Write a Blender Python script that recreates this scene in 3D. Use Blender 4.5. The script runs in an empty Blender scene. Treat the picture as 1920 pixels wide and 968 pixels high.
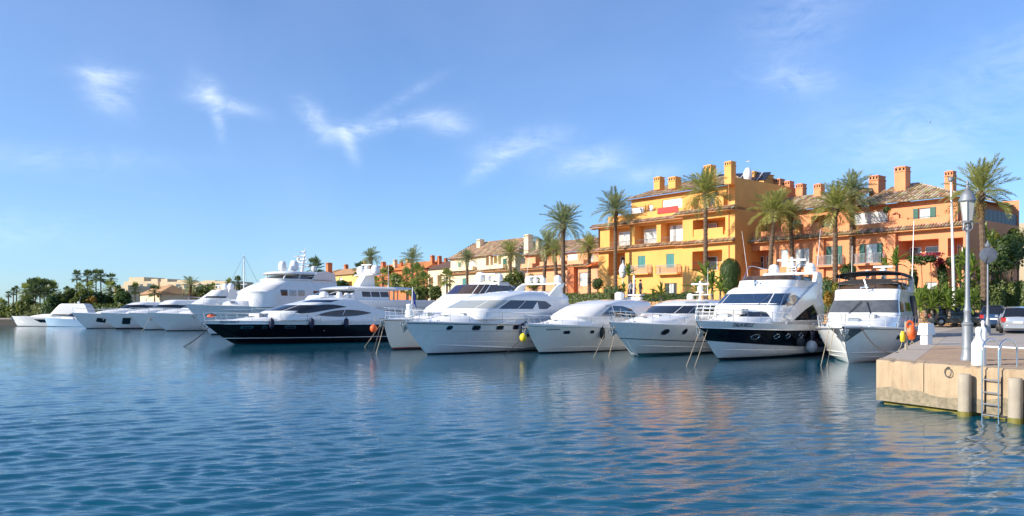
import bpy, math, random
from mathutils import Vector, Matrix
import numpy as np
R = math.radians
scene = bpy.context.scene
C = scene.collection
# ------------------------------------------------------------------ camera
F, CX, YH, H = 1500.0, 960.0, 587.0, 2.5          # focal length in photo pixels, horizon row, eye height over the water
cam_d = bpy.data.cameras.new('camera'); cam = bpy.data.objects.new('camera', cam_d); C.objects.link(cam)
cam.location = (0, 0, H); cam.rotation_euler = (R(90), 0, 0)
cam_d.sensor_width = 36; cam_d.lens = 36 * F / 1920; cam_d.shift_y = (YH - 484) / 1920
cam_d.clip_start = 0.1; cam_d.clip_end = 20000
scene.camera = cam
scene.render.resolution_x = 1024; scene.render.resolution_y = 516
# ------------------------------------------------------------------ light
SUN_EL, SUN_V = R(25), (-1.0, -0.36)               # the sun stands to the left, a little behind the camera
sd = bpy.data.lights.new('sun', 'SUN'); sun = bpy.data.objects.new('sun', sd); C.objects.link(sun)
sd.energy = 4.2; sd.angle = R(0.5); sd.color = (1.0, 0.90, 0.76)
_sv = Vector((SUN_V[0], SUN_V[1], 0)).normalized() * math.cos(SUN_EL) + Vector((0, 0, math.sin(SUN_EL)))
sun.rotation_euler = _sv.to_track_quat('Z', 'Y').to_euler()
scene.view_settings.view_transform = 'Standard'; scene.view_settings.look = 'None'
scene.view_settings.exposure = 0.74; scene.view_settings.gamma = 1.0; scene.view_settings.use_curve_mapping = False
world = bpy.data.worlds.new('World'); scene.world = world; world.use_nodes = True

class NT:
    """tiny helper for building node trees"""
    def __init__(s, tree): s.t = tree; s.n = tree.nodes; s.l = tree.links
    def node(s, typ, **kw):
        n = s.n.new(typ)
        for k, v in kw.items(): setattr(n, k, v)
        return n
    def put(s, sock, v):
        if isinstance(v, bpy.types.NodeSocket): s.l.new(v, sock)
        elif v is not None: sock.default_value = v
    def math(s, op, a, b=None, c=None, clamp=False):
        n = s.node('ShaderNodeMath', operation=op, use_clamp=clamp)
        s.put(n.inputs[0], a); s.put(n.inputs[1], b); s.put(n.inputs[2], c)
        return n.outputs[0]
    def noise(s, vec, scale, detail=4, rough=.55, dist=0.):
        n = s.node('ShaderNodeTexNoise'); s.put(n.inputs['Vector'], vec)
        n.inputs['Scale'].default_value = scale; n.inputs['Detail'].default_value = detail
        n.inputs['Roughness'].default_value = rough; n.inputs['Distortion'].default_value = dist
        return n.outputs['Fac']
    def ramp(s, fac, stops, interp='LINEAR'):
        n = s.node('ShaderNodeValToRGB'); s.put(n.inputs[0], fac); cr = n.color_ramp; cr.interpolation = interp
        while len(cr.elements) < len(stops): cr.elements.new(.5)
        for e, (p, c) in zip(cr.elements, stops):
            e.position = p; e.color = (c, c, c, 1) if isinstance(c, (int, float)) else (*c, 1)
        return n.outputs[0]
    def mix(s, fac, a, b, blend='MIX'):
        n = s.node('ShaderNodeMix', data_type='RGBA', blend_type=blend)
        s.put(n.inputs[0], fac)
        s.put(n.inputs[6], a if isinstance(a, bpy.types.NodeSocket) else (*a, 1))
        s.put(n.inputs[7], b if isinstance(b, bpy.types.NodeSocket) else (*b, 1))
        return n.outputs[2]
    def mapping(s, vec, scale=(1,1,1), rot=(0,0,0), loc=(0,0,0)):
        n = s.node('ShaderNodeMapping'); s.put(n.inputs[0], vec)
        n.inputs['Scale'].default_value = scale; n.inputs['Rotation'].default_value = rot; n.inputs['Location'].default_value = loc
        return n.outputs[0]

def build_sky():
    t = NT(world.node_tree); t.n.clear()
    out = t.node('ShaderNodeOutputWorld'); bg = t.node('ShaderNodeBackground')
    sky = t.node('ShaderNodeTexSky', sky_type='NISHITA'); sky.sun_disc = False
    sky.sun_elevation = SUN_EL; sky.sun_rotation = math.atan2(SUN_V[0], SUN_V[1])
    sky.altitude = 0; sky.air_density = 1.0; sky.dust_density = 0.3; sky.ozone_density = 3.2
    tint = t.mix(1.0, sky.outputs[0], (0.62, 0.885, 1.22), 'MULTIPLY')
    tc = t.node('ShaderNodeTexCoord'); sep = t.node('ShaderNodeSeparateXYZ'); t.l.new(tc.outputs['Generated'], sep.inputs[0])
    az = t.math('ARCTAN2', sep.outputs[0], sep.outputs[1]); el = t.math('ARCSINE', sep.outputs[2])
    def blob(ax, ex, sa, se, rot, amp):
        """soft patch of sky in which a cirrus wisp hangs (azimuth, elevation, sizes in degrees)"""
        da = t.math('SUBTRACT', az, R(ax)); de = t.math('SUBTRACT', el, R(ex)); c, s = math.cos(R(rot)), math.sin(R(rot))
        u = t.math('ADD', t.math('MULTIPLY', da, c / R(sa)), t.math('MULTIPLY', de, s / R(sa)))
        v = t.math('ADD', t.math('MULTIPLY', da, -s / R(se)), t.math('MULTIPLY', de, c / R(se)))
        q = t.math('ADD', t.math('MULTIPLY', u, u), t.math('MULTIPLY', v, v))
        return t.math('MULTIPLY', t.math('POWER', 2.718, t.math('MULTIPLY', q, -1.0)), amp)
    patches = [(-26.8, 13.9, 1.5, 1.1, -35, 1.0), (-27.1, 14.9, 1.7, .35, 3, .9),
               (-20.9, 14.6, 1.1, .8, -40, .9), (-19.6, 13.7, 1.9, .45, -8, 1.05), (-20.2, 12.9, .35, 1.3, 12, .75),
               (-13.8, 13.3, 1.6, .7, -42, .9), (-11.3, 12.5, 1.8, .6, 10, 1.05), (-11.5, 11.7, .45, 1.3, 20, .8), (-8.6, 13.2, 3.4, .42, 12, .75), (-4.6, 13.3, 1.5, .7, -5, 1.0),
               (0.6, 11.9, 3.0, .8, 12, .85), (-1.2, 10.8, 2.2, .55, 35, .8), (5.5, 10.6, 2.6, 1.0, 8, .95), (9.8, 9.7, 2.0, .6, 8, .7),
               (-8, 14.8, 3.2, .35, 30, .4),
               (19.5, 15.4, 2.3, 1.0, -4, .62), (26.5, 11.0, 6.0, 2.4, 0, .55), (20.0, 19.5, 4.5, 2.5, 30, .42), (33, 15, 5, 2.0, 5, .4), (-30, 9.5, 7, .8, 3, .35), (-33,5,6,1.2,0,.35),
               (60, 18, 14, 3, 10, .5), (-70, 22, 16, 4, 12, .5), (120, 20, 18, 3, 0, .5), (180, 24, 20, 4, 8, .5), (-120, 17, 18, 3, -6, .5)]
    tot = None
    for p in patches:
        b = blob(*p); tot = b if tot is None else t.math('ADD', tot, b)
    comb = t.node('ShaderNodeCombineXYZ'); t.l.new(az, comb.inputs[0]); t.l.new(el, comb.inputs[1])
    n1 = t.noise(t.mapping(comb.outputs[0], (1.0, 1.7, 1), (0, 0, R(-14))), 17, 8, .62, 1.4)
    n2 = t.noise(t.mapping(comb.outputs[0], (.5, 2.6, 1), (0, 0, R(-20))), 46, 8, .68, 1.0)
    fib = t.ramp(t.math('ADD', t.math('MULTIPLY', n1, .68), t.math('MULTIPLY', n2, .32)), [(.33, 0.0), (.70, 1.0)])
    fac = t.math('MULTIPLY', t.math('MULTIPLY', tot, fib), 0.43, clamp=True)
    haze = t.math('MULTIPLY', t.math('MULTIPLY', t.noise(comb.outputs[0], 3.2, 5, .5, .6), .16), t.math('GREATER_THAN', el, 0.0))
    fac = t.math('ADD', fac, haze, clamp=True)
    col = t.mix(fac, tint, (7.6, 8.4, 9.6))
    t.l.new(col, bg.inputs[0]); bg.inputs[1].default_value = 0.096
    t.l.new(bg.outputs[0], out.inputs[0])
build_sky()

# ------------------------------------------------------------------ helpers: rays, meshes, objects
def pz(x, y, z):            # photo pixel on a horizontal level z -> point
    d = F * (H - z) / (y - YH); return Vector(((x - CX) / F * d, d, z))
def pd(x, y, d):            # photo pixel at a depth d -> point
    return Vector(((x - CX) / F * d, d, H + (YH - y) / F * d))
def lerp(a, b, t): return a + (b - a) * t
def ip(tab, x):             # piecewise linear table
    if x <= tab[0][0]: return tab[0][1]
    for (x0, y0), (x1, y1) in zip(tab, tab[1:]):
        if x <= x1: return y0 + (y1 - y0) * (x - x0) / (x1 - x0)
    return tab[-1][1]

class MB:
    """mesh collector"""
    def __init__(s): s.v = []; s.f = []; s.c = None
    def add(s, vs, fs):
        o = len(s.v); s.v += [tuple(p) for p in vs]; s.f += [tuple(i + o for i in f) for f in fs]; return s
    def box(s, x0, x1, y0, y1, z0, z1, M=None):
        vs = [Vector(p) for p in ((x0,y0,z0),(x1,y0,z0),(x1,y1,z0),(x0,y1,z0),(x0,y0,z1),(x1,y0,z1),(x1,y1,z1),(x0,y1,z1))]
        if M: vs = [M @ p for p in vs]
        return s.add(vs, [(0,3,2,1),(4,5,6,7),(0,1,5,4),(1,2,6,5),(2,3,7,6),(3,0,4,7)])
    def rbox(s, x0, x1, y0, y1, z0, z1, b=.02, M=None):
        """box with chamfered vertical and top edges"""
        r = []
        for z, i in ((z0, 0), (z1 - b, 0), (z1, b)):
            a0, a1, c0, c1 = x0 + i, x1 - i, y0 + i, y1 - i
            r.append([Vector(p) for p in ((a0+b,c0,z),(a1-b,c0,z),(a1,c0+b,z),(a1,c1-b,z),(a1-b,c1,z),(a0+b,c1,z),(a0,c1-b,z),(a0,c0+b,z))])
        if M: r = [[M @ p for p in q] for q in r]
        return s.loft(r, True, True, True)
    def loft(s, rings, closed=True, cap0=False, cap1=False):
        o = len(s.v); n = len(rings[0])
        for r in rings: s.v += [tuple(p) for p in r]
        m = n if closed else n - 1
        for i in range(len(rings) - 1):
            for j in range(m):
                k = (j + 1) % n
                s.f.append((o+i*n+j, o+i*n+k, o+(i+1)*n+k, o+(i+1)*n+j))
        if cap0: s.f.append(tuple(o + j for j in reversed(range(n))))
        if cap1: s.f.append(tuple(o + (len(rings)-1)*n + j for j in range(n)))
        return s
    def tube(s, path, r, n=6, cap=True):
        path = [Vector(p) for p in path]; rings = []
        up = Vector((0, 0, 1)); prev = None
        for i, p in enumerate(path):
            t = (path[min(i+1, len(path)-1)] - path[max(i-1, 0)])
            t = t.normalized() if t.length > 1e-9 else Vector((0,0,1))
            if prev is None:
                a = t.cross(up)
                if a.length < .05: a = t.cross(Vector((1, 0, 0)))
            else:
                a = prev - t * prev.dot(t)
            a.normalize(); prev = a; b = t.cross(a)
            rr = r[i] if isinstance(r, (list, tuple)) else r
            rings.append([p + (a*math.cos(2*math.pi*j/n) + b*math.sin(2*math.pi*j/n))*rr for j in range(n)])
        return s.loft(rings, True, cap, cap)
    def lathe(s, prof, n=16, o=(0,0,0)):
        rings = [[(o[0]+r*math.cos(2*math.pi*j/n), o[1]+r*math.sin(2*math.pi*j/n), o[2]+z) for j in range(n)] for r, z in prof]
        return s.loft(rings, True, True, True)
    def ball(s, c, r, n=12, sq=(1,1,1)):
        k = n // 2 + 1
        return s.loft([[(c[0]+sq[0]*r*math.sin(math.pi*i/k)*math.cos(2*math.pi*j/n), c[1]+sq[1]*r*math.sin(math.pi*i/k)*math.sin(2*math.pi*j/n), c[2]-sq[2]*r*math.cos(math.pi*i/k)) for j in range(n)] for i in [.12]+list(range(1,k))+[k-.12]], True, True, True)
    def prism(s, pts, fn0, fn1):
        """polygon pts (2d) mapped by fn0 and fn1 to the two faces"""
        n = len(pts); a = [Vector(fn0(*p)) for p in pts]; b = [Vector(fn1(*p)) for p in pts]
        return s.add(a + b, [tuple(reversed(range(n))), tuple(range(n, 2*n))] + [(i, (i+1) % n, n+(i+1) % n, n+i) for i in range(n)])
    def mesh(s, name, mat, smooth=None):
        me = bpy.data.meshes.new(name); me.from_pydata(s.v, [], s.f)
        if mat: me.materials.append(MAT(mat) if isinstance(mat, str) else mat)
        if smooth is not None:
            me.shade_smooth()
            if smooth < 180: me.set_sharp_from_angle(angle=R(smooth))
        if s.c is not None:
            at = me.color_attributes.new('col', 'FLOAT_COLOR', 'CORNER')
            buf = np.repeat(np.array(s.c, dtype=np.float32), [len(f) for f in s.f], axis=0)
            at.data.foreach_set('color', buf.ravel())
        me.update(); return me
    def obj(s, name, mat, parent=None, smooth=None, loc=None):
        return link(name, s.mesh(name, mat, smooth), parent, loc)

def link(name, data, parent=None, loc=None, rot=None, sc=None):
    o = bpy.data.objects.new(name, data); C.objects.link(o)
    if parent: o.parent = parent
    if loc is not None: o.location = loc
    if rot is not None: o.rotation_euler = rot
    if sc is not None: o.scale = sc if not isinstance(sc, (int, float)) else (sc, sc, sc)
    return o
def tag(o, label=None, cat=None, group=None, kind=None):
    if label: o['label'] = label
    if cat: o['category'] = cat
    if group: o['group'] = group
    if kind: o['kind'] = kind
    return o
def thing(name, label, cat, loc=(0,0,0), rz=0, group=None):
    return tag(link(name, None, None, loc, (0,0,rz)), label, cat, group)
def recalc(me):
    import bmesh
    b = bmesh.new(); b.from_mesh(me); bmesh.ops.recalc_face_normals(b, faces=b.faces); b.to_mesh(me); b.free()

# ------------------------------------------------------------------ materials
_M = {}
def MAT(n): return _M[n]
def mat(name, col, rough=.5, metal=0., var=.12, vscale=3., bump=0., bscale=40., spec=.5, col2=None, coat=0., attr=False, dirt=0.):
    m = bpy.data.materials.new(name); m.use_nodes = True; t = NT(m.node_tree); b = t.n['Principled BSDF']
    tc = t.node('ShaderNodeTexCoord'); o = tc.outputs['Object']
    c2 = col2 or tuple(c * (1 - var) for c in col); c1 = col if col2 else tuple(min(1, c * (1 + var * .5)) for c in col)
    cc = t.mix(t.ramp(t.noise(o, vscale, 6, .6), [(.3, 0.), (.7, 1.)]), c1, c2)
    if attr:
        a = t.node('ShaderNodeVertexColor', layer_name='col'); cc = t.mix(1., cc, a.outputs[0], 'MULTIPLY')
    if dirt:
        cc = t.mix(t.math('MULTIPLY', t.ramp(t.noise(t.mapping(o, (1, 1, .12)), 5, 6, .65), [(.48, 0.), (.75, 1.)]), dirt), cc, tuple(c * .45 for c in col))
    t.put(b.inputs['Base Color'], cc)
    b.inputs['Roughness'].default_value = rough; b.inputs['Metallic'].default_value = metal
    b.inputs['Specular IOR Level'].default_value = spec
    b.inputs['Coat Weight'].default_value = coat; b.inputs['Coat Roughness'].default_value = .05
    if bump:
        bn = t.node('ShaderNodeBump'); bn.inputs['Strength'].default_value = bump; bn.inputs['Distance'].default_value = .02
        t.put(bn.inputs['Height'], t.noise(o, bscale, 5, .6)); t.put(b.inputs['Normal'], bn.outputs[0])
    _M[name] = m; return m
def weather(name, streak=(.30, .16, .07), amount=.45, pits=.5):
    """rust runs, patches and pits over a stone material"""
    m = _M[name]; t = NT(m.node_tree); b = t.n['Principled BSDF']; base = b.inputs['Base Color'].links[0].from_socket
    o = [n for n in t.n if n.type == 'TEX_COORD'][0].outputs['Object']
    run = t.ramp(t.noise(t.mapping(o, (2.2, 2.2, .16)), 3.0, 7, .7, .6), [(.50, 0.), (.72, 1.)])
    patch = t.ramp(t.noise(o, .9, 6, .65, .8), [(.42, 0.), (.68, 1.)])
    c = t.mix(t.math('MULTIPLY', run, amount), base, streak)
    c = t.mix(t.math('MULTIPLY', patch, .38), c, (.55, .43, .29))
    c = t.mix(t.math('MULTIPLY', t.ramp(t.noise(o, 26, 4, .7), [(.60, 0.), (.72, 1.)]), pits), c, (.16, .12, .08))
    t.put(b.inputs['Base Color'], c)
def leafmat(name, c1, c2, rough=.5, attr=False):
    m = mat(name, c1, rough, col2=c2, vscale=1.3, attr=attr); t = NT(m.node_tree); b = t.n['Principled BSDF']
    tr = t.node('ShaderNodeBsdfTranslucent'); t.put(tr.inputs[0], tuple(min(1, (a+b_)*.9) for a, b_ in zip(c1, c2)) + (1,))
    mx = t.node('ShaderNodeMixShader'); mx.inputs[0].default_value = .36
    t.l.new(b.outputs[0], mx.inputs[1]); t.l.new(tr.outputs[0], mx.inputs[2]); t.l.new(mx.outputs[0], t.n['Material Output'].inputs[0])
    return m
mat('gelcoat', (.90, .885, .85), .14, var=.05, coat=.5, dirt=.16)
mat('gelcoat_cream', (.82, .78, .70), .2, var=.04, coat=.3, dirt=.08)
mat('gelcoat_blue', (.42, .60, .78), .2, var=.04, coat=.3)
mat('deck_white', (.78, .78, .77), .45, var=.05)
mat('hull_black', (.005, .005, .007), .07, var=.1, spec=.35, coat=.12)
mat('antifoul_dark', (.012, .016, .022), .5)
mat('antifoul_teal', (.10, .27, .28), .5)
mat('antifoul_red', (.25, .05, .03), .5)
mat('stripe_grey', (.10, .11, .13), .3)
mat('glass_dark', (.012, .014, .018), .03, var=.3, spec=.9)
mat('glass_blue', (.02, .05, .11), .03, var=.3, spec=.9)
mat('glass_brown', (.085, .055, .035), .05, var=.5, vscale=2., spec=.8)
mat('glass_grey', (.10, .11, .12), .06, var=.3, spec=.8)
mat('glass_pale', (.42, .44, .40), .08, var=.15, spec=.7)
mat('windscreen_cover', (.72, .71, .68), .8, var=.05, bump=.2, bscale=12)
mat('canvas_white', (.78, .77, .74), .85, var=.06, bump=.3, bscale=6)
mat('canvas_black', (.012, .012, .014), .8, var=.2, bump=.3, bscale=8)
mat('canvas_navy', (.012, .022, .09), .75, var=.2)
mat('canvas_tan', (.32, .17, .08), .7, var=.2)
mat('chrome', (.75, .76, .78), .15, 1., var=.03)
mat('steel', (.45, .46, .47), .35, .9, var=.1)
mat('galvanised', (.27, .29, .31), .5, .45, var=.12, bump=.15, bscale=60)
mat('black_rubber', (.012, .012, .013), .7)
mat('fender_navy', (.008, .012, .05), .5)
mat('fender_black', (.012, .012, .014), .5)
mat('fender_white', (.62, .68, .74), .45)
mat('buoy_yellow', (.80, .60, .02), .5)
mat('buoy_orange', (.85, .13, .02), .5)
mat('rope', (.42, .35, .24), .9, var=.25, vscale=20)
mat('rope_dark', (.06, .05, .045), .9, var=.25)
mat('teak', (.30, .17, .085), .65, var=.25, vscale=8)
mat('flag_blue', (.02, .04, .30), .8); mat('flag_white', (.8, .8, .8), .8); mat('flag_red', (.6, .02, .02), .8)
mat('lettering_navy', (.005, .01, .07), .4)
mat('white_paint', (.80, .80, .78), .4, var=.05, dirt=.12)
mat('dark_gap', (.012, .011, .010), .9)
# buildings
mat('railing_grey', (.50, .50, .51), .5, var=.08)
mat('stucco_yellow', (.82, .405, .115), .9, var=.10, vscale=.6, bump=.25, bscale=25, dirt=.10)
mat('stucco_orange', (.74, .30, .14), .9, var=.10, vscale=.6, bump=.25, bscale=25, dirt=.12)
mat('stucco_salmon', (.74, .36, .19), .9, var=.10, vscale=.6, bump=.25, bscale=25, dirt=.12)
mat('stucco_cream', (.80, .64, .42), .9, var=.10, vscale=.6, bump=.25, bscale=25, dirt=.12)
mat('stucco_pale', (.62, .50, .33), .9, var=.12, vscale=.3, dirt=.15)
mat('stucco_ochre', (.74, .52, .18), .9, var=.10, vscale=.5, dirt=.1)
mat('stucco_brick', (.62, .19, .075), .9, var=.10, vscale=.5, dirt=.1)
mat('roof_tile', (1., 1., 1.), .85, var=.15, vscale=6., attr=True, bump=.3, bscale=30)
mat('roof_orange', (.72, .22, .055), .8, var=.2, vscale=1.0)
mat('roof_tan', (.46, .26, .12), .85, var=.2, vscale=1.)
mat('roof_dark', (.13, .075, .055), .85, var=.3, vscale=1.)
mat('chimney_cap', (.62, .30, .12), .85, var=.2)
mat('shutter_green', (.012, .115, .085), .55, var=.15)
mat('shutter_teal', (.045, .22, .21), .55, var=.15)
mat('shutter_dark', (.018, .030, .030), .55)
mat('blind_white', (.80, .79, .75), .6, var=.04)
mat('window_glass', (.055, .075, .09), .05, var=.4, spec=.9)
mat('curtain_glass', (.52, .55, .55), .10, var=.3, spec=.8)
mat('iron', (.10, .10, .105), .5, .5)
mat('awning_red', (.50, .055, .045), .8)
mat('umbrella_orange', (.72, .15, .03), .8)
mat('terracotta', (.48, .17, .075), .8)
mat('solar_dark', (.018, .02, .035), .2, spec=.7); mat('solar_frame', (.62, .62, .62), .4)
# ground
mat('pier_stone', (.47, .345, .21), .88, col2=(.36, .27, .17), vscale=1.1, bump=.35, bscale=18, dirt=.5)
weather('pier_stone')
mat('pier_top', (.46, .39, .31), .9, col2=(.40, .33, .26), vscale=1.6, bump=.3, bscale=22, dirt=.1)
mat('algae', (.13, .13, .02), .6, col2=(.24, .19, .03), vscale=4, bump=.4, bscale=30)
mat('pier_stain', (.17, .145, .095), .9, col2=(.33, .27, .18), vscale=7, bump=.4, bscale=30)
mat('plank_wood', (.36, .25, .165), .75, col2=(.27, .19, .125), vscale=4., bump=.25, bscale=30)
mat('pile_wood', (.42, .36, .27), .85, col2=(.33, .29, .23), vscale=3, bump=.4, bscale=20, dirt=.3)
mat('pavement', (.40, .35, .30), .9, var=.15, vscale=.5, bump=.2, bscale=15)
mat('road', (.26, .24, .22), .92, var=.15, vscale=.4, bump=.2, bscale=30)
mat('terrace_ground', (.16, .13, .08), .95, var=.3)
mat('stone_wall', (.58, .36, .17), .9, var=.35, vscale=2.2, bump=.5, bscale=14)
mat('quay_wall', (.11, .095, .075), .9, var=.2)
# plants
leafmat('palm_frond', (.40, .38, .11), (.22, .25, .07), .42)
leafmat('palm_frond_blue', (.31, .34, .16), (.17, .21, .10), .42)
leafmat('palm_dry', (.34, .23, .09), (.26, .17, .06), .8)
leafmat('fan_leaf', (.095, .135, .045), (.055, .085, .03), .5)
leafmat('fan_leaf_bright', (.25, .28, .06), (.14, .18, .04), .5)
leafmat('leaf_dark', (.055, .10, .025), (.085, .135, .035), .5)
leafmat('leaf_mid', (.15, .18, .035), (.085, .12, .026), .5)
leafmat('leaf_yellow', (.26, .24, .03), (.15, .16, .025), .5)
leafmat('leaf_gold', (.38, .23, .03), (.25, .17, .03), .6)
leafmat('leaf_banana', (.22, .28, .045), (.12, .18, .03), .4)
leafmat('bougainvillea', (.38, .03, .09), (.30, .05, .05), .6)
mat('trunk', (.17, .115, .075), .95, col2=(.09, .06, .04), vscale=9, bump=.8, bscale=12)
mat('trunk_pale', (.24, .19, .14), .95, var=.35, vscale=6)
# ================================================================== water
def water_material():
    m = bpy.data.materials.new('water'); m.use_nodes = True; t = NT(m.node_tree); b = t.n['Principled BSDF']
    g = t.node('ShaderNodeNewGeometry').outputs['Position']
    n1 = t.noise(t.mapping(g, (.34, 2.0, 1), (0, 0, R(-24))), 3.0, 3, .55, .4)
    n2 = t.noise(t.mapping(g, (.45, 2.2, 1), (0, 0, R(7))), 7.5, 3, .55, .2)
    hgt = t.math('ADD', t.math('MULTIPLY', n1, .011), t.math('MULTIPLY', n2, .0045))
    calm = t.ramp(t.noise(t.mapping(g, (.6, 1.2, 1)), .035, 3, .5, .5), [(.35, .75), (.65, 1.1)])
    # lee of the moored boats: the ripples lie down with distance from the open basin
    sep = t.node('ShaderNodeSeparateXYZ'); t.l.new(g, sep.inputs[0])
    lee = t.ramp(t.math('DIVIDE', t.math('ADD', t.math('ADD', sep.outputs[1], t.math('MULTIPLY', sep.outputs[0], .6)), 3.), 100.), [(.08, 2.0), (.18, 1.3), (.27, .75), (.36, .55), (.55, .5), (1., 1.0)])
    bn = t.node('ShaderNodeBump'); bn.inputs['Distance'].default_value = 1.0
    t.put(bn.inputs['Strength'], t.math('MULTIPLY', calm, lee)); t.put(bn.inputs['Height'], hgt)
    t.put(b.inputs['Normal'], bn.outputs[0])
    deep = t.mix(t.ramp(t.noise(g, .06, 3, .5), [(.35, 0.), (.65, 1.)]), (.0, .072, .128), (.001, .084, .128))
    t.put(b.inputs['Base Color'], deep)
    b.inputs['Roughness'].default_value = .045; b.inputs['IOR'].default_value = 1.36
    b.inputs['Specular IOR Level'].default_value = .5
    _M['water'] = m
water_material()
def build_water():
    rows, cols = 960, 560
    ys = 5.0 * (420 / 5.0) ** (np.arange(rows) / (rows - 1)); us = np.linspace(-1.25, 1.25, cols)
    Y = np.repeat(ys[:, None], cols, 1); X = us[None, :] * (Y + 4); Z = np.zeros_like(X)
    rng = np.random.default_rng(4)
    cell = Y * (math.log(420 / 5.0) / (rows - 1))
    for k in range(54):
        lam = .22 * (.95 / .22) ** rng.random(); a = (R(127) if k % 4 else R(86)) + rng.normal(0, .15)
        kx, ky = math.cos(a) * 2 * math.pi / lam, math.sin(a) * 2 * math.pi / lam
        amp = .0031 * lam ** .55
        ph = rng.random() * 6.28
        wob = .9 * np.sin(X * (.21 + .2 * rng.random()) + ph) + .9 * np.sin(Y * (.17 + .2 * rng.random()) - ph)
        fade = np.clip((lam / cell - 2.5) / 2.5, 0, 1)
        Z += amp * np.sin(kx * X + ky * Y + ph + wob) * fade * (0.7 + .5 * np.sin(.11 * X + .07 * Y + ph))
    lee = np.interp(Y + .6 * X, [6, 14, 22, 30, 42, 100], [1.8, 1.3, .75, .45, .28, .15]); Z *= lee
    edge = np.clip((1.25 - np.abs(us)) / .1, 0, 1)[None, :] * np.clip((Y - 5) / 1.5, 0, 1); Z *= edge
    v = np.stack([X, Y, Z], -1).reshape(-1, 3)
    i = np.arange(rows * cols).reshape(rows, cols)
    f = np.stack([i[:-1, :-1], i[:-1, 1:], i[1:, 1:], i[1:, :-1]], -1).reshape(-1, 4)
    me = bpy.data.meshes.new('water'); me.vertices.add(len(v)); me.vertices.foreach_set('co', v.ravel())
    me.loops.add(f.size); me.loops.foreach_set('vertex_index', f.ravel().astype(np.int32))
    me.polygons.add(len(f)); me.polygons.foreach_set('loop_start', np.arange(0, f.size, 4, dtype=np.int32))
    me.update(calc_edges=True); me.validate(); me.shade_smooth(); me.materials.append(MAT('water'))
    tag(link('water', me), 'rippled blue water of the marina basin', kind='structure')
    # the rest of the sea, a hand lower, out to the horizon
    tag(MB().add([(-6000,-3000,-.06),(6000,-3000,-.06),(6000,9000,-.06),(-6000,9000,-.06)], [(0,1,2,3)]).obj('water', 'water'), kind='structure')
build_water()

# ================================================================== land
PZ = 1.2
P_CORNER = pz(1643, 675, PZ); P_FRONT = (pz(1920, 694, PZ) - P_CORNER).normalized(); P_SIDE = Vector((.503, .864, 0)).normalized()
P_END = P_CORNER + P_FRONT * 26; P_IN = P_CORNER + P_SIDE * 34
QUAY = [(P_IN.x, P_IN.y), (20.8, 56.5), (12.5, 62), (3.5, 69), (-2.5, 76), (-7.5, 87.5), (-10, 100), (-12, 116), (-29, 131), (-44, 144), (-54, 150), (-76, 163), (-112, 164), (-180, 178), (-600, 190)]
TERR = [(90, 58), (60, 60), (40, 64.5), (30, 67), (20, 70), (10, 77), (1.5, 85), (-2, 100), (-4, 130), (-20, 145), (-40, 158), (-60, 168), (-100, 176), (-200, 195), (-600, 200)]
TZ = 3.6
def groundz(x, y):          # the promenade climbs a little behind the quay
    e = ip([(p[0], p[1]) for p in sorted(QUAY)] + [(60, 46)], x)
    return PZ + .4 * min(1, max(0, (y - e - 1) / 9))
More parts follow.
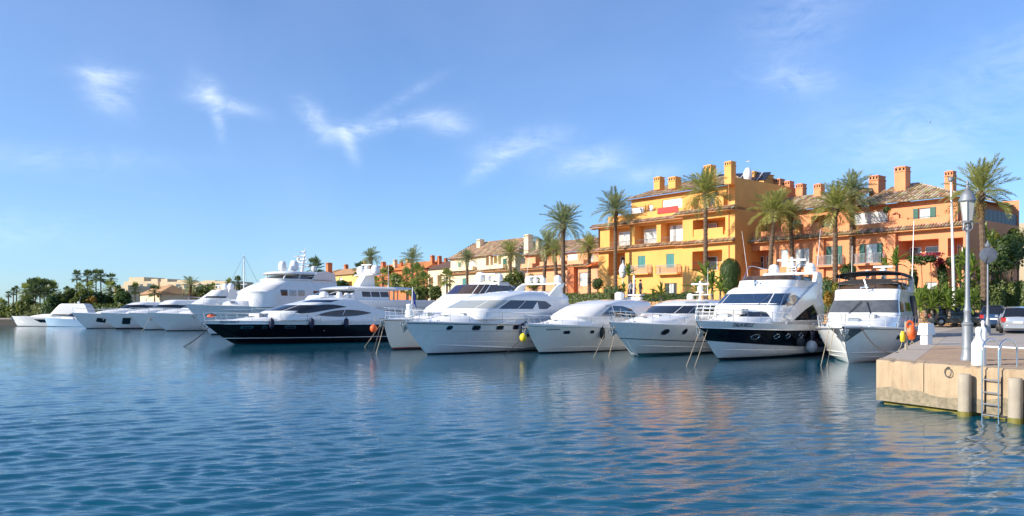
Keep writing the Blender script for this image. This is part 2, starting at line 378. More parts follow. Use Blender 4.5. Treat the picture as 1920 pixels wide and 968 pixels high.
def build_land():
    # promenade between quay edge and terrace, as a strip of quads
    def along(poly, n):
        P = [Vector((*p, 0)) for p in poly]; L = [0]
        for a, b in zip(P, P[1:]): L.append(L[-1] + (b - a).length)
        out = []
        for i in range(n):
            s = L[-1] * i / (n - 1)
            for k in range(len(P) - 1):
                if s <= L[k+1] + 1e-6:
                    out.append(P[k].lerp(P[k+1], (s - L[k]) / (L[k+1] - L[k]))); break
        return out
    q0 = QUAY[0]
    m = MB(); qs = [Vector((*p, PZ)) for p in QUAY]
    ts = [Vector((max(-700, q.x + 8), q.y + 9, 0)) for q in qs]
    tp = [Vector((38, 64.9, 0)), Vector((28, 67.2, 0)), Vector((18, 71.0, 0)), Vector((9, 77.6, 0)), Vector((1.5, 84.8, 0)), Vector((-2, 96, 0)), Vector((-3, 110, 0)), Vector((-4, 129, 0)), Vector((-20, 144.6, 0)), Vector((-38, 156.6, 0)), Vector((-54, 165, 0)), Vector((-76, 171.3, 0)), Vector((-112, 178.0, 0)), Vector((-180, 191, 0)), Vector((-600, 199, 0))]
    for q, t in zip(qs, tp):
        m.v += [tuple(q), tuple(Vector((lerp(q.x, t.x, .15), lerp(q.y, t.y, .15), PZ))), (t.x, t.y, PZ + .4)]
    for i in range(len(qs) - 1):
        for j in range(2): m.f.append((3*i+j, 3*i+j+1, 3*i+j+4, 3*i+j+3))
    tag(m.obj('pavement', 'pavement'), 'paved promenade behind the moored boats', kind='structure')
    # quay wall
    w = MB()
    for i, q in enumerate(qs): w.v += [(q.x, q.y, PZ - .004), (q.x, q.y, -1.5)]
    for i in range(len(qs) - 1): w.f.append((2*i, 2*i+2, 2*i+3, 2*i+1))
    tag(w.obj('quay', 'quay_wall'), 'old quay wall behind the moored boats', kind='structure')
    # raised terrace of the village
    tr = MB(); T = [Vector((*p, 0)) for p in TERR]
    far = [(p.x * 3 + (500 if p.x > 0 else -500), 2500) for p in T]
    for p, f in zip(T, far): tr.v += [(p.x, p.y, 1.0), (p.x, p.y, TZ), (p.x + .6, p.y + 14, TZ), (f[0], f[1], TZ + 1)]
    for i in range(len(T) - 1):
        for j in range(3): tr.f.append((4*i+j, 4*i+j+1, 4*i+j+5, 4*i+j+4))
    tag(tr.obj('terrain', 'terrace_ground'), 'raised ground under the village', kind='structure')
    # road on the right behind the pier
    rd = MB(); a = P_IN; far1 = Vector((90, 40, PZ)); 
    rd.add([(P_IN.x, P_IN.y, PZ), (38, 64.9, PZ+.4), (60, 60.2, PZ+.4), (90, 58.3, PZ+.4), (90, 30, PZ), (45, 36, PZ)], [(0, 5, 4, 3, 2, 1)])
    tag(rd.obj('road', 'road'), 'grey harbour road where the cars are parked', kind='structure')
build_land()

# ================================================================== the pier on the right
def build_pier():
    pier = thing('pier', 'pale stone pier with a wooden deck and green algae along its foot', 'pier', (P_CORNER.x, P_CORNER.y, 0))
    f, s = P_FRONT, P_SIDE; nf = Vector((f.y, -f.x, 0))
    if nf.x > 0: nf = -nf
    ns = Vector((-s.y, s.x, 0))
    def L(a, b, z): return f * a + s * b + Vector((0, 0, z))       # oblique pier coordinates: a along the front, b along the side
    A, B = 26.0, 34.0
    # coping slab along the front: one block per joint
    cuts = [0, 1.55, 5.2, 9.0, 13., 17., 21., A]
    for i, (a0, a1) in enumerate(zip(cuts, cuts[1:])):
        m = MB(); g = .012; e = .05
        prof = [(0.0, .10), (0.0, PZ - e), (e * 1.2, PZ), (.95, PZ), (.95, .10)]          # depth behind the front face, height
        rings = []
        nst = max(2, int((a1 - a0) / .13))
        rnd = random.Random(i)
        for k in range(nst + 1):
            a = lerp(a0 + (g if i else 0), a1 - g, k / nst); ring = []
            for q, (dp, z) in enumerate(prof):
                j = rnd.choice([0, 0, -.004, -.01, -.03]) * rnd.random() * 1.3 if q in (1, 2) else 0
                p = L(a, 0, z + j); inn = s * (dp / max(.2, abs(s.dot(nf)))); ring.append(p + inn)
            rings.append(ring)
        m.loft(rings, True, True, True); m.obj('coping_block', 'pier_stone', pier)
    # left-hand coping
    scuts = [1.1, 3.4, 6., 9., 13., 17., 21., 26., 30., B]
    for i, (b0, b1) in enumerate(zip(scuts, scuts[1:])):
        m = MB(); g = .01; w = 1.55 / max(.3, abs(f.dot(ns)))
        def ring(b):
            return [L(0, b, .1), L(0, b, PZ - .05), L(.06, b, PZ), L(w*.62, b, PZ), L(w*.62, b, .1)]
        m.loft([ring(b0 + g), ring(b1 - g)], True, True, True); m.obj('coping_block', 'pier_top', pier)
    # wet band and algae foot under the overhang
    m = MB(); off = -nf * .0
    m.loft([[L(a, 0, .43 + .05 * math.sin(a * 2.1) + .03 * math.sin(a * 5.3) + .02 * math.sin(a * 17.)) + nf * .006, L(a, 0, .095) + nf * .006] for a in [x * .25 for x in range(0, 105)]], False)
    m.obj('tide_mark', 'pier_stain', pier)
    m = MB()
    m.loft([[L(a + .25, .28, .12), L(a + .25, .16 + .04 * math.sin(a * 3.), -.02), L(a + .25, .05, -.9)] for a in [x * .3 for x in range(0, 86)]], False)
    m.loft([[L(.25, b, .12), L(.22, b, -.02), L(.1, b, -.9)] for b in [.28, 10, B]], False)
    m.obj('algae_foot', 'algae', pier)
    # body under the deck
    m = MB(); m.prism([(1.0, .9), (A, .9), (A, B), (1.0, B)], lambda a, b: L(a, b, -1), lambda a, b: L(a, b, PZ - .035)); m.obj('pier_body', 'quay_wall', pier)
    # deck planks laid across (only on the left field), paving beyond
    rnd = random.Random(7); b = 1.12; k = 0
    tops = {}
    while b < 13.0:
        w = .145
        x0 = 1.55 / max(.3, abs(f.dot(ns))) * .62 + .02
        m = MB(); dz = rnd.uniform(-.004, .006)
        m.prism([(x0, b), (6.4, b), (6.4, b + w - .012), (x0, b + w - .012)], lambda a, q: L(a, q, PZ - .03), lambda a, q: L(a, q, PZ + .004 + dz))
        m.obj('plank', 'plank_wood', pier); b += w; k += 1
    m = MB(); x0 = 1.55 / max(.3, abs(f.dot(ns))) * .62 + .02
    m.prism([(6.42, 1.12), (A, 1.12), (A, B), (6.42, B)], lambda a, q: L(a, q, PZ - .03), lambda a, q: L(a, q, PZ + .002))
    m.prism([(x0, 13.05), (6.41, 13.05), (6.41, B), (x0, B)], lambda a, q: L(a, q, PZ - .03), lambda a, q: L(a, q, PZ + .002))
    m.obj('paving', 'pavement', pier)
    # apron from the pier deck to the road
    m = MB(); e = pier.location
    m.add([L(0, B, PZ - .002), L(A, B, PZ - .002), (60 - e.x, 20 - e.y, PZ - .006), (70 - e.x, 34 - e.y, PZ - .006), (45 - e.x, 36 - e.y, PZ - .006)], [(0, 1, 2, 3, 4)])
    m.obj('apron', 'pavement', pier)
    # iron mooring ring let into the front
    rc = L(1.55 + .75, 0, PZ - .17) + nf * .02
    m = MB(); M = Matrix.Translation(rc) ; t = f
    m.tube([rc + t * (.11 * math.cos(x)) + Vector((0, 0, .11 * math.sin(x) - .02)) + nf * (.03 + .02 * math.cos(x)) for x in [2 * math.pi * i / 18 for i in range(19)]], .012, 6, False)
    m.tube([rc + Vector((0, 0, .1)) - nf * .03, rc + Vector((0, 0, .1)) + nf * .05], .022, 6)
    m.obj('mooring_ring', 'iron', pier)
    return f, s, nf
PF, PS, PNF = build_pier()
# ================================================================== boats
class Boat:
    """x forward from the transom, y to port, z over the waterline"""
    def __init__(s, name, label, foot, head, L, Lw, B, zs, zb, cat='yacht', group=None, vc=.27, pdeck=2.3, pwl=1.35, t0=.42, stem=1.25, flare=1.35, sag=0., bow_w=.02):
        h = Vector((head[0], head[1], 0)).normalized(); rz = math.atan2(h.y, h.x)
        s.h = h; s.root = thing(name, label, cat, (foot[0] - h.x * Lw, foot[1] - h.y * Lw, 0), rz, group)
        s.L, s.Lw, s.B, s.zs, s.zb, s.vc, s.pd, s.pw, s.t0, s.stem, s.fl, s.sag, s.bw = L, Lw, B, zs, zb, vc, pdeck, pwl, t0, stem, flare, sag, bow_w
        s.z0 = -.5
    def world(s, p):
        c, n = math.cos(s.root.rotation_euler.z), math.sin(s.root.rotation_euler.z); l = s.root.location
        return Vector((l.x + c*p[0] - n*p[1], l.y + n*p[0] + c*p[1], p[2]))
    def sheer(s, t): return s.zs + (s.zb - s.zs) * t ** 1.8 - s.sag * math.sin(math.pi * t)
    def stemx(s, z):
        if z < 0: return s.Lw + z * .9
        return s.Lw + (s.L - s.Lw) * (z / s.zb) ** (1 / s.stem)
    def hp(s, t, v, side=1, off=0.):
        z = s.z0 + v * (s.sheer(t) - s.z0); zb = s.z0 + v * (s.zb - s.z0)
        x = t * s.stemx(zb); k = max(0, (t - s.t0) / (1 - s.t0))
        if v < s.vc:
            q = v / s.vc; w = .05 + .83 * q; p = lerp(1.0, s.pw, q)
        else:
            q = (v - s.vc) / (1 - s.vc); w = .88 + .12 * q; p = lerp(s.pw, s.pd, q ** s.fl)
        y = s.B / 2 * w * (1 - k ** p) + s.bw * v * min(1, k * 3)
        y *= 1 - .06 * max(0, (.25 - t) / .25)
        return Vector((x, side * (y + off), z))
    def at(s, x, z, side=1, off=.0):
        t, v = x / s.L, .7
        for _ in range(12):
            v = (z - s.z0) / (s.sheer(t) - s.z0); t = min(1, x / s.stemx(s.z0 + v * (s.zb - s.z0)))
        p = s.hp(t, v, side); e = 1e-3
        a = s.hp(min(1, t + e), v, side) - s.hp(t - e, v, side); b = s.hp(t, v + e, side) - s.hp(t, v - e, side)
        n = a.cross(b).normalized()
        if n.y * side < 0: n = -n
        return p + n * off
    def band(s, name, v0, v1, mat, nt=34, nv=5, off=0., t1=1., tr=True):
        m = MB(); ts = [1 - (1 - i / nt) ** 1.6 for i in range(nt + 1)]
        ts = [t * t1 for t in ts]
        rings = []
        for t in ts:
            a0, a1 = [q if not isinstance(q, tuple) else lerp(q[0], q[1], t ** 1.5) for q in (v0, v1)]
            vs = [lerp(a0, a1, j / nv) for j in range(nv + 1)]
            rings.append(([s.hp(t, v, -1, off) for v in vs], [s.hp(t, v, 1, off) for v in vs]))
        m.loft([r[0] for r in rings], False); m.loft([list(reversed(r[1])) for r in rings], False)
        if tr: m.add(rings[0][0] + list(reversed(rings[0][1])), [tuple(range(2 * (nv + 1)))])
        return m.obj(name, mat, s.root, smooth=35)
    def deck(s, mat='deck_white', camber=.12, drop=.0, v=.995):
        m = MB(); rings = []
        for i in range(31):
            t = 1 - (1 - i / 30) ** 1.6; a = s.hp(t, v, 1); ring = []
            for j in range(-4, 5):
                q = j / 4; ring.append((a.x, a.y * q, a.z - drop + camber * (1 - q * q) * min(1, a.y)))
            rings.append(ring)
        m.loft(rings, False); return m.obj('deck', mat, s.root, smooth=50)
    def line(s, v, side=1, off=.02, t0=0., t1=1., n=34): return [s.hp(lerp(t0, t1, i / n), v, side, off) for i in range(n + 1)]
    def rub(s, name, v, mat, r=.035, t0=0., t1=.995, off=.0):
        m = MB()
        for sd in (1, -1): m.tube(s.line(v, sd, off, t0, t1), r, 6)
        return m.obj(name, mat, s.root, smooth=60)
    def strake(s, v0, t0, t1, mat='gelcoat', r=.03, v1=None):
        m = MB(); v1 = v0 if v1 is None else v1
        for sd in (1, -1):
            m.tube([s.hp(lerp(t0, t1, i/20), lerp(v0, v1, i/20), sd, .005) for i in range(21)], [r * min(1, .2 + 4 * min(i, 20 - i) / 20) for i in range(21)], 5)
        return m.obj('spray_rail', mat, s.root, smooth=60)
    def port(s, x, z, w, h, mat='glass_dark', rim='chrome', slant=0., sides=(1, -1), name='porthole', n=14, sq=2.6, tilt=0.):
        for sd in sides:
            def P(a, r, off):
                ca, sa = math.cos(a), math.sin(a)
                u = w/2 * r * math.copysign(abs(ca) ** (2/sq), ca); q = h/2 * r * math.copysign(abs(sa) ** (2/sq), sa)
                return s.at(x + u + slant * q, z + q + tilt * u, sd, off)
            A = [2 * math.pi * i / n for i in range(n)]
            m = MB(); m.loft([[P(a, 1.22, -.01) for a in A], [P(a, 1.2, .022) for a in A], [P(a, 1.0, .028) for a in A], [P(a, .97, .006) for a in A]])
            fr = m.obj(name, rim, s.root, smooth=40)
            g = MB(); g.v = [tuple(P(a, .99, .010)) for a in A]; g.f = [tuple(range(n))]; g.obj('pane', mat, fr)
    def hullpoly(s, name, pts, mat, sides=(1, -1), off=.012, nd=1):
        for sd in sides:
            xs = sorted(p[0] for p in pts); x0, x1 = xs[0] + .002, xs[-1] - .002; g = []
            cols = sorted(set([x0, x1] + [x for x in xs if x0 < x < x1] + [lerp(x0, x1, i / 8) for i in range(1, 8)]))
            for x in cols:
                zz = [az + (bz - az) * (x - ax) / (bx - ax) for (ax, az), (bx, bz) in zip(pts, pts[1:] + pts[:1]) if ax != bx and (ax - x) * (bx - x) <= 0]
                g.append([s.at(x, lerp(min(zz), max(zz), k / 4), sd, off) for k in range(5)])
            m = MB(); m.loft(g, False); edge = [q[0] for q in g] + g[-1][1:-1] + [q[-1] for q in reversed(g)] + list(reversed(g[0][1:-1]))
            m.loft([edge, [p - Vector((0, sd * .05, 0)) for p in edge]], True); o = m.obj(name, mat, s.root); recalc(o.data)
    def rail(s, t0, t1, h=.68, lean=.05, n=7, inset=.14, mids=1, bow=True, r=.016, name='bow_rail', hs=None, step=None):
        m = MB()
        def base(t, sd):
            p = s.hp(t, 1., sd); p.y -= sd * min(inset, abs(p.y) * .8); return p
        def top(t, sd, q=1.):
            p = base(t, sd); p.y += sd * lean * q; p.x += .10 * q; p.z += (hs(t) if hs else h) * q; return p
        T = [lerp(t0, t1, i / 24) for i in range(25)]
        for q in [1.] + [k / (mids + 1) for k in range(1, mids + 1)]:
            if bow: m.tube([top(t, 1, q) for t in T] + [top(t, -1, q) for t in reversed(T)], r if q == 1 else r * .6, 5)
            else:
                for sd in (1, -1): m.tube([base(t0, sd) if q == 1 else top(t0, sd, q)] + [top(t, sd, q) for t in T], r if q == 1 else r * .6, 5)
        for i in range(n):
            t = lerp(t0, t1, i / (n - 1))
            for sd in (1, -1): m.tube([base(t, sd), top(t, sd)], r * .9, 5)
        return m.obj(name, 'chrome', s.root, smooth=60)
    def tube(s, name, path, r, mat, n=8, mirror=False, parent=None):
        for sd in ((1, -1) if mirror else (1,)):
            o = MB().tube([(p[0], sd * p[1], p[2]) for p in path], r, n).obj(name, mat, parent or s.root, smooth=50)
        return o
    def lathe(s, name, prof, o, mat, n=16, parent=None): return MB().lathe(prof, n, o).obj(name, mat, parent or s.root, smooth=40)
    def plate(s, name, pts, y0, y1, mat, mirror=True, lean=0.):
        zb = min(p[1] for p in pts)
        for sd in ((1, -1) if mirror else (1,)):
            o = MB().prism(pts, lambda x, z: (x, sd * (y0 - lean * (z - zb)), z), lambda x, z: (x, sd * (y1 - lean * (z - zb)), z)).obj(name, mat, s.root); recalc(o.data)
        return o
    def dome(s, x, y, z, r=.3, h=None, stalk=.12, name='satellite_dome'):
        h = h or r * 2.1
        return s.lathe(name, [(r*.45, z-stalk), (r*.5, z), (r*.92, z+.02), (r, z+h*.12), (r, z+h*.5), (r*.9, z+h*.72), (r*.66, z+h*.9), (r*.3, z+h*.985), (.01, z+h)], (x, y, 0), 'gelcoat')
    def radar(s, x, y, z, w=1.5, rot=.3):
        m = MB(); m.lathe([(.16, z-.2), (.2, z), (.2, z+.14), (.1, z+.2), (.06, z+.26)], 12, (x, y, 0))
        M = Matrix.Translation((x, y, z+.32)) @ Matrix.Rotation(rot, 4, 'Z'); m.rbox(-.09, .09, -w/2, w/2, -.06, .06, .03, M)
        return m.obj('radar', 'gelcoat', s.root, smooth=40)
    def aerial(s, x, y, z, h, lean=0.2, r=.012):
        m = MB(); m.tube([(x, y, z), (x - lean * .12, y, z + .5)], r * 1.8, 6); m.tube([(x - lean*.12, y, z+.5), (x - lean, y, z + h)], [r*1.4, r*.8], 5); return m.obj('aerial', 'gelcoat', s.root)
    def anchor(s, z, m_='steel'):
        x = s.stemx(z); m = MB()
        m.tube([(x + .45, 0, z + .18), (x - .3, 0, z + .26)], .045, 6); m.tube([(x + .42, 0, z + .18), (x + .2, 0, z - .32)], .035, 6)
        for sd in (1, -1): m.add([(x + .24, sd*.03, z - .38), (x + .12, sd*.30, z - .1), (x + .34, sd*.14, z + .08), (x + .3, sd*.03, z - .1)], [(0, 1, 2, 3)])
        m.box(x - .5, x + .25, -.12, .12, z + .12, z + .2)
        return m.obj('anchor', m_, s.root)
    def text(s, txt, x, z, size, mat='lettering_navy', side=1, off=.02, shear=0., up=(0,0,1)):
        cu = bpy.data.curves.new('lettering', 'FONT'); cu.body = txt; cu.size = size; cu.extrude = .004; cu.shear = shear; cu.resolution_u = 2
        o = bpy.data.objects.new('tmp', cu); C.objects.link(o)
        me = bpy.data.meshes.new_from_object(o.evaluated_get(bpy.context.evaluated_depsgraph_get())); bpy.data.objects.remove(o)
        for v in me.vertices:            # lay the letters on the hull side
            p = s.at(x - side * v.co.x, z + v.co.y, side, off + v.co.z); v.co = p
        me.materials.clear(); me.materials.append(MAT(mat)); return link('lettering', me, s.root)

class House:
    """deckhouse lofted through horizontal outlines; levels: (z, front x, back x, half width, nose length, exponent)"""
    def __init__(s, boat, lv): s.b = boat; s.lv = lv
    def par(s, z):
        L = s.lv
        if z <= L[0][0]: return L[0]
        for a, b in zip(L, L[1:]):
            if z <= b[0]:
                q = (z - a[0]) / (b[0] - a[0]); return tuple(lerp(p, r, q) for p, r in zip(a, b))
        return L[-1]
    def pt(s, u, z, side=1, off=0.):
        _, xf, xb, w, nose, p = s.par(z)
        def q(u):
            if u <= 1:
                a = max(0, u) * math.pi / 2; return xf - nose + nose * math.cos(a) ** (2 / p), w * math.sin(a) ** (2 / p)
            return lerp(xf - nose, xb, u - 1), w
        x, y = q(u)
        if off:
            e = .02; x0, y0 = q(max(0, u - e)); x1, y1 = q(u + e)
            n = Vector((y1 - y0, -(x1 - x0))); 
            if n.length < 1e-9: n = Vector((1, 0))
            n.normalize(); n = n if n.y >= -.01 else -n
            if u < .02: n = Vector((1, 0))
            x += n.x * off; y += n.y * off
        return Vector((x, side * y, z))
    def ya(s, x, z):
        _, xf, xb, w, nose, p = s.par(z); xs = xf - nose
        if x <= xs: return w
        return w * max(0, 1 - ((x - xs) / nose) ** p) ** (1 / p) if x < xf else 0
    def build(s, name, mat='gelcoat', cap=True, n=14, crown=.0, smooth=38, sub=1):
        m = MB(); rings = []; us = [i / n for i in range(n + 1)] + [1.25, 1.5, 1.75, 2.0]
        zs = []
        for a, b in zip(s.lv, s.lv[1:]): zs += [lerp(a[0], b[0], k / sub) for k in range(sub)]
        zs.append(s.lv[-1][0])
        for z in zs:
            rings.append([s.pt(u, z, 1) for u in us] + [s.pt(u, z, -1) for u in reversed(us[1:])])
        m.loft(rings, True, False, False)
        if cap:
            k = len(us); o = (len(rings) - 1) * len(rings[0]); N = len(rings[0])
            for i in range(k - 1):       # roof in crosswise strips so that it can be crowned
                a, b = o + i, o + i + 1; c, d = (o + N - i - 1 if i else o), o + (N - i - 2 + 1) % N
                c = o + (N - i) % N; d = o + (N - i - 1) % N
                m.f.append((a, b, d, c) if i else (a, b, d))
            if crown:
                pass
        ob = m.obj(name, mat, s.b.root, smooth=smooth); return ob
    def strip(s, name, u0, u1, zb, zt, mat='glass_dark', n=8, nz=4, off=.014, sides=(1, -1), lean=(0, 0)):
        """pane between outline parameters u0..u1; zb and zt are numbers or (start, end) pairs; lean shifts u at the top"""
        zb = zb if isinstance(zb, tuple) else (zb, zb); zt = zt if isinstance(zt, tuple) else (zt, zt); out = []
        for sd in sides:
            m = MB(); fr = []; bk = []
            for j in range(nz + 1):
                q = j / nz; a, b = u0 + lean[0] * q, u1 + lean[1] * q
                fr.append([s.pt(lerp(a, b, i / n), lerp(lerp(zb[0], zb[1], i / n), lerp(zt[0], zt[1], i / n), q), sd, off) for i in range(n + 1)])
            m.loft(fr, False)
            edge = fr[0] + [r[-1] for r in fr[1:-1]] + list(reversed(fr[-1])) + [r[0] for r in reversed(fr[1:-1])]
            cx = sum((Vector(p) for p in edge), Vector()) / len(edge)
            inn = [p + (Vector((s.lv[0][2] * .5 + s.lv[0][1] * .5, 0, p.z)) - p).normalized() * .05 for p in edge]
            m.loft([edge, inn], True)
            out.append(m.obj(name, mat, s.b.root, smooth=40))
        return out
    def poly(s, name, pts, mat='glass_dark', off=.016, sides=(1, -1), n=14, nz=5):
        """side window: polygon in (x, z), laid on the curved flank column by column"""
        xs = sorted(set(p[0] for p in pts)); x0, x1 = xs[0] + .002, xs[-1] - .002; out = []
        def span(x):
            zz = []
            for (ax, az), (bx, bz) in zip(pts, pts[1:] + pts[:1]):
                if (ax - x) * (bx - x) <= 0 and ax != bx: zz.append(az + (bz - az) * (x - ax) / (bx - ax))
            return min(zz), max(zz)
        cols = sorted(set([x0, x1] + [x for x in xs if x0 < x < x1] + [lerp(x0, x1, i / n) for i in range(1, n)]))
        for sd in sides:
            m = MB(); g = []
            for x in cols:
                a, b = span(x); g.append([Vector((x, sd * (s.ya(x, z) + off), z)) for z in [lerp(a, b, k / nz) for k in range(nz + 1)]])
            m.loft(g, False)
            edge = [q[0] for q in g] + g[-1][1:-1] + [q[-1] for q in reversed(g)] + list(reversed(g[0][1:-1]))
            m.loft([edge, [p - Vector((0, sd * .06, 0)) for p in edge]], True)
            o = m.obj(name, mat, s.b.root, smooth=40); recalc(o.data); out.append(o)
        return out

def arcpts(x0, z0, x1, z1, bulge, n=8):
    """points from (x0,z0) to (x1,z1) bowed sideways"""
    dx, dz = x1 - x0, z1 - z0; out = []
    for i in range(n + 1):
        q = i / n; k = 4 * q * (1 - q) * bulge; l = math.hypot(dx, dz)
        out.append((x0 + dx * q - dz / l * k, z0 + dz * q + dx / l * k))
    return out

def fender(boat, x, z, mat='fender_navy', r=.17, l=.62, label='', side=1, group=None, ball=False, rope_to=None):
    p = boat.world(boat.at(x, max(.15, z), side, r + .015)); root = thing('fender', label, 'fender', (p.x, p.y, z), 0, group)
    if ball: MB().ball((0, 0, 0), r, 16, (1, 1, 1.08)).obj('bladder', mat, root, smooth=180)
    else:
        MB().lathe([(.05, -l/2-.07), (.05, -l/2), (r*.62, -l/2+.015), (r*.9, -l/2+.08), (r, -l/2+.16), (r, l/2-.16), (r*.9, l/2-.08), (r*.62, l/2-.015), (.06, l/2), (.06, l/2+.09)], 14).obj('bladder', mat, root, smooth=40)
    tz = boat.sheer(x / boat.L) - z + .12
    q = boat.world(boat.at(x, boat.sheer(x / boat.L) - .02, side, .03)) - Vector((p.x, p.y, 0))
    MB().tube([(0, 0, r * .9 if ball else l/2), (q.x, q.y, tz)], .012, 5).obj('lanyard', 'rope', root)
    return root
def rope(a, b, sag, label, mat='rope', r=.018, n=14, group=None):
    a, b = Vector(a), Vector(b); m = MB()
    m.tube([a.lerp(b, i/n) - a - Vector((0, 0, sag * 4 * (i/n) * (1 - i/n))) for i in range(n + 1)], r, 6)
    o = m.obj('mooring_rope', mat, None, smooth=60, loc=a); return tag(o, label, 'rope', group or 'mooring ropes')

# ------------------------------------------------------------------ the near row
HD = (-.62, -.785)

def boat_black_white():          # flybridge yacht with a black topside band
    b = Boat('motor_yacht', 'flybridge motor yacht with black topsides, white bottom and arched side windows', pz(1350, 675.7, 0), HD, 16.8, 13.9, 4.8, 1.72, 2.12, group='yachts moored stern-to')
    b.band('bottom', 0, .245, 'antifoul_dark', nv=3); b.band('lower_topside', .245, (.38, .60), 'gelcoat', nv=5)
    b.band('stripe', (.38, .60), (.395, .612), 'stripe_grey', nv=1); b.band('hull', (.395, .612), .86, 'hull_black', nv=6); b.band('bulwark', .86, 1.0, 'gelcoat', nv=3)
    b.deck(); b.rub('rubbing_strake', .86, 'chrome', .022)
    b.strake(.36, .45, .95, v1=.42)
    for x, w in ((12.4, .55), (10.6, .42), (9.5, .36), (7.9, .4)): b.port(x, 1.22, w, .24, rim='chrome')
    b.anchor(1.62)
    # white stem bracket under the anchor
    b.plate('stem_guard', [(14.05, .35), (14.35, .35), (15.15, 1.06), (14.7, 1.06)], .10, -.10, 'gelcoat', False)
    trunk = House(b, [(1.7, 14.4, 2.6, 1.75, 4.5, 2.0), (2.15, 13.9, 2.6, 1.75, 4.5, 2.0), (2.5, 12.6, 2.6, 1.72, 3.6, 2.0), (2.68, 12.0, 2.6, 1.6, 3.4, 2.0), (2.72, 11.7, 2.6, 1.5, 3.3, 2.0)])
    trunk.build('coachroof'); trunk.strip('deck_window', .25, .95, 2.30, 2.56, 'glass_dark')
    h = House(b, [(2.0, 11.5, 2.7, 1.95, 1.3, 2.6), (2.85, 11.1, 2.7, 1.95, 1.3, 2.6), (3.0, 10.9, 2.7, 1.93, 1.3, 2.7), (3.62, 9.75, 2.7, 1.80, 1.2, 2.8), (3.78, 9.5, 2.5, 1.78, 1.2, 2.8), (3.98, 9.0, 2.3, 1.72, 1.3, 2.6), (4.06, 8.6, 2.2, 1.6, 1.4, 2.4)])
    h.build('superstructure')
    for u0, u1 in ((.0, .42), (.45, .80), (.83, 1.06)): h.strip('windscreen', u0, u1, 2.93, 3.6, 'glass_blue', n=6)
    h.poly('side_window', arcpts(9.4, 2.85, 6.3, 3.0, -.62, 10) + arcpts(6.3, 3.0, 9.4, 2.85, .06, 4)[1:-1], 'glass_dark')
    h.poly('saloon_window', [(8.3, 2.08), (5.3, 3.0), (4.9, 3.02), (3.6, 2.08)], 'glass_dark')
    # sweeping arches of the flank
    b.plate('flank_arch', arcpts(9.9, 2.3, 3.4, 4.4, -.12, 8) + arcpts(2.7, 4.35, 4.3, 3.25, .05, 3) + arcpts(4.6, 3.08, 9.0, 2.05, .05, 6), 2.06, 1.9, 'gelcoat', lean=.08)
    b.plate('aft_pillar', [(4.9, 3.1), (4.4, 3.15), (3.0, 1.95), (3.5, 1.95)], 2.06, 1.9, 'gelcoat', lean=.08)
    f = House(b, [(4.0, 8.5, 2.6, 1.66, 1.3, 2.4), (4.42, 8.1, 2.6, 1.72, 1.3, 2.4)]); f.build('fly_coaming', cap=False)
    fi = House(b, [(4.44, 8.05, 4.2, 1.66, 1.3, 2.4), (4.70, 7.7, 4.2, 1.60, 1.3, 2.4)]); fi.build('fly_screen', 'glass_brown', cap=False)
    b.plate('radar_arch', [(2.4, 3.9), (4.2, 3.9), (3.4, 4.75), (3.3, 5.0), (2.5, 5.0), (2.3, 4.7)], 1.72, 1.5, 'gelcoat')
    MB().rbox(2.5, 3.3, -1.7, 1.7, 4.92, 5.05, .03).obj('arch_beam', 'gelcoat', b.root)
    b.dome(2.9, 1.15, 5.02, .34, .62); b.dome(2.9, -1.15, 5.02, .34, .62); 
    m = MB()
    for z in (5.05, 5.22, 5.4): m.rbox(2.75, 3.05, -.3, .3, z, z + .06, .01)
    for y in (-.26, .26, 0): m.rbox(2.86, 2.94, y - .03, y + .03, 5.05, 5.46, .01)
    m.obj('mast', 'gelcoat', b.root); b.radar(2.9, 0, 5.55, 1.8, .1); b.lathe('masthead_light', [(.05, 5.9), (.10, 5.93), (.10, 6.03), (.02, 6.08)], (2.9, 0, 0), 'gelcoat', 10)
    b.tube('fly_rail', [(7.2, -1.5, 4.5), (6.2, -1.5, 5.35), (5.6, -1.5, 5.4), (3.3, -1.5, 5.3)], .025, 'chrome', 6, True)
    b.aerial(6.8, -1.3, 4.4, 3.0, -1.0); b.aerial(2.7, 1.5, 5.0, 2.8, .7)
    m = MB(); m.box(8.2, 8.5, -.3, -.25, 4.0, 4.25); m.ball((8.3, -.28, 4.3), .12, 8); m.ball((8.3, .05, 4.18), .09, 8); m.tube([(8.3, .35, 4.1), (8.3, .35, 4.3)], .04, 6); m.obj('horn', 'chrome', b.root)
    b.rail(.56, .985, .62, .05, 8, mids=1)
    m = MB()
    for k in range(4): m.tube([(15.7, -.55 + .36*k, 2.2), (15.4, -.55 + .36*k, 3.0)], .02, 5)
    for z in (2.35, 2.55, 2.75, 2.95): m.tube([(15.75 - (z-2.2)*.37, -.6, z), (15.75 - (z-2.2)*.37, .6, z)], .02, 5)
    m.obj('boarding_ladder', 'gelcoat', b.root)
    b.text('TALA BELLE', 14.6, 1.80, .27, off=.03)
    for x in (6.6, 4.9, 4.0): fender(b, x, 1.15, 'fender_navy', .15, .55, 'navy sausage fender against the black topside of the white-bottomed yacht', group='navy fenders')
    xf = min((abs(CX + F * b.world(b.at(x, .6, 1, .38)).x / b.world(b.at(x, .6, 1, .38)).y - 1523), x) for x in [k * .1 for k in range(30, 130)])[1]
    fender(b, xf, .55, 'fender_white', .33, label='big pale ball fender between the two bows by the pier', ball=True)
    b.tube('wiper', [(10.9, .9, 2.96), (10.2, 1.3, 3.5)], .018, 'steel', 5)
    return b
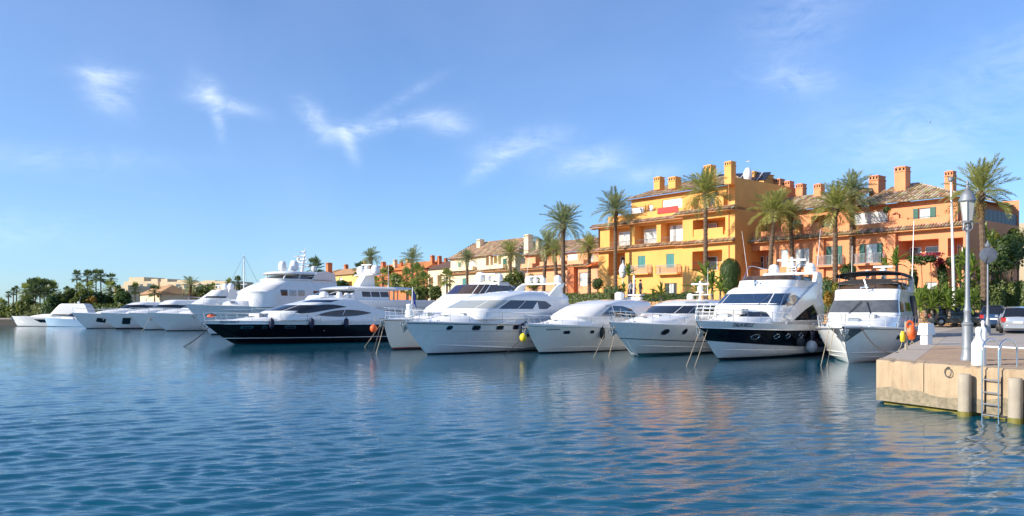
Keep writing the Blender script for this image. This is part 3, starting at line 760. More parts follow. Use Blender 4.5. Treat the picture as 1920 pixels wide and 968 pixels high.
def boat_fly_white():            # white flybridge boat beside the pier
    b = Boat('motor_yacht', 'white flybridge motor boat under black canvas, berthed along the stone pier', pz(1592, 681, 0), (-.55, -.835), 13.4, 11.9, 4.3, 1.62, 1.86, group='yachts moored stern-to', pdeck=2.7, pwl=1.5, t0=.5)
    b.band('bottom', 0, .24, 'gelcoat', nv=4); b.band('hull', .24, .95, 'gelcoat', nv=8); b.band('bulwark', .965, 1.0, 'gelcoat', nv=2, off=.03); b.rub('rubbing_strake', .955, 'stripe_grey', .03, off=.02)
    b.strake(.42, .1, .995, 'gelcoat', .045, .44); b.strake(.30, .3, .96, 'gelcoat', .03, .34); b.strake(.405, .1, .985, 'stripe_grey', .012, .425)
    b.deck()
    b.hullpoly('anchor_pocket', [(12.35, 1.72), (13.05, 1.72), (12.85, 1.12)], 'glass_grey', off=.02)
    b.anchor(1.45); b.port(9.3, 1.28, .5, .22, slant=.4, sq=5); b.port(5.3, 1.25, .5, .22, slant=.4, sq=5)
    tr = House(b, [(1.6, 11.6, 1.8, 1.62, 3.0, 2.0), (1.95, 11.2, 1.8, 1.62, 3.0, 2.0), (2.25, 10.2, 1.8, 1.58, 2.2, 2.2), (2.38, 9.4, 1.8, 1.5, 2.0, 2.3)]); tr.build('coachroof')
    h = House(b, [(1.8, 9.1, 1.8, 1.66, 1.0, 3.0), (2.45, 8.8, 1.8, 1.66, 1.0, 3.0), (3.25, 7.8, 1.8, 1.52, .8, 3.2), (3.4, 7.7, 1.6, 1.52, .8, 3.2), (3.75, 7.5, 1.5, 1.55, .8, 3.0), (3.8, 7.45, 1.5, 1.5, .8, 3.0)])
    h.build('superstructure')
    h.strip('windscreen', .0, .84, 2.52, 3.2, 'glass_grey', n=8); h.strip('side_window', .98, 1.22, 2.55, (3.15, 3.0), 'glass_dark', n=6); h.poly('side_window', [(5.7, 2.6), (3.2, 2.6), (3.4, 3.1), (5.2, 3.1)], 'glass_dark')
    s = House(b, [(3.78, 7.3, 3.0, 1.5, .8, 3.0), (4.08, 7.0, 3.0, 1.42, .8, 3.0)]); s.build('fly_screen', 'glass_brown', cap=False)
    s2 = House(b, [(3.78, 3.2, 1.6, 1.5, .3, 3.0), (4.0, 3.2, 1.6, 1.5, .3, 3.0)]); s2.build('fly_coaming')
    b.tube('screen_rail', [s.pt(u, 4.1, 1) for u in [1.7, 1.4, 1.1, 1., .8, .6, .4, .2, 0]] + [s.pt(u, 4.1, -1) for u in [.2, .4, .6, .8, 1., 1.1, 1.4, 1.7]], .028, 'chrome', 6)
    # black canvas: screen cover with a peak, and the bimini above it
    def canopy(name, x0, x1, w, z0, crown, drop, m_='canvas_black'):
        m = MB(); rings = []
        for i in range(9):
            x = lerp(x0, x1, i / 8); e = math.sin(math.pi * i / 8) ** .5
            rings.append([(x, w * math.sin(a), z0 + crown * math.cos(a) * (.5 + .5 * e) - drop * (1 - math.cos(a)) * .0 - (drop if abs(a) > 1.45 else 0)) for a in [R(q) for q in range(-90, 91, 12)]])
        m.loft(rings, False); m.loft([[(p[0], p[1], p[2] - .03) for p in reversed(r)] for r in rings], False); return m.obj(name, m_, b.root, smooth=60)
    m = MB(); m.loft([[(7.02, y, 4.10 + .26 * (1 - (y / 1.46) ** 2) ** .5 * (1 if abs(y) > .05 else 1.06)) for y in [k * .146 for k in range(-10, 11)]], [(7.06, y, 4.09) for y in [k * .146 for k in range(-10, 11)]]], False); m.obj('screen_flap', 'canvas_black', b.root)
    canopy('screen_cover', 7.04, 3.0, 1.48, 4.10, .27, .0); canopy('bimini', 6.4, 2.4, 1.6, 4.62, .30, .10)
    for x in (6.0, 4.4, 2.6): b.tube('bimini_bow', [(x - .2, 1.5, 4.0), (x, 1.5, 4.66)], .02, 'chrome', 6, True)
    b.plate('radar_arch', [(1.6, 3.7), (2.8, 3.7), (2.5, 4.5), (2.0, 4.55)], 1.62, 1.45, 'gelcoat')
    MB().rbox(2.0, 2.5, -1.6, 1.6, 4.44, 4.54, .02).obj('arch_beam', 'gelcoat', b.root)
    b.aerial(2.2, 1.55, 4.4, 3.6, .8, .018); b.aerial(2.4, -1.5, 4.4, 2.2, .2, .012)
    b.radar(2.2, .1, 4.95, 1.0, .2); b.dome(2.2, -.7, 4.7, .2, .4); m = MB(); m.tube([(2.2, .1, 4.5), (2.2, .1, 4.8)], .1, 8); m.obj('mast', 'gelcoat', b.root)
    m = MB(); m.ball((7.6, .05, 3.95), .1, 8); m.tube([(7.8, -.15, 3.84), (8.0, -.15, 3.9), (7.7, .2, 3.9)], .035, 6); m.tube([(7.9, .15, 3.84), (7.75, .0, 4.3)], .03, 6); m.obj('horn', 'chrome', b.root)
    for y in (.45, -.55): b.tube('wiper', [(8.85, y, 2.47), (8.1, y * .25 + .05, 3.12)], .022, 'black_rubber', 5)
    # aft enclosure
    en = House(b, [(1.9, 3.0, .6, 1.7, .1, 4), (3.5, 3.0, 1.2, 1.6, .1, 4)]); en.build('cockpit_cover', 'canvas_black'); en.poly('clear_panel', [(2.4, 2.2), (1.2, 2.1), (1.55, 3.1), (2.2, 3.3)], 'canvas_tan')
    b.rail(.22, .985, .62, .06, 10, mids=1); b.root.scale = (1, 1.08, 1)
    return b
def boat_express_grey():         # hardtop express with long rounded bow
    b = Boat('motor_yacht', 'white hardtop yacht with dark hull line and long wraparound black windows', pz(1192.6, 667.8, 0), HD, 15.6, 12.6, 4.5, 1.6, 2.0, group='yachts moored stern-to', flare=1.6)
    b.band('bottom', 0, .27, 'antifoul_teal', nv=3); b.band('lower_topside', .27, (.50, .62), 'gelcoat', nv=4); b.band('stripe', (.50, .62), (.52, .64), 'antifoul_dark', nv=1, off=.004); b.band('hull', (.52, .64), .93, 'gelcoat', nv=5); b.band('bulwark', .93, 1.0, 'gelcoat', nv=3, off=.012); b.deck()
    b.strake(.37, .42, .93, 'gelcoat', .035, .46)
    for x, w in ((11.6, .5), (10.0, .34)): b.port(x, 1.40, w, .3, rim='stripe_grey', sq=2.0)
    b.plate('stem_guard', [(12.55, .0), (12.95, .1), (14.9, 1.6), (14.3, 1.65)], .13, -.13, 'gelcoat', False); b.anchor(1.55)
    tr = House(b, [(1.6, 13.6, 1.6, 1.72, 4.4, 2.0), (2.05, 13.0, 1.6, 1.72, 4.4, 2.0), (2.3, 11.4, 1.6, 1.68, 3.6, 2.0), (2.42, 10.6, 1.6, 1.6, 3.4, 2.0)]); tr.build('coachroof')
    h = House(b, [(1.9, 10.6, 1.9, 1.75, 2.1, 2.2), (2.42, 10.3, 1.9, 1.75, 2.1, 2.2), (2.95, 8.8, 1.9, 1.64, 1.9, 2.3), (3.05, 8.5, 2.0, 1.62, 1.9, 2.3), (3.24, 7.7, 2.1, 1.5, 1.8, 2.3), (3.34, 6.9, 2.2, 1.3, 1.7, 2.2), (3.37, 6.3, 2.4, 1.1, 1.6, 2.2)])
    h.build('superstructure')
    for u0, u1 in ((0, .36), (.38, .70), (.72, 1.03)): h.strip('windscreen', u0, u1, 2.47, 2.94, 'glass_dark', n=6)
    h.strip('side_window', 1.06, 1.42, 2.45, (2.93, 2.95), 'glass_dark'); h.strip('side_window', 1.45, 1.78, 2.45, (2.95, 2.7), 'glass_dark')
    h.strip('sunroof', .3, 1.0, 3.1, 3.22, 'glass_pale')
    b.rail(.40, .985, .62, .05, 8, mids=1)
    m = MB(); m.tube([(4.1, 0, 3.2), (4.0, 0, 4.0)], [.10, .07], 8); m.rbox(3.8, 4.2, -.75, .75, 3.68, 3.74, .02); m.rbox(3.9, 4.15, -.3, .3, 3.86, 3.91, .02); m.obj('mast', 'gelcoat', b.root)
    b.radar(4.05, 0, 4.1, 1.2, .1); b.dome(4.0, -.75, 3.4, .22, .42); b.aerial(4.0, .5, 3.7, 1.8, .05); b.lathe('masthead_light', [(.05, 4.5), (.08, 4.52), (.08, 4.6), (.01, 4.64)], (4.05, 0, 0), 'gelcoat', 8)
    return b
def boat_cover_white():          # express cruiser with a white windscreen cover
    b = Boat('motor_yacht', 'white express cruiser with white cover over its windscreen and blue side glass', pz(1013, 663, 0), HD, 14.2, 12.6, 4.2, 1.55, 1.85, group='yachts moored stern-to')
    b.band('bottom', 0, .255, 'antifoul_dark', nv=3); b.band('hull', .255, .94, 'gelcoat_cream', nv=8); b.band('bulwark', .94, 1., 'gelcoat', nv=2, off=.015); b.deck()
    b.rub('rubbing_strake', .94, 'stripe_grey', .014, off=.012); b.strake(.36, .25, .97, 'gelcoat_cream', .022, .38)
    for x, w in ((11.3, .42), (9.3, .28), (7.5, .28)): b.port(x, 1.30, w, .17, rim='stripe_grey', slant=.3, sq=4)
    for k in range(7): b.hullpoly('maker_mark', [(12.75 - k*.13, 1.53), (12.66 - k*.13, 1.53), (12.69 - k*.13, 1.44), (12.78 - k*.13, 1.44)], 'stripe_grey', sides=(1,), off=.006)
    b.anchor(1.5)
    tr = House(b, [(1.5, 12.6, 1.2, 1.6, 3.8, 2.0), (1.9, 12.0, 1.2, 1.6, 3.8, 2.0), (2.1, 10.8, 1.2, 1.55, 3.2, 2.0)]); tr.build('coachroof')
    h = House(b, [(1.8, 10.2, 1.2, 1.68, 2.3, 2.2), (2.25, 10.3, 1.2, 1.68, 1.9, 2.3), (2.55, 9.6, 1.2, 1.64, 1.8, 2.3), (3.0, 8.2, 1.2, 1.54, 1.5, 2.4), (3.22, 7.2, 1.3, 1.44, 1.5, 2.4), (3.38, 5.9, 1.5, 1.26, 1.5, 2.2), (3.42, 5.2, 1.8, 1.0, 1.4, 2.2)])
    h.build('superstructure'); h.strip('windscreen_cover', 0, 1.0, 2.28, 3.06, 'windscreen_cover', n=12, off=.025)
    h.poly('side_window', [(8.3, 2.3), (6.6, 2.3), (6.75, 2.98), (7.3, 3.0)], 'glass_blue'); h.poly('side_window', [(6.5, 2.2), (3.4, 2.2), (4.2, 2.75), (5.2, 2.95), (6.6, 2.98)], 'glass_dark')
    m = MB()
    for k in range(4): m.tube([(5.9 - k*.7, 1.85, 1.75), (6.15 - k*.7, 1.85, 2.75 - k*.12)], .028, 5)
    m.tube([(6.15, 1.85, 2.75), (4.05, 1.85, 2.39), (3.2, 1.85, 2.1)], .028, 5); m.tube([(6.0, 1.85, 2.25), (3.7, 1.85, 2.1)], .02, 5); m.obj('boarding_gate', 'chrome', b.root)
    b.rail(.42, .985, .55, .05, 8, mids=0); b.port(3.0, 2.95, .2, .2, sides=(), name='vent')
    fender(b, 8.5, 1.2, 'fender_black', .16, .72, 'black ribbed sausage fender on the cream topside')
    # tender and passerelle gear carried aft
    m = MB(); m.lathe([(.2, 3.4), (.34, 3.5), (.34, 3.9), (.2, 4.0)], 14, (2.6, -.3, 0)); m.obj('satellite_dome', 'gelcoat', b.root, smooth=40)
    m = MB(); m.tube([(2.0, .5, 3.3), (1.9, .5, 5.2)], .06, 8); m.rbox(1.6, 2.2, -.4, 1.2, 3.75, 3.82, .02); m.rbox(1.7, 2.1, -.2, 1.1, 3.45, 3.65, .05); m.obj('mast', 'gelcoat', b.root)
    return b
def boat_hardtop_white():        # the white hardtop yacht with four portholes
    b = Boat('motor_yacht', 'white hardtop yacht with four oval portholes and slanted windscreen panes', pz(803, 665, 0), HD, 16.8, 14.7, 4.7, 1.75, 2.02, group='yachts moored stern-to')
    b.band('bottom', 0, .235, 'antifoul_dark', nv=3); b.band('hull', .235, .95, 'gelcoat', nv=9); b.band('bulwark', .96, 1.0, 'gelcoat', nv=2, off=.02); b.deck(); b.rub('rubbing_strake', .955, 'stripe_grey', .03, off=.015)
    b.strake(.30, .5, .93, 'gelcoat', .05, .44); b.strake(.50, .0, .90, 'gelcoat', .016, .50); b.strake(.78, .05, .97, 'stripe_grey', .010, .78)
    b.port(14.0, 1.62, .34, .24, sq=2.2)
    for x in (12.2, 10.4, 9.0): b.port(x, 1.6, .52, .26, sq=4, slant=.15)
    b.plate('stem_shoe', [(14.75, .3), (15.0, .3), (16.55, 1.75), (16.2, 1.75)], .05, -.05, 'gelcoat', False); b.anchor(1.72)
    tr = House(b, [(1.7, 15.2, 2.0, 1.85, 5.5, 2.0), (2.1, 14.6, 2.0, 1.85, 5.5, 2.0), (2.5, 12.2, 2.0, 1.8, 4.4, 2.0), (2.72, 11.2, 2.0, 1.72, 4.0, 2.0), (2.76, 10.8, 2.0, 1.6, 3.8, 2.0)]); tr.build('coachroof')
    h = House(b, [(2.1, 12.6, 2.4, 1.95, 1.5, 2.4), (2.72, 12.2, 2.4, 1.95, 1.5, 2.4), (3.34, 10.5, 2.4, 1.78, 1.4, 2.6), (3.46, 10.3, 2.4, 1.80, 1.4, 2.5), (3.62, 9.8, 2.4, 1.74, 1.6, 2.4), (3.86, 8.4, 2.5, 1.5, 1.8, 2.3), (3.98, 7.1, 2.8, 1.2, 1.8, 2.2), (4.02, 6.4, 3.2, .9, 1.8, 2.1)])
    h.build('superstructure')
    for u0, u1 in ((0, .36), (.385, .70), (.725, 1.0)): h.strip('windscreen', u0, u1, 2.78, 3.31, 'glass_pale', n=6)
    h.strip('side_window', 1.02, 1.26, 2.76, 3.32, 'glass_dark', n=5); h.strip('side_window', 1.27, 1.46, 2.76, 3.32, 'glass_dark', n=5)
    h.poly('side_window', [(6.1, 2.76), (5.2, 2.76), (4.6, 3.0), (5.2, 3.3), (6.1, 3.31)], 'glass_brown')
    b.rail(.30, .985, .70, .05, 10, mids=1)
    b.plate('radar_arch', [(3.0, 3.4), (4.8, 3.6), (3.7, 4.4), (3.2, 4.6), (2.8, 4.6), (3.1, 4.2)], 1.75, 1.6, 'gelcoat')
    m = MB(); m.rbox(2.8, 3.3, -1.75, 1.75, 4.52, 4.62, .03); m.obj('arch_beam', 'gelcoat', b.root)
    b.dome(3.0, 1.3, 4.66, .27, .52); b.dome(3.0, -.0, 4.66, .22, .4); b.dome(3.0, -1.3, 4.66, .27, .52); b.radar(3.1, -.6, 4.8, 1.2, .4); b.aerial(2.9, -1.6, 4.6, 2.0, .4)
    b.tube('spotlight', [(6.8, .0, 3.85), (6.8, .0, 4.0), (6.65, 0, 4.05)], .05, 'chrome', 8)
    m = MB(); m.tube([(4.4, 1.9, 2.0), (4.3, 1.9, 2.8), (5.2, 1.9, 2.85), (5.7, 1.9, 2.0)], .02, 5); m.tube([(4.35, 1.9, 2.4), (5.45, 1.9, 2.42)], .014, 5); m.obj('gangway_rail', 'chrome', b.root)
    fender(b, 8.35, 1.42, 'fender_navy', .30, .95, 'large navy fender beside the last porthole of the hardtop yacht')
    return b
def boat_trawler():              # cream hull mostly hidden behind the hardtop yacht
    b = Boat('motor_yacht', 'cream hulled cruiser with red boot line half hidden behind the hardtop yacht', pz(738, 656, 0), HD, 15.6, 14.6, 4.7, 1.85, 2.12, group='yachts moored stern-to', stem=1.6, pdeck=2.6)
    b.band('bottom', 0, .215, 'antifoul_dark', nv=3); b.band('boot_stripe', .215, .25, 'antifoul_red', nv=1, off=.004); b.band('hull', .25, .95, 'gelcoat_cream', nv=8); b.band('bulwark', .95, 1., 'gelcoat', nv=2, off=.02); b.rub('rubbing_strake', .955, 'antifoul_red', .022, off=.02); b.deck()
    b.anchor(1.9)
    tr = House(b, [(1.8, 13.0, 1.8, 1.8, 4, 2.0), (2.3, 12.4, 1.8, 1.8, 4, 2.), (2.6, 11, 1.8, 1.7, 3.2, 2.)]); tr.build('coachroof')
    h = House(b, [(2.0, 11.0, 1.8, 1.9, 1.6, 2.6), (2.8, 10.5, 1.8, 1.9, 1.6, 2.6), (3.55, 9.0, 1.8, 1.76, 1.4, 2.8), (3.75, 8.8, 1.6, 1.76, 1.4, 2.8), (3.9, 8.5, 1.6, 1.7, 1.4, 2.8)]); h.build('superstructure')
    h.strip('windscreen_cover', 0, 1., 2.85, 3.5, 'windscreen_cover', n=10, off=.03); h.strip('side_window', 1.05, 1.8, 2.8, 3.4, 'glass_dark')
    s = House(b, [(3.9, 8.3, 3.0, 1.66, 1.2, 2.6), (4.6, 7.4, 3.0, 1.5, 1.2, 2.6), (4.64, 7.2, 3.0, 1.45, 1.2, 2.6)]); s.build('fly_screen', 'glass_brown', cap=True); s.strip('screen_edge', 0, .35, 3.95, 4.55, 'canvas_navy', n=4, sides=(-1,))
    for u in (.5, .78, 1.0): s.strip('screen_post', u, u + .03, 3.92, 4.6, 'gelcoat', n=1)
    [MB().prism([(3.2, 3.8), (5.8, 3.8), (5.0, 4.8), (4.0, 4.8)], lambda x, z: (x, sd * 1.5, z), lambda x, z: (x, sd * 1.35, z)).obj('radar_arch', 'gelcoat', b.root) for sd in (1, -1)]; MB().rbox(3.9, 5.1, -1.5, 1.5, 4.72, 4.86, .03).obj('arch_beam', 'gelcoat', b.root)
    a = MB(); a.rbox(3.7, 5.3, -1.3, 1.3, 3.9, 4.7, .1); a.obj('arch_base', 'gelcoat', b.root)
    b.dome(4.5, -.9, 4.95, .40, .78); b.dome(4.5, 1.0, 4.95, .32, .6); b.radar(4.6, 0, 5.2, 1.3, .2)
    for sd in (1, -1): b.tube('stern_arch', [(3.2, sd * 1.5, 3.9), (3.1, sd * 1.5, 4.4), (4.0, sd * 1.5, 4.75)], .04, 'gelcoat', 6)
    b.rail(.45, .985, .75, .04, 9, mids=2)
    m = MB(); m.lathe([(.34, 2.2), (.34, 2.3), (.22, 2.5), (.2, 2.95), (.26, 3.0), (.2, 3.1), (.02, 3.15)], 14, (13.4, .3, 0)); m.obj('windlass', 'gelcoat', b.root, smooth=40)
    m = MB(); m.rbox(12.0, 12.7, -.9, -.2, 2.3, 2.75, .06); m.obj('deck_locker', 'gelcoat', b.root)
    b.tube('jackstaff', [(12.9, 0, 2.3), (12.8, 0, 4.3)], .03, 'gelcoat', 6)
    m = MB(); m.loft([[(12.8 - .03*i - .28*q, .05*math.sin(q*3+i*.9), 4.05 - .24*i - .35*q*q) for q in (0, .3, .6, 1.)] for i in range(5)], False); o = m.obj('flag', 'flag_blue', b.root, smooth=60)
    m = MB(); m.loft([[(12.7 - .03*i - .26*q, .05*math.sin(q*3+i*.9+2), 3.12 - .18*i - .35*q*q) for q in (0, .3, .6, 1.)] for i in range(3)], False); m.obj('flag', 'flag_white', b.root, smooth=60)
    p = b.world((15.6, -.9, 1.35)); 
    o = thing('mooring_buoy', 'orange ball buoy hanging off the cream bow', 'buoy', (p.x, p.y, 1.45)); MB().ball((0, 0, 0), .24, 14, (1, 1, 1.15)).obj('float', 'buoy_orange', o, smooth=180); MB().tube([(0, 0, .2), (.1, .25, .75)], .015, 5).obj('lanyard', 'rope', o)
    return b
def boat_black():                # the long black sports yacht
    b = Boat('motor_yacht', 'long black hulled sports yacht with white coupe cabin and lens shaped windows', pz(442, 645.7, 0), (-.72, -.69), 20.2, 17.4, 5.1, 1.72, 1.92, group='yachts moored stern-to', t0=.38)
    b.band('bottom', 0, .27, 'antifoul_dark', nv=3); b.band('lower_topside', .27, .40, 'hull_black', nv=2); b.band('stripe', .40, .425, 'gelcoat', nv=1, off=.006); b.band('hull', .425, .89, 'hull_black', nv=6); b.band('bulwark', .89, 1., 'gelcoat', nv=3); b.rub('rubbing_strake', .89, 'chrome', .02); b.deck()
    for x, w in ((16.9, .75), (15.6, .3), (13.6, .75)): b.port(x, 1.34, w, .18, rim='chrome', sq=5)
    b.port(10.7, 1.0, .1, .1, rim='chrome', sq=2)
    tr = House(b, [(1.6, 19.0, 1.6, 2.1, 8, 1.8), (1.95, 18.0, 1.6, 2.1, 7.5, 1.9), (2.3, 15.2, 1.6, 2.05, 5.5, 2.), (2.5, 14.4, 3.0, 2.0, 4.6, 2.), (2.6, 13.8, 4.0, 1.9, 4.2, 2.)]); tr.build('coachroof')
    h = House(b, [(1.9, 15.6, 3.4, 2.16, 2.8, 2.2), (2.3, 15.4, 3.6, 2.12, 2.8, 2.2), (2.62, 14.9, 4.4, 2.06, 2.6, 2.2), (3.2, 12.9, 6.2, 1.86, 2.2, 2.3), (3.32, 12.4, 6.6, 1.84, 2.2, 2.3), (3.56, 11.4, 7.0, 1.70, 2.2, 2.3), (3.78, 10.0, 7.6, 1.4, 2.0, 2.2), (3.84, 9.2, 8.0, 1.1, 1.8, 2.1)])
    h.build('superstructure')
    for u0, u1 in ((0, .45), (.48, .93)): h.strip('windscreen', u0, u1, 2.68, 3.16, 'glass_dark', n=8)
    h.strip('sunroof', .2, 1.0, 3.4, 3.62, 'glass_blue')
    h.poly('side_window', [(12.7, 2.42), (13.3, 2.56)] + arcpts(13.0, 2.66, 8.3, 3.02, -.36, 10)[1:] + arcpts(8.3, 3.02, 12.0, 2.48, .02, 6)[1:-1], 'glass_dark')
    h.poly('saloon_window', arcpts(11.4, 2.32, 5.9, 2.5, -.36, 12) + arcpts(5.9, 2.5, 11.4, 2.32, -.22, 12)[1:-1], 'glass_brown')
    b.tube('window_bar', [(9.0, 2.13, 2.12), (8.6, 2.06, 2.75)], .03, 'gelcoat', 5, True); b.tube('window_bar', [(10.6, 1.99, 2.75), (10.5, 1.88, 3.2)], .025, 'hull_black', 5, True)
    b.tube('cockpit_rail', [(2.2, 2.2, 2.0), (1.8, 2.2, 2.15), (.6, 2.2, 2.0)], .05, 'chrome', 6, True)
    b.rail(.55, .985, .62, .05, 9, mids=1); b.anchor(1.55)
    b.text("Pearl's Irma II", 19.0, 1.73, .25, shear=.3, off=.03)
    for x in (15.2, 12.0, 8.9): fender(b, x, 1.66, 'fender_navy', .2, .75, 'navy fender hung along the black topside below the coupe cabin', group='navy fenders of the black yacht')
    p = b.world((19.3, -.3, 2.25))
    o = thing('life_jacket', 'orange life jacket bundle on the bow of the black yacht', 'life jacket', p)
    m = MB()
    for i, (dx, dy, dz, r) in enumerate([(0,0,0,.17),(.16,.08,.02,.14),(-.14,.03,.0,.15),(.03,-.1,.06,.13)]): m.ball((dx, dy, dz), r, 10, (1.2, 1, .7))
    m.obj('padding', 'buoy_orange', o, smooth=180); MB().tube([(-.4, 0, .05), (0, .2, .18), (.4, .1, .06)], .05, 6).obj('strap', 'canvas_navy', o)
    return b
def boat_tri():                  # enclosed flybridge yacht behind the black one
    b = Boat('motor_yacht', 'tall white yacht with enclosed upper saloon and domed radar mast behind the black yacht', (-21.9, 71.5), (-.72, -.69), 19.0, 17.4, 5.4, 2.2, 2.7, group='yachts moored stern-to')
    b.band('bottom', 0, .2, 'antifoul_dark', nv=2); b.band('hull', .2, 1., 'gelcoat', nv=8); b.deck(); b.rub('rubbing_strake', .96, 'stripe_grey', .03)
    m1 = House(b, [(2.1, 15.0, 1.0, 2.3, 3.5, 2.2), (2.7, 14.6, 1.0, 2.3, 3.5, 2.2), (3.6, 13.6, 1.0, 2.2, 3, 2.3)]); m1.build('superstructure'); m1.poly('saloon_window', [(8.2, 2.45), (3.0, 2.35), (3.0, 3.25), (8.8, 3.3)], 'glass_brown')
    m1.strip('side_window', .5, 1.1, 2.9, 3.4, 'glass_dark')
    d = House(b, [(3.55, 14.2, .2, 2.4, 4.2, 2.1), (3.75, 14.4, 1.0, 2.5, 4.2, 2.1), (4.45, 13.4, .2, 2.42, 3.8, 2.1), (4.5, 13.2, .4, 2.3, 3.8, 2.1)]); d.build('upper_deck')
    b.hullpoly('fairlead', [(1.3, 1.9), (.7, 1.9), (.7, 2.0), (1.3, 2.0)], 'glass_dark')
    u = House(b, [(4.4, 13.4, 5.6, 2.0, 2.4, 2.3), (4.9, 13.0, 5.6, 2.0, 2.4, 2.3), (5.5, 11.2, 5.6, 1.86, 2.1, 2.4), (5.6, 11.8, 4.6, 2.0, 2.2, 2.4), (5.8, 11.4, 2.6, 2.05, 2.2, 2.3), (5.98, 10.4, 3.2, 1.8, 2.1, 2.2), (6.02, 9.8, 4.2, 1.5, 2, 2.2)]); u.build('pilothouse')
    for a, c in ((0, .45), (.5, .98)): u.strip('windscreen', a, c, 4.93, 5.44, 'glass_dark')
    for x in (8.7, 7.65, 6.6): u.poly('saloon_window', [(x, 4.8), (x - .95, 4.8), (x - .95, 5.4), (x, 5.4)], 'glass_brown')
    b.plate('radar_mast', [(6.3, 5.9), (8.2, 5.9), (7.2, 7.6), (6.4, 7.6)], .55, -.55, 'gelcoat', False)
    m = MB(); m.rbox(6.2, 7.3, -1.6, 1.6, 7.35, 7.5, .04); m.rbox(6.5, 6.9, -.5, .5, 7.5, 8.1, .04); m.obj('mast_spreader', 'gelcoat', b.root)
    b.dome(6.7, 1.25, 7.6, .45, .95); b.dome(6.7, -1.25, 7.6, .45, .95); b.radar(6.9, 0, 8.3, 1.3, .3); b.aerial(5.4, 1.55, 6.0, 2.9, .02, .03)
    b.dome(12.4, 1.3, 4.5, .45, .85, name='tender_cover')
    m = MB()
    for x, h_ in ((11.3, .9), (10.5, .8), (9.9, .75)): m.lathe([(.26, 4.4), (.26, 4.4 + h_*.85), (.18, 4.4 + h_), (.02, 4.42 + h_)], 12, (x, 2.15, 0))
    m.obj('life_raft', 'gelcoat', b.root, smooth=40); b.tube('crane', [(9.6, 2.1, 4.4), (9.5, 2.1, 5.6), (10.4, 2.1, 5.8)], .1, 'gelcoat', 8)
    b.root.scale = (1, 1, .84)
    b.rail(.6, .985, .8, .03, 8, mids=1)
    b.hullpoly('hull_window', [(9.5, 1.0), (7.5, 1.0), (7.5, 1.4), (9.5, 1.4)], 'glass_dark')
    return b
def boat_super():                # the biggest white yacht
    b = Boat('super_yacht', 'largest white yacht with flared bow, two domes and a lattice mast', pz(396, 628, 0), (-.70, -.714), 31.5, 28.5, 6.6, 2.9, 3.45, group='yachts moored stern-to', stem=1.0, flare=2.2, vc=.22)
    b.band('bottom', 0, .16, 'antifoul_dark', nv=2); b.band('hull', .16, .74, 'gelcoat', nv=6); b.band('knuckle', .74, 1.0, 'gelcoat', nv=4, off=.05); b.deck(); b.rub('rubbing_strake', .74, 'gelcoat', .05, off=.04)
    b.anchor(2.1)
    tr = House(b, [(2.8, 29.0, 2, 2.4, 8, 1.9), (3.5, 27.5, 2, 2.4, 8, 1.9), (3.9, 26.5, 4, 2.3, 6, 2.0), (4.1, 25.4, 6, 2.2, 5, 2.)]); tr.build('coachroof')
    h = House(b, [(3.2, 25.4, 10, 3.0, 3.4, 2.2), (3.9, 25.2, 11, 3.0, 3.4, 2.2), (4.7, 24.8, 12, 2.95, 3.0, 2.3), (5.0, 25.0, 12.6, 2.95, 3.2, 2.3), (6.2, 22.4, 13.8, 2.7, 2.6, 2.4), (6.4, 21.9, 14.0, 2.6, 2.5, 2.4)]); h.build('superstructure')
    for x0, x1, mt in ((21.3, 20.5, 'glass_brown'), (20.3, 19.3, 'curtain_glass'), (19.1, 18.2, 'glass_pale')): h.poly('saloon_window', [(x0, 4.55), (x1, 4.55), (x1, 5.25), (x0 + (.15 if x0 > 21 else 0), 5.25)], mt)
    h.strip('windscreen', 0, .9, 5.2, 5.85, 'windscreen_cover', n=10)
    h.poly('side_door', [(17.0, 4.3), (16.0, 4.3), (16.2, 5.2), (17.0, 5.2)], 'glass_dark'); h.poly('side_door', [(15.7, 4.3), (14.9, 4.3), (15.2, 5.2), (15.7, 5.2)], 'glass_dark')
    d = House(b, [(6.35, 21.8, 14.2, 2.6, 2.4, 2.4), (6.45, 21.9, 14.2, 2.7, 2.4, 2.4), (6.6, 21.9, 14.2, 2.7, 2.4, 2.4)]); d.build('upper_deck')
    f = House(b, [(6.55, 21.4, 15, 2.2, 2.2, 2.4), (6.95, 20.8, 15, 2.15, 2.2, 2.4)]); f.build('fly_screen', 'glass_grey', cap=True)
    ht = House(b, [(7.15, 21.6, 15, 2.5, 2.4, 2.4), (7.25, 21.7, 15, 2.6, 2.4, 2.4), (7.45, 21.4, 15, 2.5, 2.4, 2.4), (7.55, 20.8, 15.3, 2.3, 2.3, 2.3)]); ht.build('hardtop')
    for x in (20.6, 18.6, 16.6):
        for sd in (1, -1): b.tube('hardtop_post', [(x, sd * 2.1, 6.5), (x - .3, sd * 2.2, 7.25)], .09, 'gelcoat', 6)
    for sd in (1, -1): MB().prism([(17.2, 6.3), (13.4, 5.6), (13.8, 7.4), (15.2, 7.7), (16.4, 7.4)], lambda x, z: (x, sd * 2.7, z), lambda x, z: (x, sd * 2.5, z)).obj('aft_fin', 'gelcoat', b.root)
    b.dome(20.0, .9, 7.7, .5, 1.1); b.dome(18.4, .9, 7.7, .55, 1.25); b.dome(14.6, -.9, 7.9, .3, .6)
    m = MB(); m.tube([(16.8, 0, 7.5), (16.5, 0, 9.6)], [.24, .10], 8); m.tube([(16.5, 0, 9.6), (16.3, 0, 10.7)], [.06, .03], 6)
    for z, w in ((8.3, 1.2), (8.8, .9), (9.2, .7), (9.6, .5), (10.1, .3)):
        m.rbox(16.5, 16.65, -w, w, z, z + .06, .01); m.rbox(16.2, 17.3, -.04, .04, z - .12, z - .06, .01)
        for y in (-w, w): m.ball((16.57, y, z + .14), .09, 6)
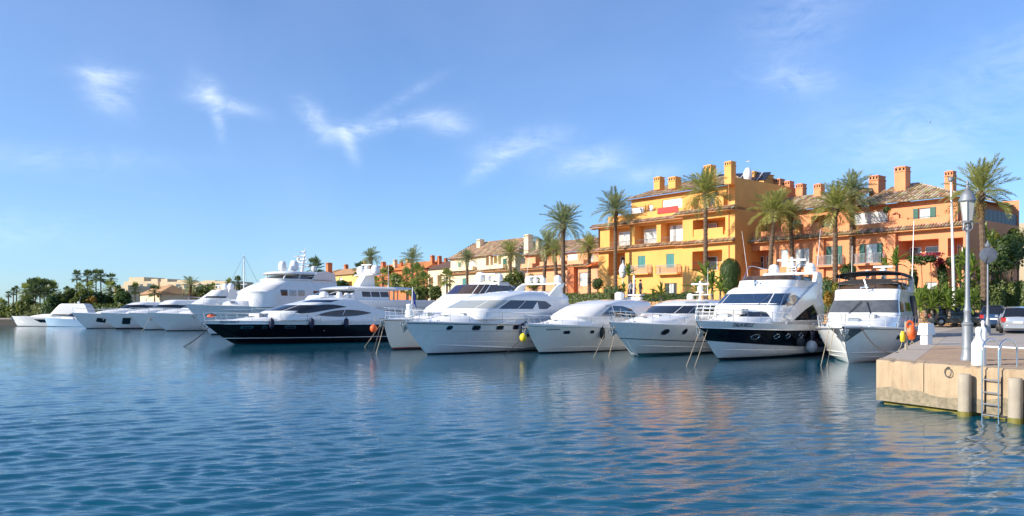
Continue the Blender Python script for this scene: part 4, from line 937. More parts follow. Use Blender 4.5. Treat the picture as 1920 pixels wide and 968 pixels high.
    m.tube([(18.2, 0, 7.5), (17.2, 0, 9.2)], .05, 6); m.tube([(18.9, .3, 7.5), (18.4, .3, 9.0)], .05, 6)
    m.obj('mast', 'gelcoat', b.root); b.radar(17.6, 0, 8.55, 1.3, .3); b.radar(17.3, 0, 9.2, 1.0, 1.)
    b.rail(.50, .985, .85, .02, 12, mids=2)
    p = b.at(20.5, 2.9, 1, .0)
    b.hullpoly('hull_recess', [(19.0, 3.02), (17.0, 3.02), (17.0, 2.85), (19.0, 2.85)], 'glass_dark', off=.07)
    return b
def boat_far(label, foot, head, L, sty, win=True):
    b = Boat('motor_yacht', label, foot, head, L, L * .88, L * .24, 2.0, 2.55, group='yachts moored along the far quay')
    b.band('bottom', 0, .2, 'antifoul_dark', nv=2, nt=18)
    if sty.get('red'): b.band('boot_stripe', .2, .23, 'antifoul_red', nv=1, off=.01, nt=18)
    b.band('hull', .2, 1., sty.get('hull', 'gelcoat'), nv=6, nt=22); b.deck(); 
    tr = House(b, [(2.0, L*.86, 2, L*.09, L*.28, 2), (2.7, L*.80, 2, L*.09, L*.28, 2), (3.1, L*.68, 2, L*.085, L*.22, 2)]); tr.build('coachroof', n=8)
    x1, z1 = L * .66, sty.get('z', 4.4)
    h = House(b, [(2.4, x1, 2, L*.10, L*.16, 2.2), (3.2, x1 - .6, 2, L*.10, L*.16, 2.2), (3.9, x1 - L*.10, 2, L*.09, L*.14, 2.3), (z1, x1 - L*.15, 3, L*.085, L*.12, 2.3), (z1 + .15, x1 - L*.20, 3.5, L*.07, L*.1, 2.3)]); h.build('superstructure', n=8)
    h.strip('windscreen', 0, .95, 3.25, 3.85, sty.get('ws', 'glass_dark')); h.poly('side_window', [(x1 - L*.10, 3.2), (x1 - L*.36, 3.2), (x1 - L*.32, 3.75), (x1 - L*.16, 3.85)], 'glass_dark')
    if sty.get('fly'):
        f = House(b, [(z1, x1 - L*.16, 3, L*.08, L*.1, 2.3), (z1 + 1.5, x1 - L*.26, 4, L*.07, L*.08, 2.3)]); f.build('fly_cover', 'canvas_white', n=6)
        f.strip('fly_screen', .2, 1.2, z1 + .15, z1 + .5, 'glass_dark')
        b.dome(6, L*.05, z1 + 1.6, .5, 1.0); b.dome(6, -L*.05, z1 + 1.6, .5, 1.0); b.plate('radar_arch', [(4.5, z1), (7, z1), (6.6, z1+1.6), (5.6, z1+1.6)], L*.085, L*.075, 'gelcoat')
        b.radar(7.5, 0, z1 + 1.9, 1.4, .3); b.aerial(5, .5, z1 + 1.4, 3)
    if sty.get('badge'): b.hullpoly('hull_window', sty['badge'], 'glass_dark', sides=(1,), off=.03)
    for x in sty.get('ports', ()): b.port(x, 1.75, .5, .22, rim='stripe_grey', sq=4)
    b.rail(.55, .985, .75, .03, 7, mids=0, r=.02); b.anchor(1.7)
    return b

B6 = boat_black_white(); B7 = boat_fly_white(); B5 = boat_express_grey(); B4 = boat_cover_white(); B3 = boat_hardtop_white(); B2 = boat_trawler(); BK = boat_black(); BT = boat_tri(); BS = boat_super()
HF = (-.72, -.69)
FB1 = boat_far('cream sided far yacht with dark bow logo, first in line after the palms', pz(163, 616.2, 0), HF, 19, dict(hull='gelcoat', z=4.2, badge=[(15.6, 1.1), (14.3, .9), (14.2, 1.55), (15.5, 1.75)]))
FB2 = boat_far('far yacht with red boot stripe and a square hull window near its bow', pz(219, 617.0, 0), HF, 20, dict(hull='gelcoat', z=4.5, red=1, badge=[(17.0, .75), (15.9, .75), (15.9, 1.75), (17.0, 1.75)], ports=(13.2,)))
FB3 = boat_far('far flybridge yacht with white covers and twin domes, between two grey hulls', pz(274, 618.8, 0), HF, 21, dict(z=4.6, fly=1, ports=(15, 12)))
FB4 = boat_far('long grey white yacht with open anchor locker, next before the largest yacht', pz(314, 620.7, 0), HF, 23, dict(z=3.9, ports=(14.5, 11)))
# two boats lying alongside the far left quay
def boat_side():
    b = Boat('motor_yacht', 'low white cruiser with white canvas tent lying under the palms', (-92.6, 150), (-1, -.06), 15.5, 14.4, 4.2, 1.5, 1.9, group='boats alongside the palm quay')
    b.band('bottom', 0, .26, 'antifoul_dark', nv=2, nt=16); b.band('hull', .26, 1., 'gelcoat', nv=5, nt=18); b.deck()
    b.hullpoly('hull_window', [(10.8, 1.35), (5.0, 1.3), (4.6, .7), (9.6, .75)], 'glass_dark', off=.03)
    tr = House(b, [(1.5, 13, 1, 1.6, 4, 2), (1.95, 12, 1, 1.6, 4, 2), (2.3, 10, 1, 1.5, 3, 2)]); tr.build('coachroof', n=8)
    h = House(b, [(1.9, 8.6, .8, 1.7, 1.2, 2.6), (2.3, 8.2, .8, 1.7, 1.2, 2.6), (4.0, 6.6, 1.6, 1.4, .8, 3), (4.25, 6.2, 2.0, 1.2, .8, 3)]); h.build('canvas_tent', 'canvas_white', n=8)
    h.strip('side_window', .9, 1.9, 1.95, 2.25, 'glass_dark'); b.aerial(3, .5, 4.2, 1.4); b.dome(3.4, 0, 4.3, .2, .4); b.anchor(1.5)
    return b
boat_side()
def boat_side2():
    b = Boat('motor_boat', 'low blue hulled sports boat lying behind the white canvas cruiser', (-85.6, 147.6), (-1, -.06), 11, 10.4, 3.6, 1.3, 1.6, cat='boat', group='boats alongside the palm quay')
    b.band('bottom', 0, .28, 'antifoul_dark', nv=2, nt=16); b.band('hull', .28, 1., 'gelcoat_blue', nv=5, nt=18); b.deck()
    h = House(b, [(1.3, 8.5, 2, 1.4, 2.4, 2), (1.75, 7.8, 2, 1.4, 2.4, 2), (2.5, 6.0, 2.5, 1.2, 1.6, 2.2), (2.7, 5.2, 3, 1., 1.4, 2.2)]); h.build('superstructure', n=8)
    h.strip('windscreen', .0, 1.3, 1.8, 2.4, 'glass_dark'); b.rail(.5, .98, .5, .03, 6, mids=0)
boat_side2()
# deck gear: hatches, cleats, sun pads, fender baskets
def topz(h, x, y):
    z = h.lv[0][0]
    while z < h.lv[-1][0]:
        if h.ya(x, z + .02) < abs(y): break
        z += .02
    return z
def gear(b, hatches, cleats, pad=None, tr=None):
    for x, y, z, w in hatches:
        o = MB().rbox(x - w/2, x + w/2, y - w/2, y + w/2, z - .25, z + .03, .02).obj('deck_hatch', 'steel', b.root); MB().rbox(x - w*.4, x + w*.4, y - w*.4, y + w*.4, z, z + .042, .01).obj('pane', 'glass_dark', o)
    for t in cleats:
        for sd in (1, -1):
            p = b.hp(t, 1., sd); p.y -= sd * .1; m = MB(); m.tube([(p.x - .16, p.y, p.z + .1), (p.x + .16, p.y, p.z + .1)], .025, 6); m.tube([(p.x - .06, p.y, p.z - .02), (p.x - .06, p.y, p.z + .1)], .02, 5); m.tube([(p.x + .06, p.y, p.z - .02), (p.x + .06, p.y, p.z + .1)], .02, 5); m.obj('cleat', 'chrome', b.root)
    if pad:
        x0, x1, w, z = pad
        for k in range(2): MB().rbox(lerp(x0, x1, k/2) + .02, lerp(x0, x1, (k+1)/2) - .02, -w, w, z - .2, z + .1, .05).obj('sun_pad', 'canvas_tan' if b is B2 else 'cushion_grey', b.root)
mat('cushion_grey', (.52, .50, .47), .9, var=.1, bump=.2, bscale=8)
gear(B6, [(13.2, 0, 2.42, .5)], (.35, .6, .9), (11.9, 12.9, .8, 2.62)); gear(B7, [(10.6, 0, 2.2, .5), (9.7, .6, 2.32, .4)], (.3, .55, .9), (9.3, 10.1, .85, 2.34))
gear(B5, [(11.9, 0, 2.25, .5), (10.9, .5, 2.37, .35)], (.4, .65, .9)); gear(B4, [(11.2, 0, 2.05, .5), (6.4, .2, 3.25, .6)], (.4, .65, .9))
gear(B3, [(13.3, 0, 2.32, .5), (12.3, .7, 2.46, .4), (7.4, .3, 3.93, .6)], (.4, .6, .88)); gear(B2, [(11.8, .5, 2.45, .5)], (.6, .9)); gear(BK, [(16.2, 0, 2.2, .6), (14.6, .6, 2.45, .4), (9.6, 0, 3.8, .9)], (.45, .7, .92), (15.0, 15.9, .9, 2.36))
gear(BS, [(27.4, 0, 3.55, .7), (26.4, .8, 3.85, .5)], (.5, .75, .94)); gear(BT, [(14.6, 0, 2.7, .6)], (.6, .9))
# ropes
def wpt(b, x, y, z): return b.world((x, y, z))
rope(wpt(B6, 15.6, -.25, 1.85), pz(1283, 689, 0) - Vector((0,0,.2)), .02, 'pair of pale ropes dropping from the bow of the TALA BELLE into the water')
rope(wpt(B6, 15.5, .1, 1.85), pz(1299, 690, 0) - Vector((0,0,.2)), .02, 'pair of pale ropes dropping from the bow of the TALA BELLE into the water')
rope(wpt(B7, 12.7, -.75, 1.85), pz(1537, 687, 0) - Vector((0,0,.2)), .03, 'thin pale rope from the bow roller of the boat beside the pier')
rope(wpt(B7, 12.6, -.55, 1.85), pz(1549, 686, 0) - Vector((0,0,.2)), .03, 'thin pale rope from the bow roller of the boat beside the pier')
rope(wpt(B7, 12.7, .7, 1.8), P_CORNER + P_SIDE * 4.5 + Vector((.2, 0, .0)), .35, 'dark heavy line from the bow to the stone pier edge', 'rope_dark', .03)
rope(wpt(B4, 8.3, 2.0, 1.2), pz(1108, 674, 0) - Vector((0,0,.2)), .02, 'pale rope slanting from the black fender into the water')
rope(wpt(B4, 7.2, 2.15, 1.4), pz(1139, 671, 0) - Vector((0,0,.2)), .02, 'pale rope hanging straight beside the white cruiser hull')
rope(wpt(B3, 7.6, 2.4, 1.5), pz(937, 668, 0) - Vector((0,0,.2)), .05, 'grey rope from the large navy fender down to the water', 'rope_dark')
rope(wpt(B2, 15.2, -.6, 1.7), pz(694, 673, 0) - Vector((0,0,.2)), .06, 'dark chain from the cream bow out into the open water', 'rope_dark', .03)
rope(wpt(B2, 15.3, -.2, 1.7), pz(703, 664, 0) - Vector((0,0,.2)), .06, 'rope beside the orange buoy at the cream bow', 'rope', .022)
rope(wpt(B2, 14.9, -1.0, 1.7), pz(680, 650, 0) - Vector((0,0,.2)), .06, 'rope running back towards the black stern from the cream bow', 'rope', .02)
rope(wpt(BK, 19.6, 0, 1.5), pz(447, 644, 0) - Vector((0,0,.2)), .1, 'pale rope lying against the black stem', 'rope', .03)
rope(wpt(BK, 19.4, -.4, 1.4), pz(328, 652, 0) - Vector((0,0,.2)), .25, 'dark chain reaching far out from the black bow', 'rope_dark', .035)
rope(wpt(FB4, 22.6, 0, 2.0), pz(262, 624, 0) - Vector((0,0,.2)), .2, 'pale anchor rope of the long grey white yacht', 'rope', .03)
p = B4.world((13.7, -1.0, .0))
o = thing('mooring_buoy', 'yellow ball buoy hanging by the bow of the cover topped cruiser', 'buoy', pd(981, 633, 48.2)); MB().ball((0, 0, 0), .22, 14, (1, 1, 1.2)).obj('float', 'buoy_yellow', o, smooth=180)
_q = B4.world(B4.at(13.3, 1.8, -1, 0)) - o.location; MB().tube([(0, 0, .2), tuple(_q)], .014, 5).obj('lanyard', 'rope', o)
def sailboat():
    b = Boat('sailing_boat', 'small sailing boat whose bare mast rises behind the largest yacht', (-47, 128), HF, 12, 10.5, 3.6, 1.1, 1.4, cat='sailing boat')
    b.band('hull', 0, 1., 'gelcoat', nv=6, nt=18); b.deck(); House(b, [(1.0, 8.5, 3, 1.1, 2, 2), (1.7, 7.5, 3.2, .9, 1.6, 2)]).build('coachroof', n=8)
    m = MB(); m.tube([(6.2, 0, 1.2), (6.2, 0, 12.0)], [.14, .08], 8); m.tube([(6.2, -1.1, 7.2), (6.2, 1.1, 7.2)], .04, 5); m.tube([(6.2, 0, 2.3), (1.5, 0, 2.4)], .09, 6); m.obj('mast', 'gelcoat', b.root)
    m = MB()
    for a in ((11.6, 0, 1.5), (.3, 0, 1.2)): m.tube([(6.2, 0, 11.9), a], .03, 4)
    for y in (-1.6, 1.6): m.tube([(6.2, 0, 11.6), (6.2, y * .7, 7.2), (6.2, y, 1.2)], .022, 4)
    m.obj('rigging', 'steel', b.root)
sailboat()
# ================================================================== buildings
FD = Vector((.628, -.778, 0)).normalized()          # along the village fronts, towards the right
class Facade:
    """vertical plane; u along it to the right, n out of it towards the harbour"""
    def __init__(s, O, d=FD, off=0.):
        s.d = Vector(d).normalized(); s.n = Vector((-s.d.y * -1, -s.d.x, 0)); s.n = Vector((s.d.y, -s.d.x, 0))
        s.O = Vector((O[0], O[1], 0)) + s.n * off
    def shift(s, off): return Facade(s.O + s.n * off, s.d)
    def uz(s, x, y):
        r = Vector(((x - CX) / F, 1, (YH - y) / F)); t = s.n.dot(s.O) / s.n.dot(Vector((r.x, r.y, 0)))
        p = r * t; return (p - s.O).dot(s.d), H + r.z * t
    def w(s, u, n, z): q = s.O + s.d * u + s.n * n; return Vector((q.x, q.y, z))
    def rect(s, x0, y0, x1, y1):
        """photo pixels of a rectangle's left-top and right-bottom -> u0,u1,z0,z1"""
        u0, _ = s.uz(x0, y0); u1, _ = s.uz(x1, y1); xm = (x0 + x1) / 2
        _, za = s.uz(xm, y0); _, zb = s.uz(xm, y1); return (u0, u1, zb, za)

class House3:
    def __init__(s, name, label, cat='building', group=None, loc=(0, 0, 0)):
        s.root = thing(name, label, cat, loc, 0, group); s.o = Vector(loc)
    def part(s, m, name, mat, parent=None, smooth=None, kind=None):
        m.v = [tuple(Vector(p) - s.o) for p in m.v]
        o = m.obj(name, mat, parent or s.root, smooth)
        if kind: o['kind'] = kind
        return o
    def wall(s, f, u0, u1, z0, z1, mat, holes=(), depth=.22, name='wall', n=0.):
        """wall face with recessed openings (u0,u1,z0,z1[,depth])"""
        us = sorted(set([u0, u1] + [min(max(h[i], u0), u1) for h in holes for i in (0, 1)])); zs = sorted(set([z0, z1] + [min(max(h[i], z0), z1) for h in holes for i in (2, 3)]))
        m = MB()
        for a, b in zip(us, us[1:]):
            for c, d in zip(zs, zs[1:]):
                if b - a < 1e-5 or d - c < 1e-5: continue
                if any(h[0] - 1e-6 <= (a+b)/2 <= h[1] + 1e-6 and h[2] - 1e-6 <= (c+d)/2 <= h[3] + 1e-6 for h in holes): continue
                m.add([f.w(a, n, c), f.w(b, n, c), f.w(b, n, d), f.w(a, n, d)], [(0, 1, 2, 3)])
        for h in holes:
            dp = h[4] if len(h) > 4 else depth; A, B, Cc, D = h[:4]
            q = [f.w(A, n, Cc), f.w(B, n, Cc), f.w(B, n, D), f.w(A, n, D)]; k = [f.w(A, n - dp, Cc), f.w(B, n - dp, Cc), f.w(B, n - dp, D), f.w(A, n - dp, D)]
            m.add(q + k, [(0, 4, 5, 1), (1, 5, 6, 2), (2, 6, 7, 3), (3, 7, 4, 0), (4, 7, 6, 5)])
        return s.part(m, name, mat)
    def box(s, f, u0, u1, n0, n1, z0, z1, name, mat, parent=None):
        m = MB(); v = [f.w(u, n, z) for z in (z0, z1) for u, n in ((u0, n0), (u1, n0), (u1, n1), (u0, n1))]
        m.add(v, [(0, 1, 2, 3), (7, 6, 5, 4), (0, 4, 5, 1), (1, 5, 6, 2), (2, 6, 7, 3), (3, 7, 4, 0)]); o = s.part(m, name, mat, parent); recalc(o.data); return o
    def window(s, f, r, kind='shutters', n=-.2, shut='shutter_green', glass='curtain_glass'):
        u0, u1, z0, z1 = r[:4]; w = u1 - u0; fr = .06
        m = MB()
        for a, b, c, d in ((u0, u0+fr, z0, z1), (u1-fr, u1, z0, z1), (u0+fr, u1-fr, z0, z0+fr), (u0+fr, u1-fr, z1-fr, z1)):
            v = [f.w(u, nn, z) for z in (c, d) for u, nn in ((a, n), (b, n), (b, n + .07), (a, n + .07))]; m.add(v, [(0,1,2,3),(7,6,5,4),(0,4,5,1),(1,5,6,2),(2,6,7,3),(3,7,4,0)])
        fo = s.part(m, 'window', 'white_paint'); recalc(fo.data)
        k = 2 if w > 1.1 else 1
        for i in range(k):
            a, b = lerp(u0 + fr, u1 - fr, i / k) + (.03 if i else 0), lerp(u0 + fr, u1 - fr, (i + 1) / k)
            g = MB(); g.add([f.w(a, n + .03, z0 + fr), f.w(b, n + .03, z0 + fr), f.w(b, n + .03, z1 - fr), f.w(a, n + .03, z1 - fr)], [(0, 1, 2, 3)]); s.part(g, 'pane', glass, fo)
        if kind == 'shutters':
            sw = w * .42
            for a, b in ((u0 - sw, u0 - .02), (u1 + .02, u1 + sw)): s.shutter(f, a, b, z0, z1, .02, shut)
        if kind == 'closed':
            s.shutter(f, u0 + .02, (u0 + u1) / 2 - .01, z0, z1, -.09, shut); s.shutter(f, (u0 + u1) / 2 + .01, u1 - .02, z0, z1, -.09, shut)
        return fo
    def shutter(s, f, a, b, z0, z1, n, mat):
        m = MB()
        def bx(a, b, c, d, n0, n1): m.add([f.w(u, nn, z) for z in (c, d) for u, nn in ((a, n0), (b, n0), (b, n1), (a, n1))], [(0,1,2,3),(7,6,5,4),(0,4,5,1),(1,5,6,2),(2,6,7,3),(3,7,4,0)])
        bx(a, b, z0, z1, n, n + .03); e = min(.07, (b - a) * .2)
        bx(a, a+e, z0, z1, n+.03, n+.055); bx(b-e, b, z0, z1, n+.03, n+.055)
        k = max(4, int((z1 - z0) / .16))
        for i in range(k): z = lerp(z0, z1, i / k); bx(a+e, b-e, z + .01, z + (z1-z0)/k*.6, n+.03, n+.05)
        o = s.part(m, 'shutter', mat); recalc(o.data)
    def blind(s, f, r, n=-.12):
        u0, u1, z0, z1 = r[:4]; m = MB(); k = max(3, int((z1 - z0) / .14)); rings = []
        for i in range(k + 1):
            z = lerp(z0, z1, i / k); rings.append([f.w(u0, n, z), f.w(u1, n, z)]); rings.append([f.w(u0, n + .02, z + .02), f.w(u1, n + .02, z + .02)])
        m.loft(rings, False); return s.part(m, 'roller_blind', 'blind_white')
    def balcony(s, f, u0, u1, z, out=.7, h=.95, mat='stucco_yellow', bars=True):
        o = s.box(f, u0, u1, .002, out, z - .16, z, 'balcony', mat)
        m = MB()
        P = [f.w(u0 + .04, .03, 0), f.w(u0 + .04, out - .05, 0), f.w(u1 - .04, out - .05, 0), f.w(u1 - .04, .03, 0)]
        for zz in (z + .06, z + h): m.tube([p + Vector((0, 0, zz)) for p in P], .022, 4)
        for a, b in zip(P, P[1:]):
            k = max(2, int((b - a).length / .13))
            for i in range(k + 1): q = a.lerp(b, i / k); m.tube([q + Vector((0, 0, z)), q + Vector((0, 0, z + h))], .026, 3, False)
        s.part(m, 'railing', 'railing_grey', o)
        return o
    def parapet(s, f, u0, u1, z0, z1, n0, n1, mat): return s.box(f, u0, u1, n0, n1, z0, z1, 'parapet', mat)
    def roof(s, f, e0, e1, ez, n_e, r0, r1, rz, n_r, name='roof_slope', pitch=.26, row=.42, tones=None):
        """barrel tiles on a sloping face: eave from u=e0..e1 at (n_e, ez), ridge from r0..r1 at (n_r, rz)"""
        tones = tones or [(.52, .34, .19), (.64, .46, .28), (.42, .26, .15), (.74, .57, .38), (.34, .21, .13)]
        m = MB(); m.c = []; rnd = random.Random(int(e0 * 100) + int(ez * 10)); k = max(2, int(round((e1 - e0) / pitch)))
        Lr = math.hypot(n_r - n_e, rz - ez); sl = Vector((0, 0, 0)) 
        nrm = (Vector((0, 0, abs(n_e - n_r))) + f.n * (rz - ez)).normalized()
        for i in range(k):
            ua, ub = lerp(e0, e1, i / k), lerp(e0, e1, (i + 1) / k); uc = (ua + ub) / 2
            vm = 1.0
            if uc < r0: vm = (uc - e0) / max(1e-6, r0 - e0)
            if uc > r1: vm = min(vm, (e1 - uc) / max(1e-6, e1 - r1))
            if vm <= .01: continue
            rows = max(1, int(round(Lr * vm / row))); base = rnd.choice(tones)
            for j in range(rows):
                v0, v1 = vm * j / rows, vm * (j + 1) / rows
                t = rnd.choice(tones) if rnd.random() < .6 else base; t = tuple(c * rnd.uniform(.85, 1.15) for c in t)
                def P(u, v, h): q = f.w(u, lerp(n_e, n_r, v), lerp(ez, rz, v)); return q + nrm * h
                w = ub - ua; lift = .03
                for (h0, fr) in ((.0, 0),):
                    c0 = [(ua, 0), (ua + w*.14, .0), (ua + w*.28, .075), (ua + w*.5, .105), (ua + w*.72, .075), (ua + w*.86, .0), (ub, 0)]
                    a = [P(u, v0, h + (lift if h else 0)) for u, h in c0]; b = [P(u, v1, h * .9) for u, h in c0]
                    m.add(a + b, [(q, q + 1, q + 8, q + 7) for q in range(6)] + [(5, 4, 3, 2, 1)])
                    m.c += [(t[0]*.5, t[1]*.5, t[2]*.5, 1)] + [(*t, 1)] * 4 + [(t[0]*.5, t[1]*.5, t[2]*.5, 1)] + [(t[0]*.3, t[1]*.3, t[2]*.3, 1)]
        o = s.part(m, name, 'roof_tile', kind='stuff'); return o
    def skirt(s, f, u0, u1, z, out=.9, rise=.42, n=0., name='tile_skirt', mat='chimney_cap'):
        """narrow tiled pent roof along a front"""
        o = s.roof(f, u0, u1, z, n + out, u0, u1, z + rise, n, name, row=.45)
        m = MB(); m.add([f.w(u0, n + out - .04, z - .03), f.w(u1, n + out - .04, z - .03), f.w(u1, n, z - .03), f.w(u0, n, z - .03), f.w(u0, n + out - .04, z - .10), f.w(u1, n + out - .04, z - .10), f.w(u1, n, z - .20), f.w(u0, n, z - .20)], [(0,3,2,1),(4,5,6,7),(0,1,5,4),(1,2,6,5),(2,3,7,6),(3,0,4,7)])
        s.part(m, 'eave_board', mat); return o
    def chimney(s, x, y0, y1, wpx, d, mat, deep=1.0, cap=True, zlow=None):
        """chimney stack at photo column x between rows y0 (top) and y1, at depth d"""
        t = pd(x, y0, d); zb = zlow if zlow is not None else pd(x, y1, d).z - 1.2; w = wpx / F * d / 2 / 1.12; dp = w * deep
        M = Matrix.Translation((t.x, t.y, 0)) @ Matrix.Rotation(math.atan2(FD.y, FD.x), 4, 'Z')
        m = MB(); m.box(-w, w, -dp, dp, zb, t.z - .55, M); sh = s.part(m, 'chimney', mat)
        m = MB(); m.rbox(-w*1.12, w*1.12, -dp*1.12, dp*1.12, t.z - .549, t.z - .45, .02, M); m.box(-w*.98, w*.98, -dp*.98, dp*.98, t.z - .45, t.z - .12, M); m.rbox(-w*1.1, w*1.1, -dp*1.1, dp*1.1, t.z - .12, t.z - .05, .02, M); m.rbox(-w*.7, w*.7, -dp*.7, dp*.7, t.z - .05, t.z + .02, .02, M); s.part(m, 'cap', mat, sh)
        m = MB()
        for i in range(3):
            a = lerp(-w, w, (i + .5) / 3); q = w * .19
            m.box(a - q, a + q, -dp*.985, -dp*.9, t.z - .42, t.z - .18, M)
        for i in range(3):
            a = lerp(-dp, dp, (i + .5) / 3); q = dp * .19
            m.box(-w*.985, -w*.9, a - q, a + q, t.z - .42, t.z - .18, M)
        s.part(m, 'vent', 'dark_gap', sh)

# ------------------------------------------------------------------ the yellow house
def yellow_house():
    A = Facade((11.0, 102.0)); T = A.shift(-2.3); BAY = A.shift(1.6); Y = 'stucco_yellow'
    b = House3('apartment_house', 'four storey yellow apartment house with tiled skirts, loggias and chimneys', 'house', 'waterfront houses', (18, 92, TZ))
    uL = A.uz(1122, 470)[0]; uB = A.uz(1297, 470)[0]; bR = BAY.uz(1378, 470)[0]; bL = uB
    z1 = A.uz(1205, 465)[1]; z2 = A.uz(1205, 418)[1]     # heights of the two skirts
    # first floor front
    win1 = [A.rect(1196, 480, 1210, 502), A.rect(1249, 476, 1264, 502)]
    door = A.rect(1246, 531, 1269, 556); log = A.rect(1141, 474, 1172, 516)
    b.wall(A, uL, uB, TZ, z1 + .3, Y, win1 + [door, (*log, 1.8)], name='wall')
    for r in win1: b.window(A, r, 'closed', shut='shutter_teal')
    b.window(A, door, 'none', glass='curtain_glass'); b.shutter(A, door[0] + .03, door[0] + .5, door[2], door[3], -.1, 'shutter_dark'); b.shutter(A, door[1] - .5, door[1] - .03, door[2], door[3], -.1, 'shutter_dark')
    for r in (A.rect(1186, 500, 1222, 513), A.rect(1236, 498, 1277, 513)): b.balcony(A, r[0], r[1], r[2], .7, .95, Y)
    b.window(A, (log[0] + .5, log[1] - .2, log[2], log[3] - .4), 'none', n=-1.75, glass='window_glass')
    b.skirt(A, uL - .9, uB, z1, .7, .42)
    # second floor loggia: columns, back wall, parapet
    zp = A.uz(1205, 455)[1]
    hs = []
    cols = [A.rect(1136, 420, 1143, 460), A.rect(1181, 420, 1190, 460), A.rect(1231, 420, 1239, 460), A.rect(1284, 420, 1293, 460)]
    edges = [uL + .2] + [c for r in cols for c in r[:2]] + [uB]
    gaps = [(cols[0][1], cols[1][0]), (cols[1][1], cols[2][0]), (cols[2][1], cols[3][0])]
    b.wall(A, uL + .3, uB, z1 + .3, z2 + .12, Y, [(g0, g1, zp - .25, z2 - .25, 1.3) for g0, g1 in gaps], name='loggia_wall')
    for (g0, g1), (px, py, qx, qy, kind) in zip(gaps, ((1160, 432, 1172, 452, 'g'), (1193, 432, 1204, 452, 'w'), (1240, 424, 1283, 448, 'b'))):
        Bk = A.shift(-1.26)
        r = (g0 + .5, g1 - .5, zp - .2, z2 - .7)
        if kind == 'b': b.blind(Bk, (g0 + .35, g1 - .25, zp - .2, z2 - .6), n=.05); b.box(Bk, g0 + .9, g0 + 1.3, .06, .12, zp - .2, z2 - .6, 'window_post', 'galvanised')
        else: b.window(Bk, r, 'none', n=.02, glass='curtain_glass')
        m = MB(); m.tube([A.w(g0, -.06, zp + .35), A.w(g1, -.06, zp + .35)], .025, 4)
        for i in range(int((g1 - g0) / .16)): q = g0 + i * .16; m.tube([A.w(q, -.06, zp - .25), A.w(q, -.06, zp + .35)], .012, 3, False)
        b.part(m, 'railing', 'galvanised')
    b.skirt(A, uL - .9, uB, z2, .75, .42)
    # terrace of the top floor and set-back top floor
    zt = A.uz(1205, 409)[1]; tz = T.uz(1240, 366)[1]
    b.box(A, uL, uB, -2.29, -.05, z2 + .1, z2 + .3, 'terrace_floor', 'pavement')
    for x0, x1, y in ((1140, 1182, 412), (1182, 1232, 404), (1232, 1281, 396), (1281, 1296, 386)):
        r = A.rect(x0, y, x1, y + 12); b.parapet(A, r[0], r[1] - .002, z2 + .3, z2 + .3 + (1.35 if y == 386 else .95), -.28, -.03, Y)
    uTl, uTr = T.uz(1184, 380)[0], T.uz(1378, 350)[0]
    tw = [T.rect(1184, 389, 1207, 404), T.rect(1216, 384, 1224, 402), T.rect(1242, 373, 1279, 391), T.rect(1330, 362, 1339, 385)]
    b.wall(T, uTl, uTr, z1, tz, Y, tw, name='wall')
    b.blind(T, tw[0]); b.blind(T, tw[1]); b.blind(T, tw[2]); b.window(T, tw[3], 'none'); b.shutter(T, tw[3][1] + .02, tw[3][1] + .6, tw[3][2], tw[3][3], .02, 'shutter_dark')
    r = A.rect(1233, 388, 1272, 398); m = MB(); m.loft([[A.w(r[0], -.02, r[3]), A.w(r[1], -.02, r[3])], [A.w(r[0], .06, r[2]), A.w(r[1], .06, r[2])], [A.w(r[0], .03, r[2] - .1), A.w(r[1], .03, r[2] - .1)]], False); b.part(m, 'awning', 'awning_red')
    # projecting bay on the right
    zb1 = BAY.uz(1330, 456)[1]; zb2 = BAY.uz(1335, 398)[1]; zbt = BAY.uz(1335, 385)[1]
    lo = BAY.rect(1298, 470, 1354, 507); lo2 = BAY.rect(1299, 410, 1360, 442)
    b.wall(BAY, bL, bR, TZ, zb1 + .3, Y, [(*lo, 2.2)], name='bay_wall'); Bk = BAY.shift(-2.16)
    b.window(Bk, (lo[0] + 2.4, lo[1] - .2, lo[2], lo[3] - .5), 'none', n=.02, glass='window_glass'); b.window(Bk, (lo[0] + .3, lo[0] + 1.8, lo[2], lo[3] - .5), 'none', n=.02, glass='window_glass')
    m = MB(); m.tube([BAY.w(lo[0], -.06, lo[2] + .95), BAY.w(lo[1], -.06, lo[2] + .95)], .03, 4)
    for i in range(int((lo[1] - lo[0]) / .14)): q = lo[0] + i * .14; m.tube([BAY.w(q, -.06, lo[2]), BAY.w(q, -.06, lo[2] + .95)], .012, 3, False)
    b.part(m, 'railing', 'iron')
    b.skirt(BAY, bL - .6, bR + .1, zb1, .65, .40)
    b.wall(BAY, bL, bR, zb1 + .3, zb2 + .1, Y, [(*lo2, 2.4)], name='bay_loggia'); Bk2 = BAY.shift(-2.36)
    r = Bk2.rect(1330, 419, 1346, 444); b.window(Bk2, r, 'closed', n=.1, shut='shutter_green'); b.box(BAY, bL + 1.0, bR - 1.6, -.4, -.1, lo2[2], lo2[2] + .8, 'parapet', Y)
    b.skirt(BAY, bL - .7, bR + .3, zb2, .9, .5)
    for x0, x1, h_ in ((1306, 1318, 1.0), (1336, 1352, 1.25)): r = BAY.rect(x0, 380, x1, 390); b.parapet(BAY, r[0], r[1], zb2 + .3, zb2 + .5 + h_, -1.2, -.4, Y)
    b.box(BAY, bL, bR, -3.8, -.3, zb2 + .05, zb2 + .35, 'terrace_floor', 'pavement')
    # side walls and back
    S = Facade(BAY.w(bR, 0, 0), (.778, .628, 0)); deep = 13.
    sw = (6.0, 6.7, tz - 3.0, tz - 1.7)
    b.wall(S, 0, deep, TZ, tz, Y, [sw], name='side_wall'); b.window(S, sw, 'none')
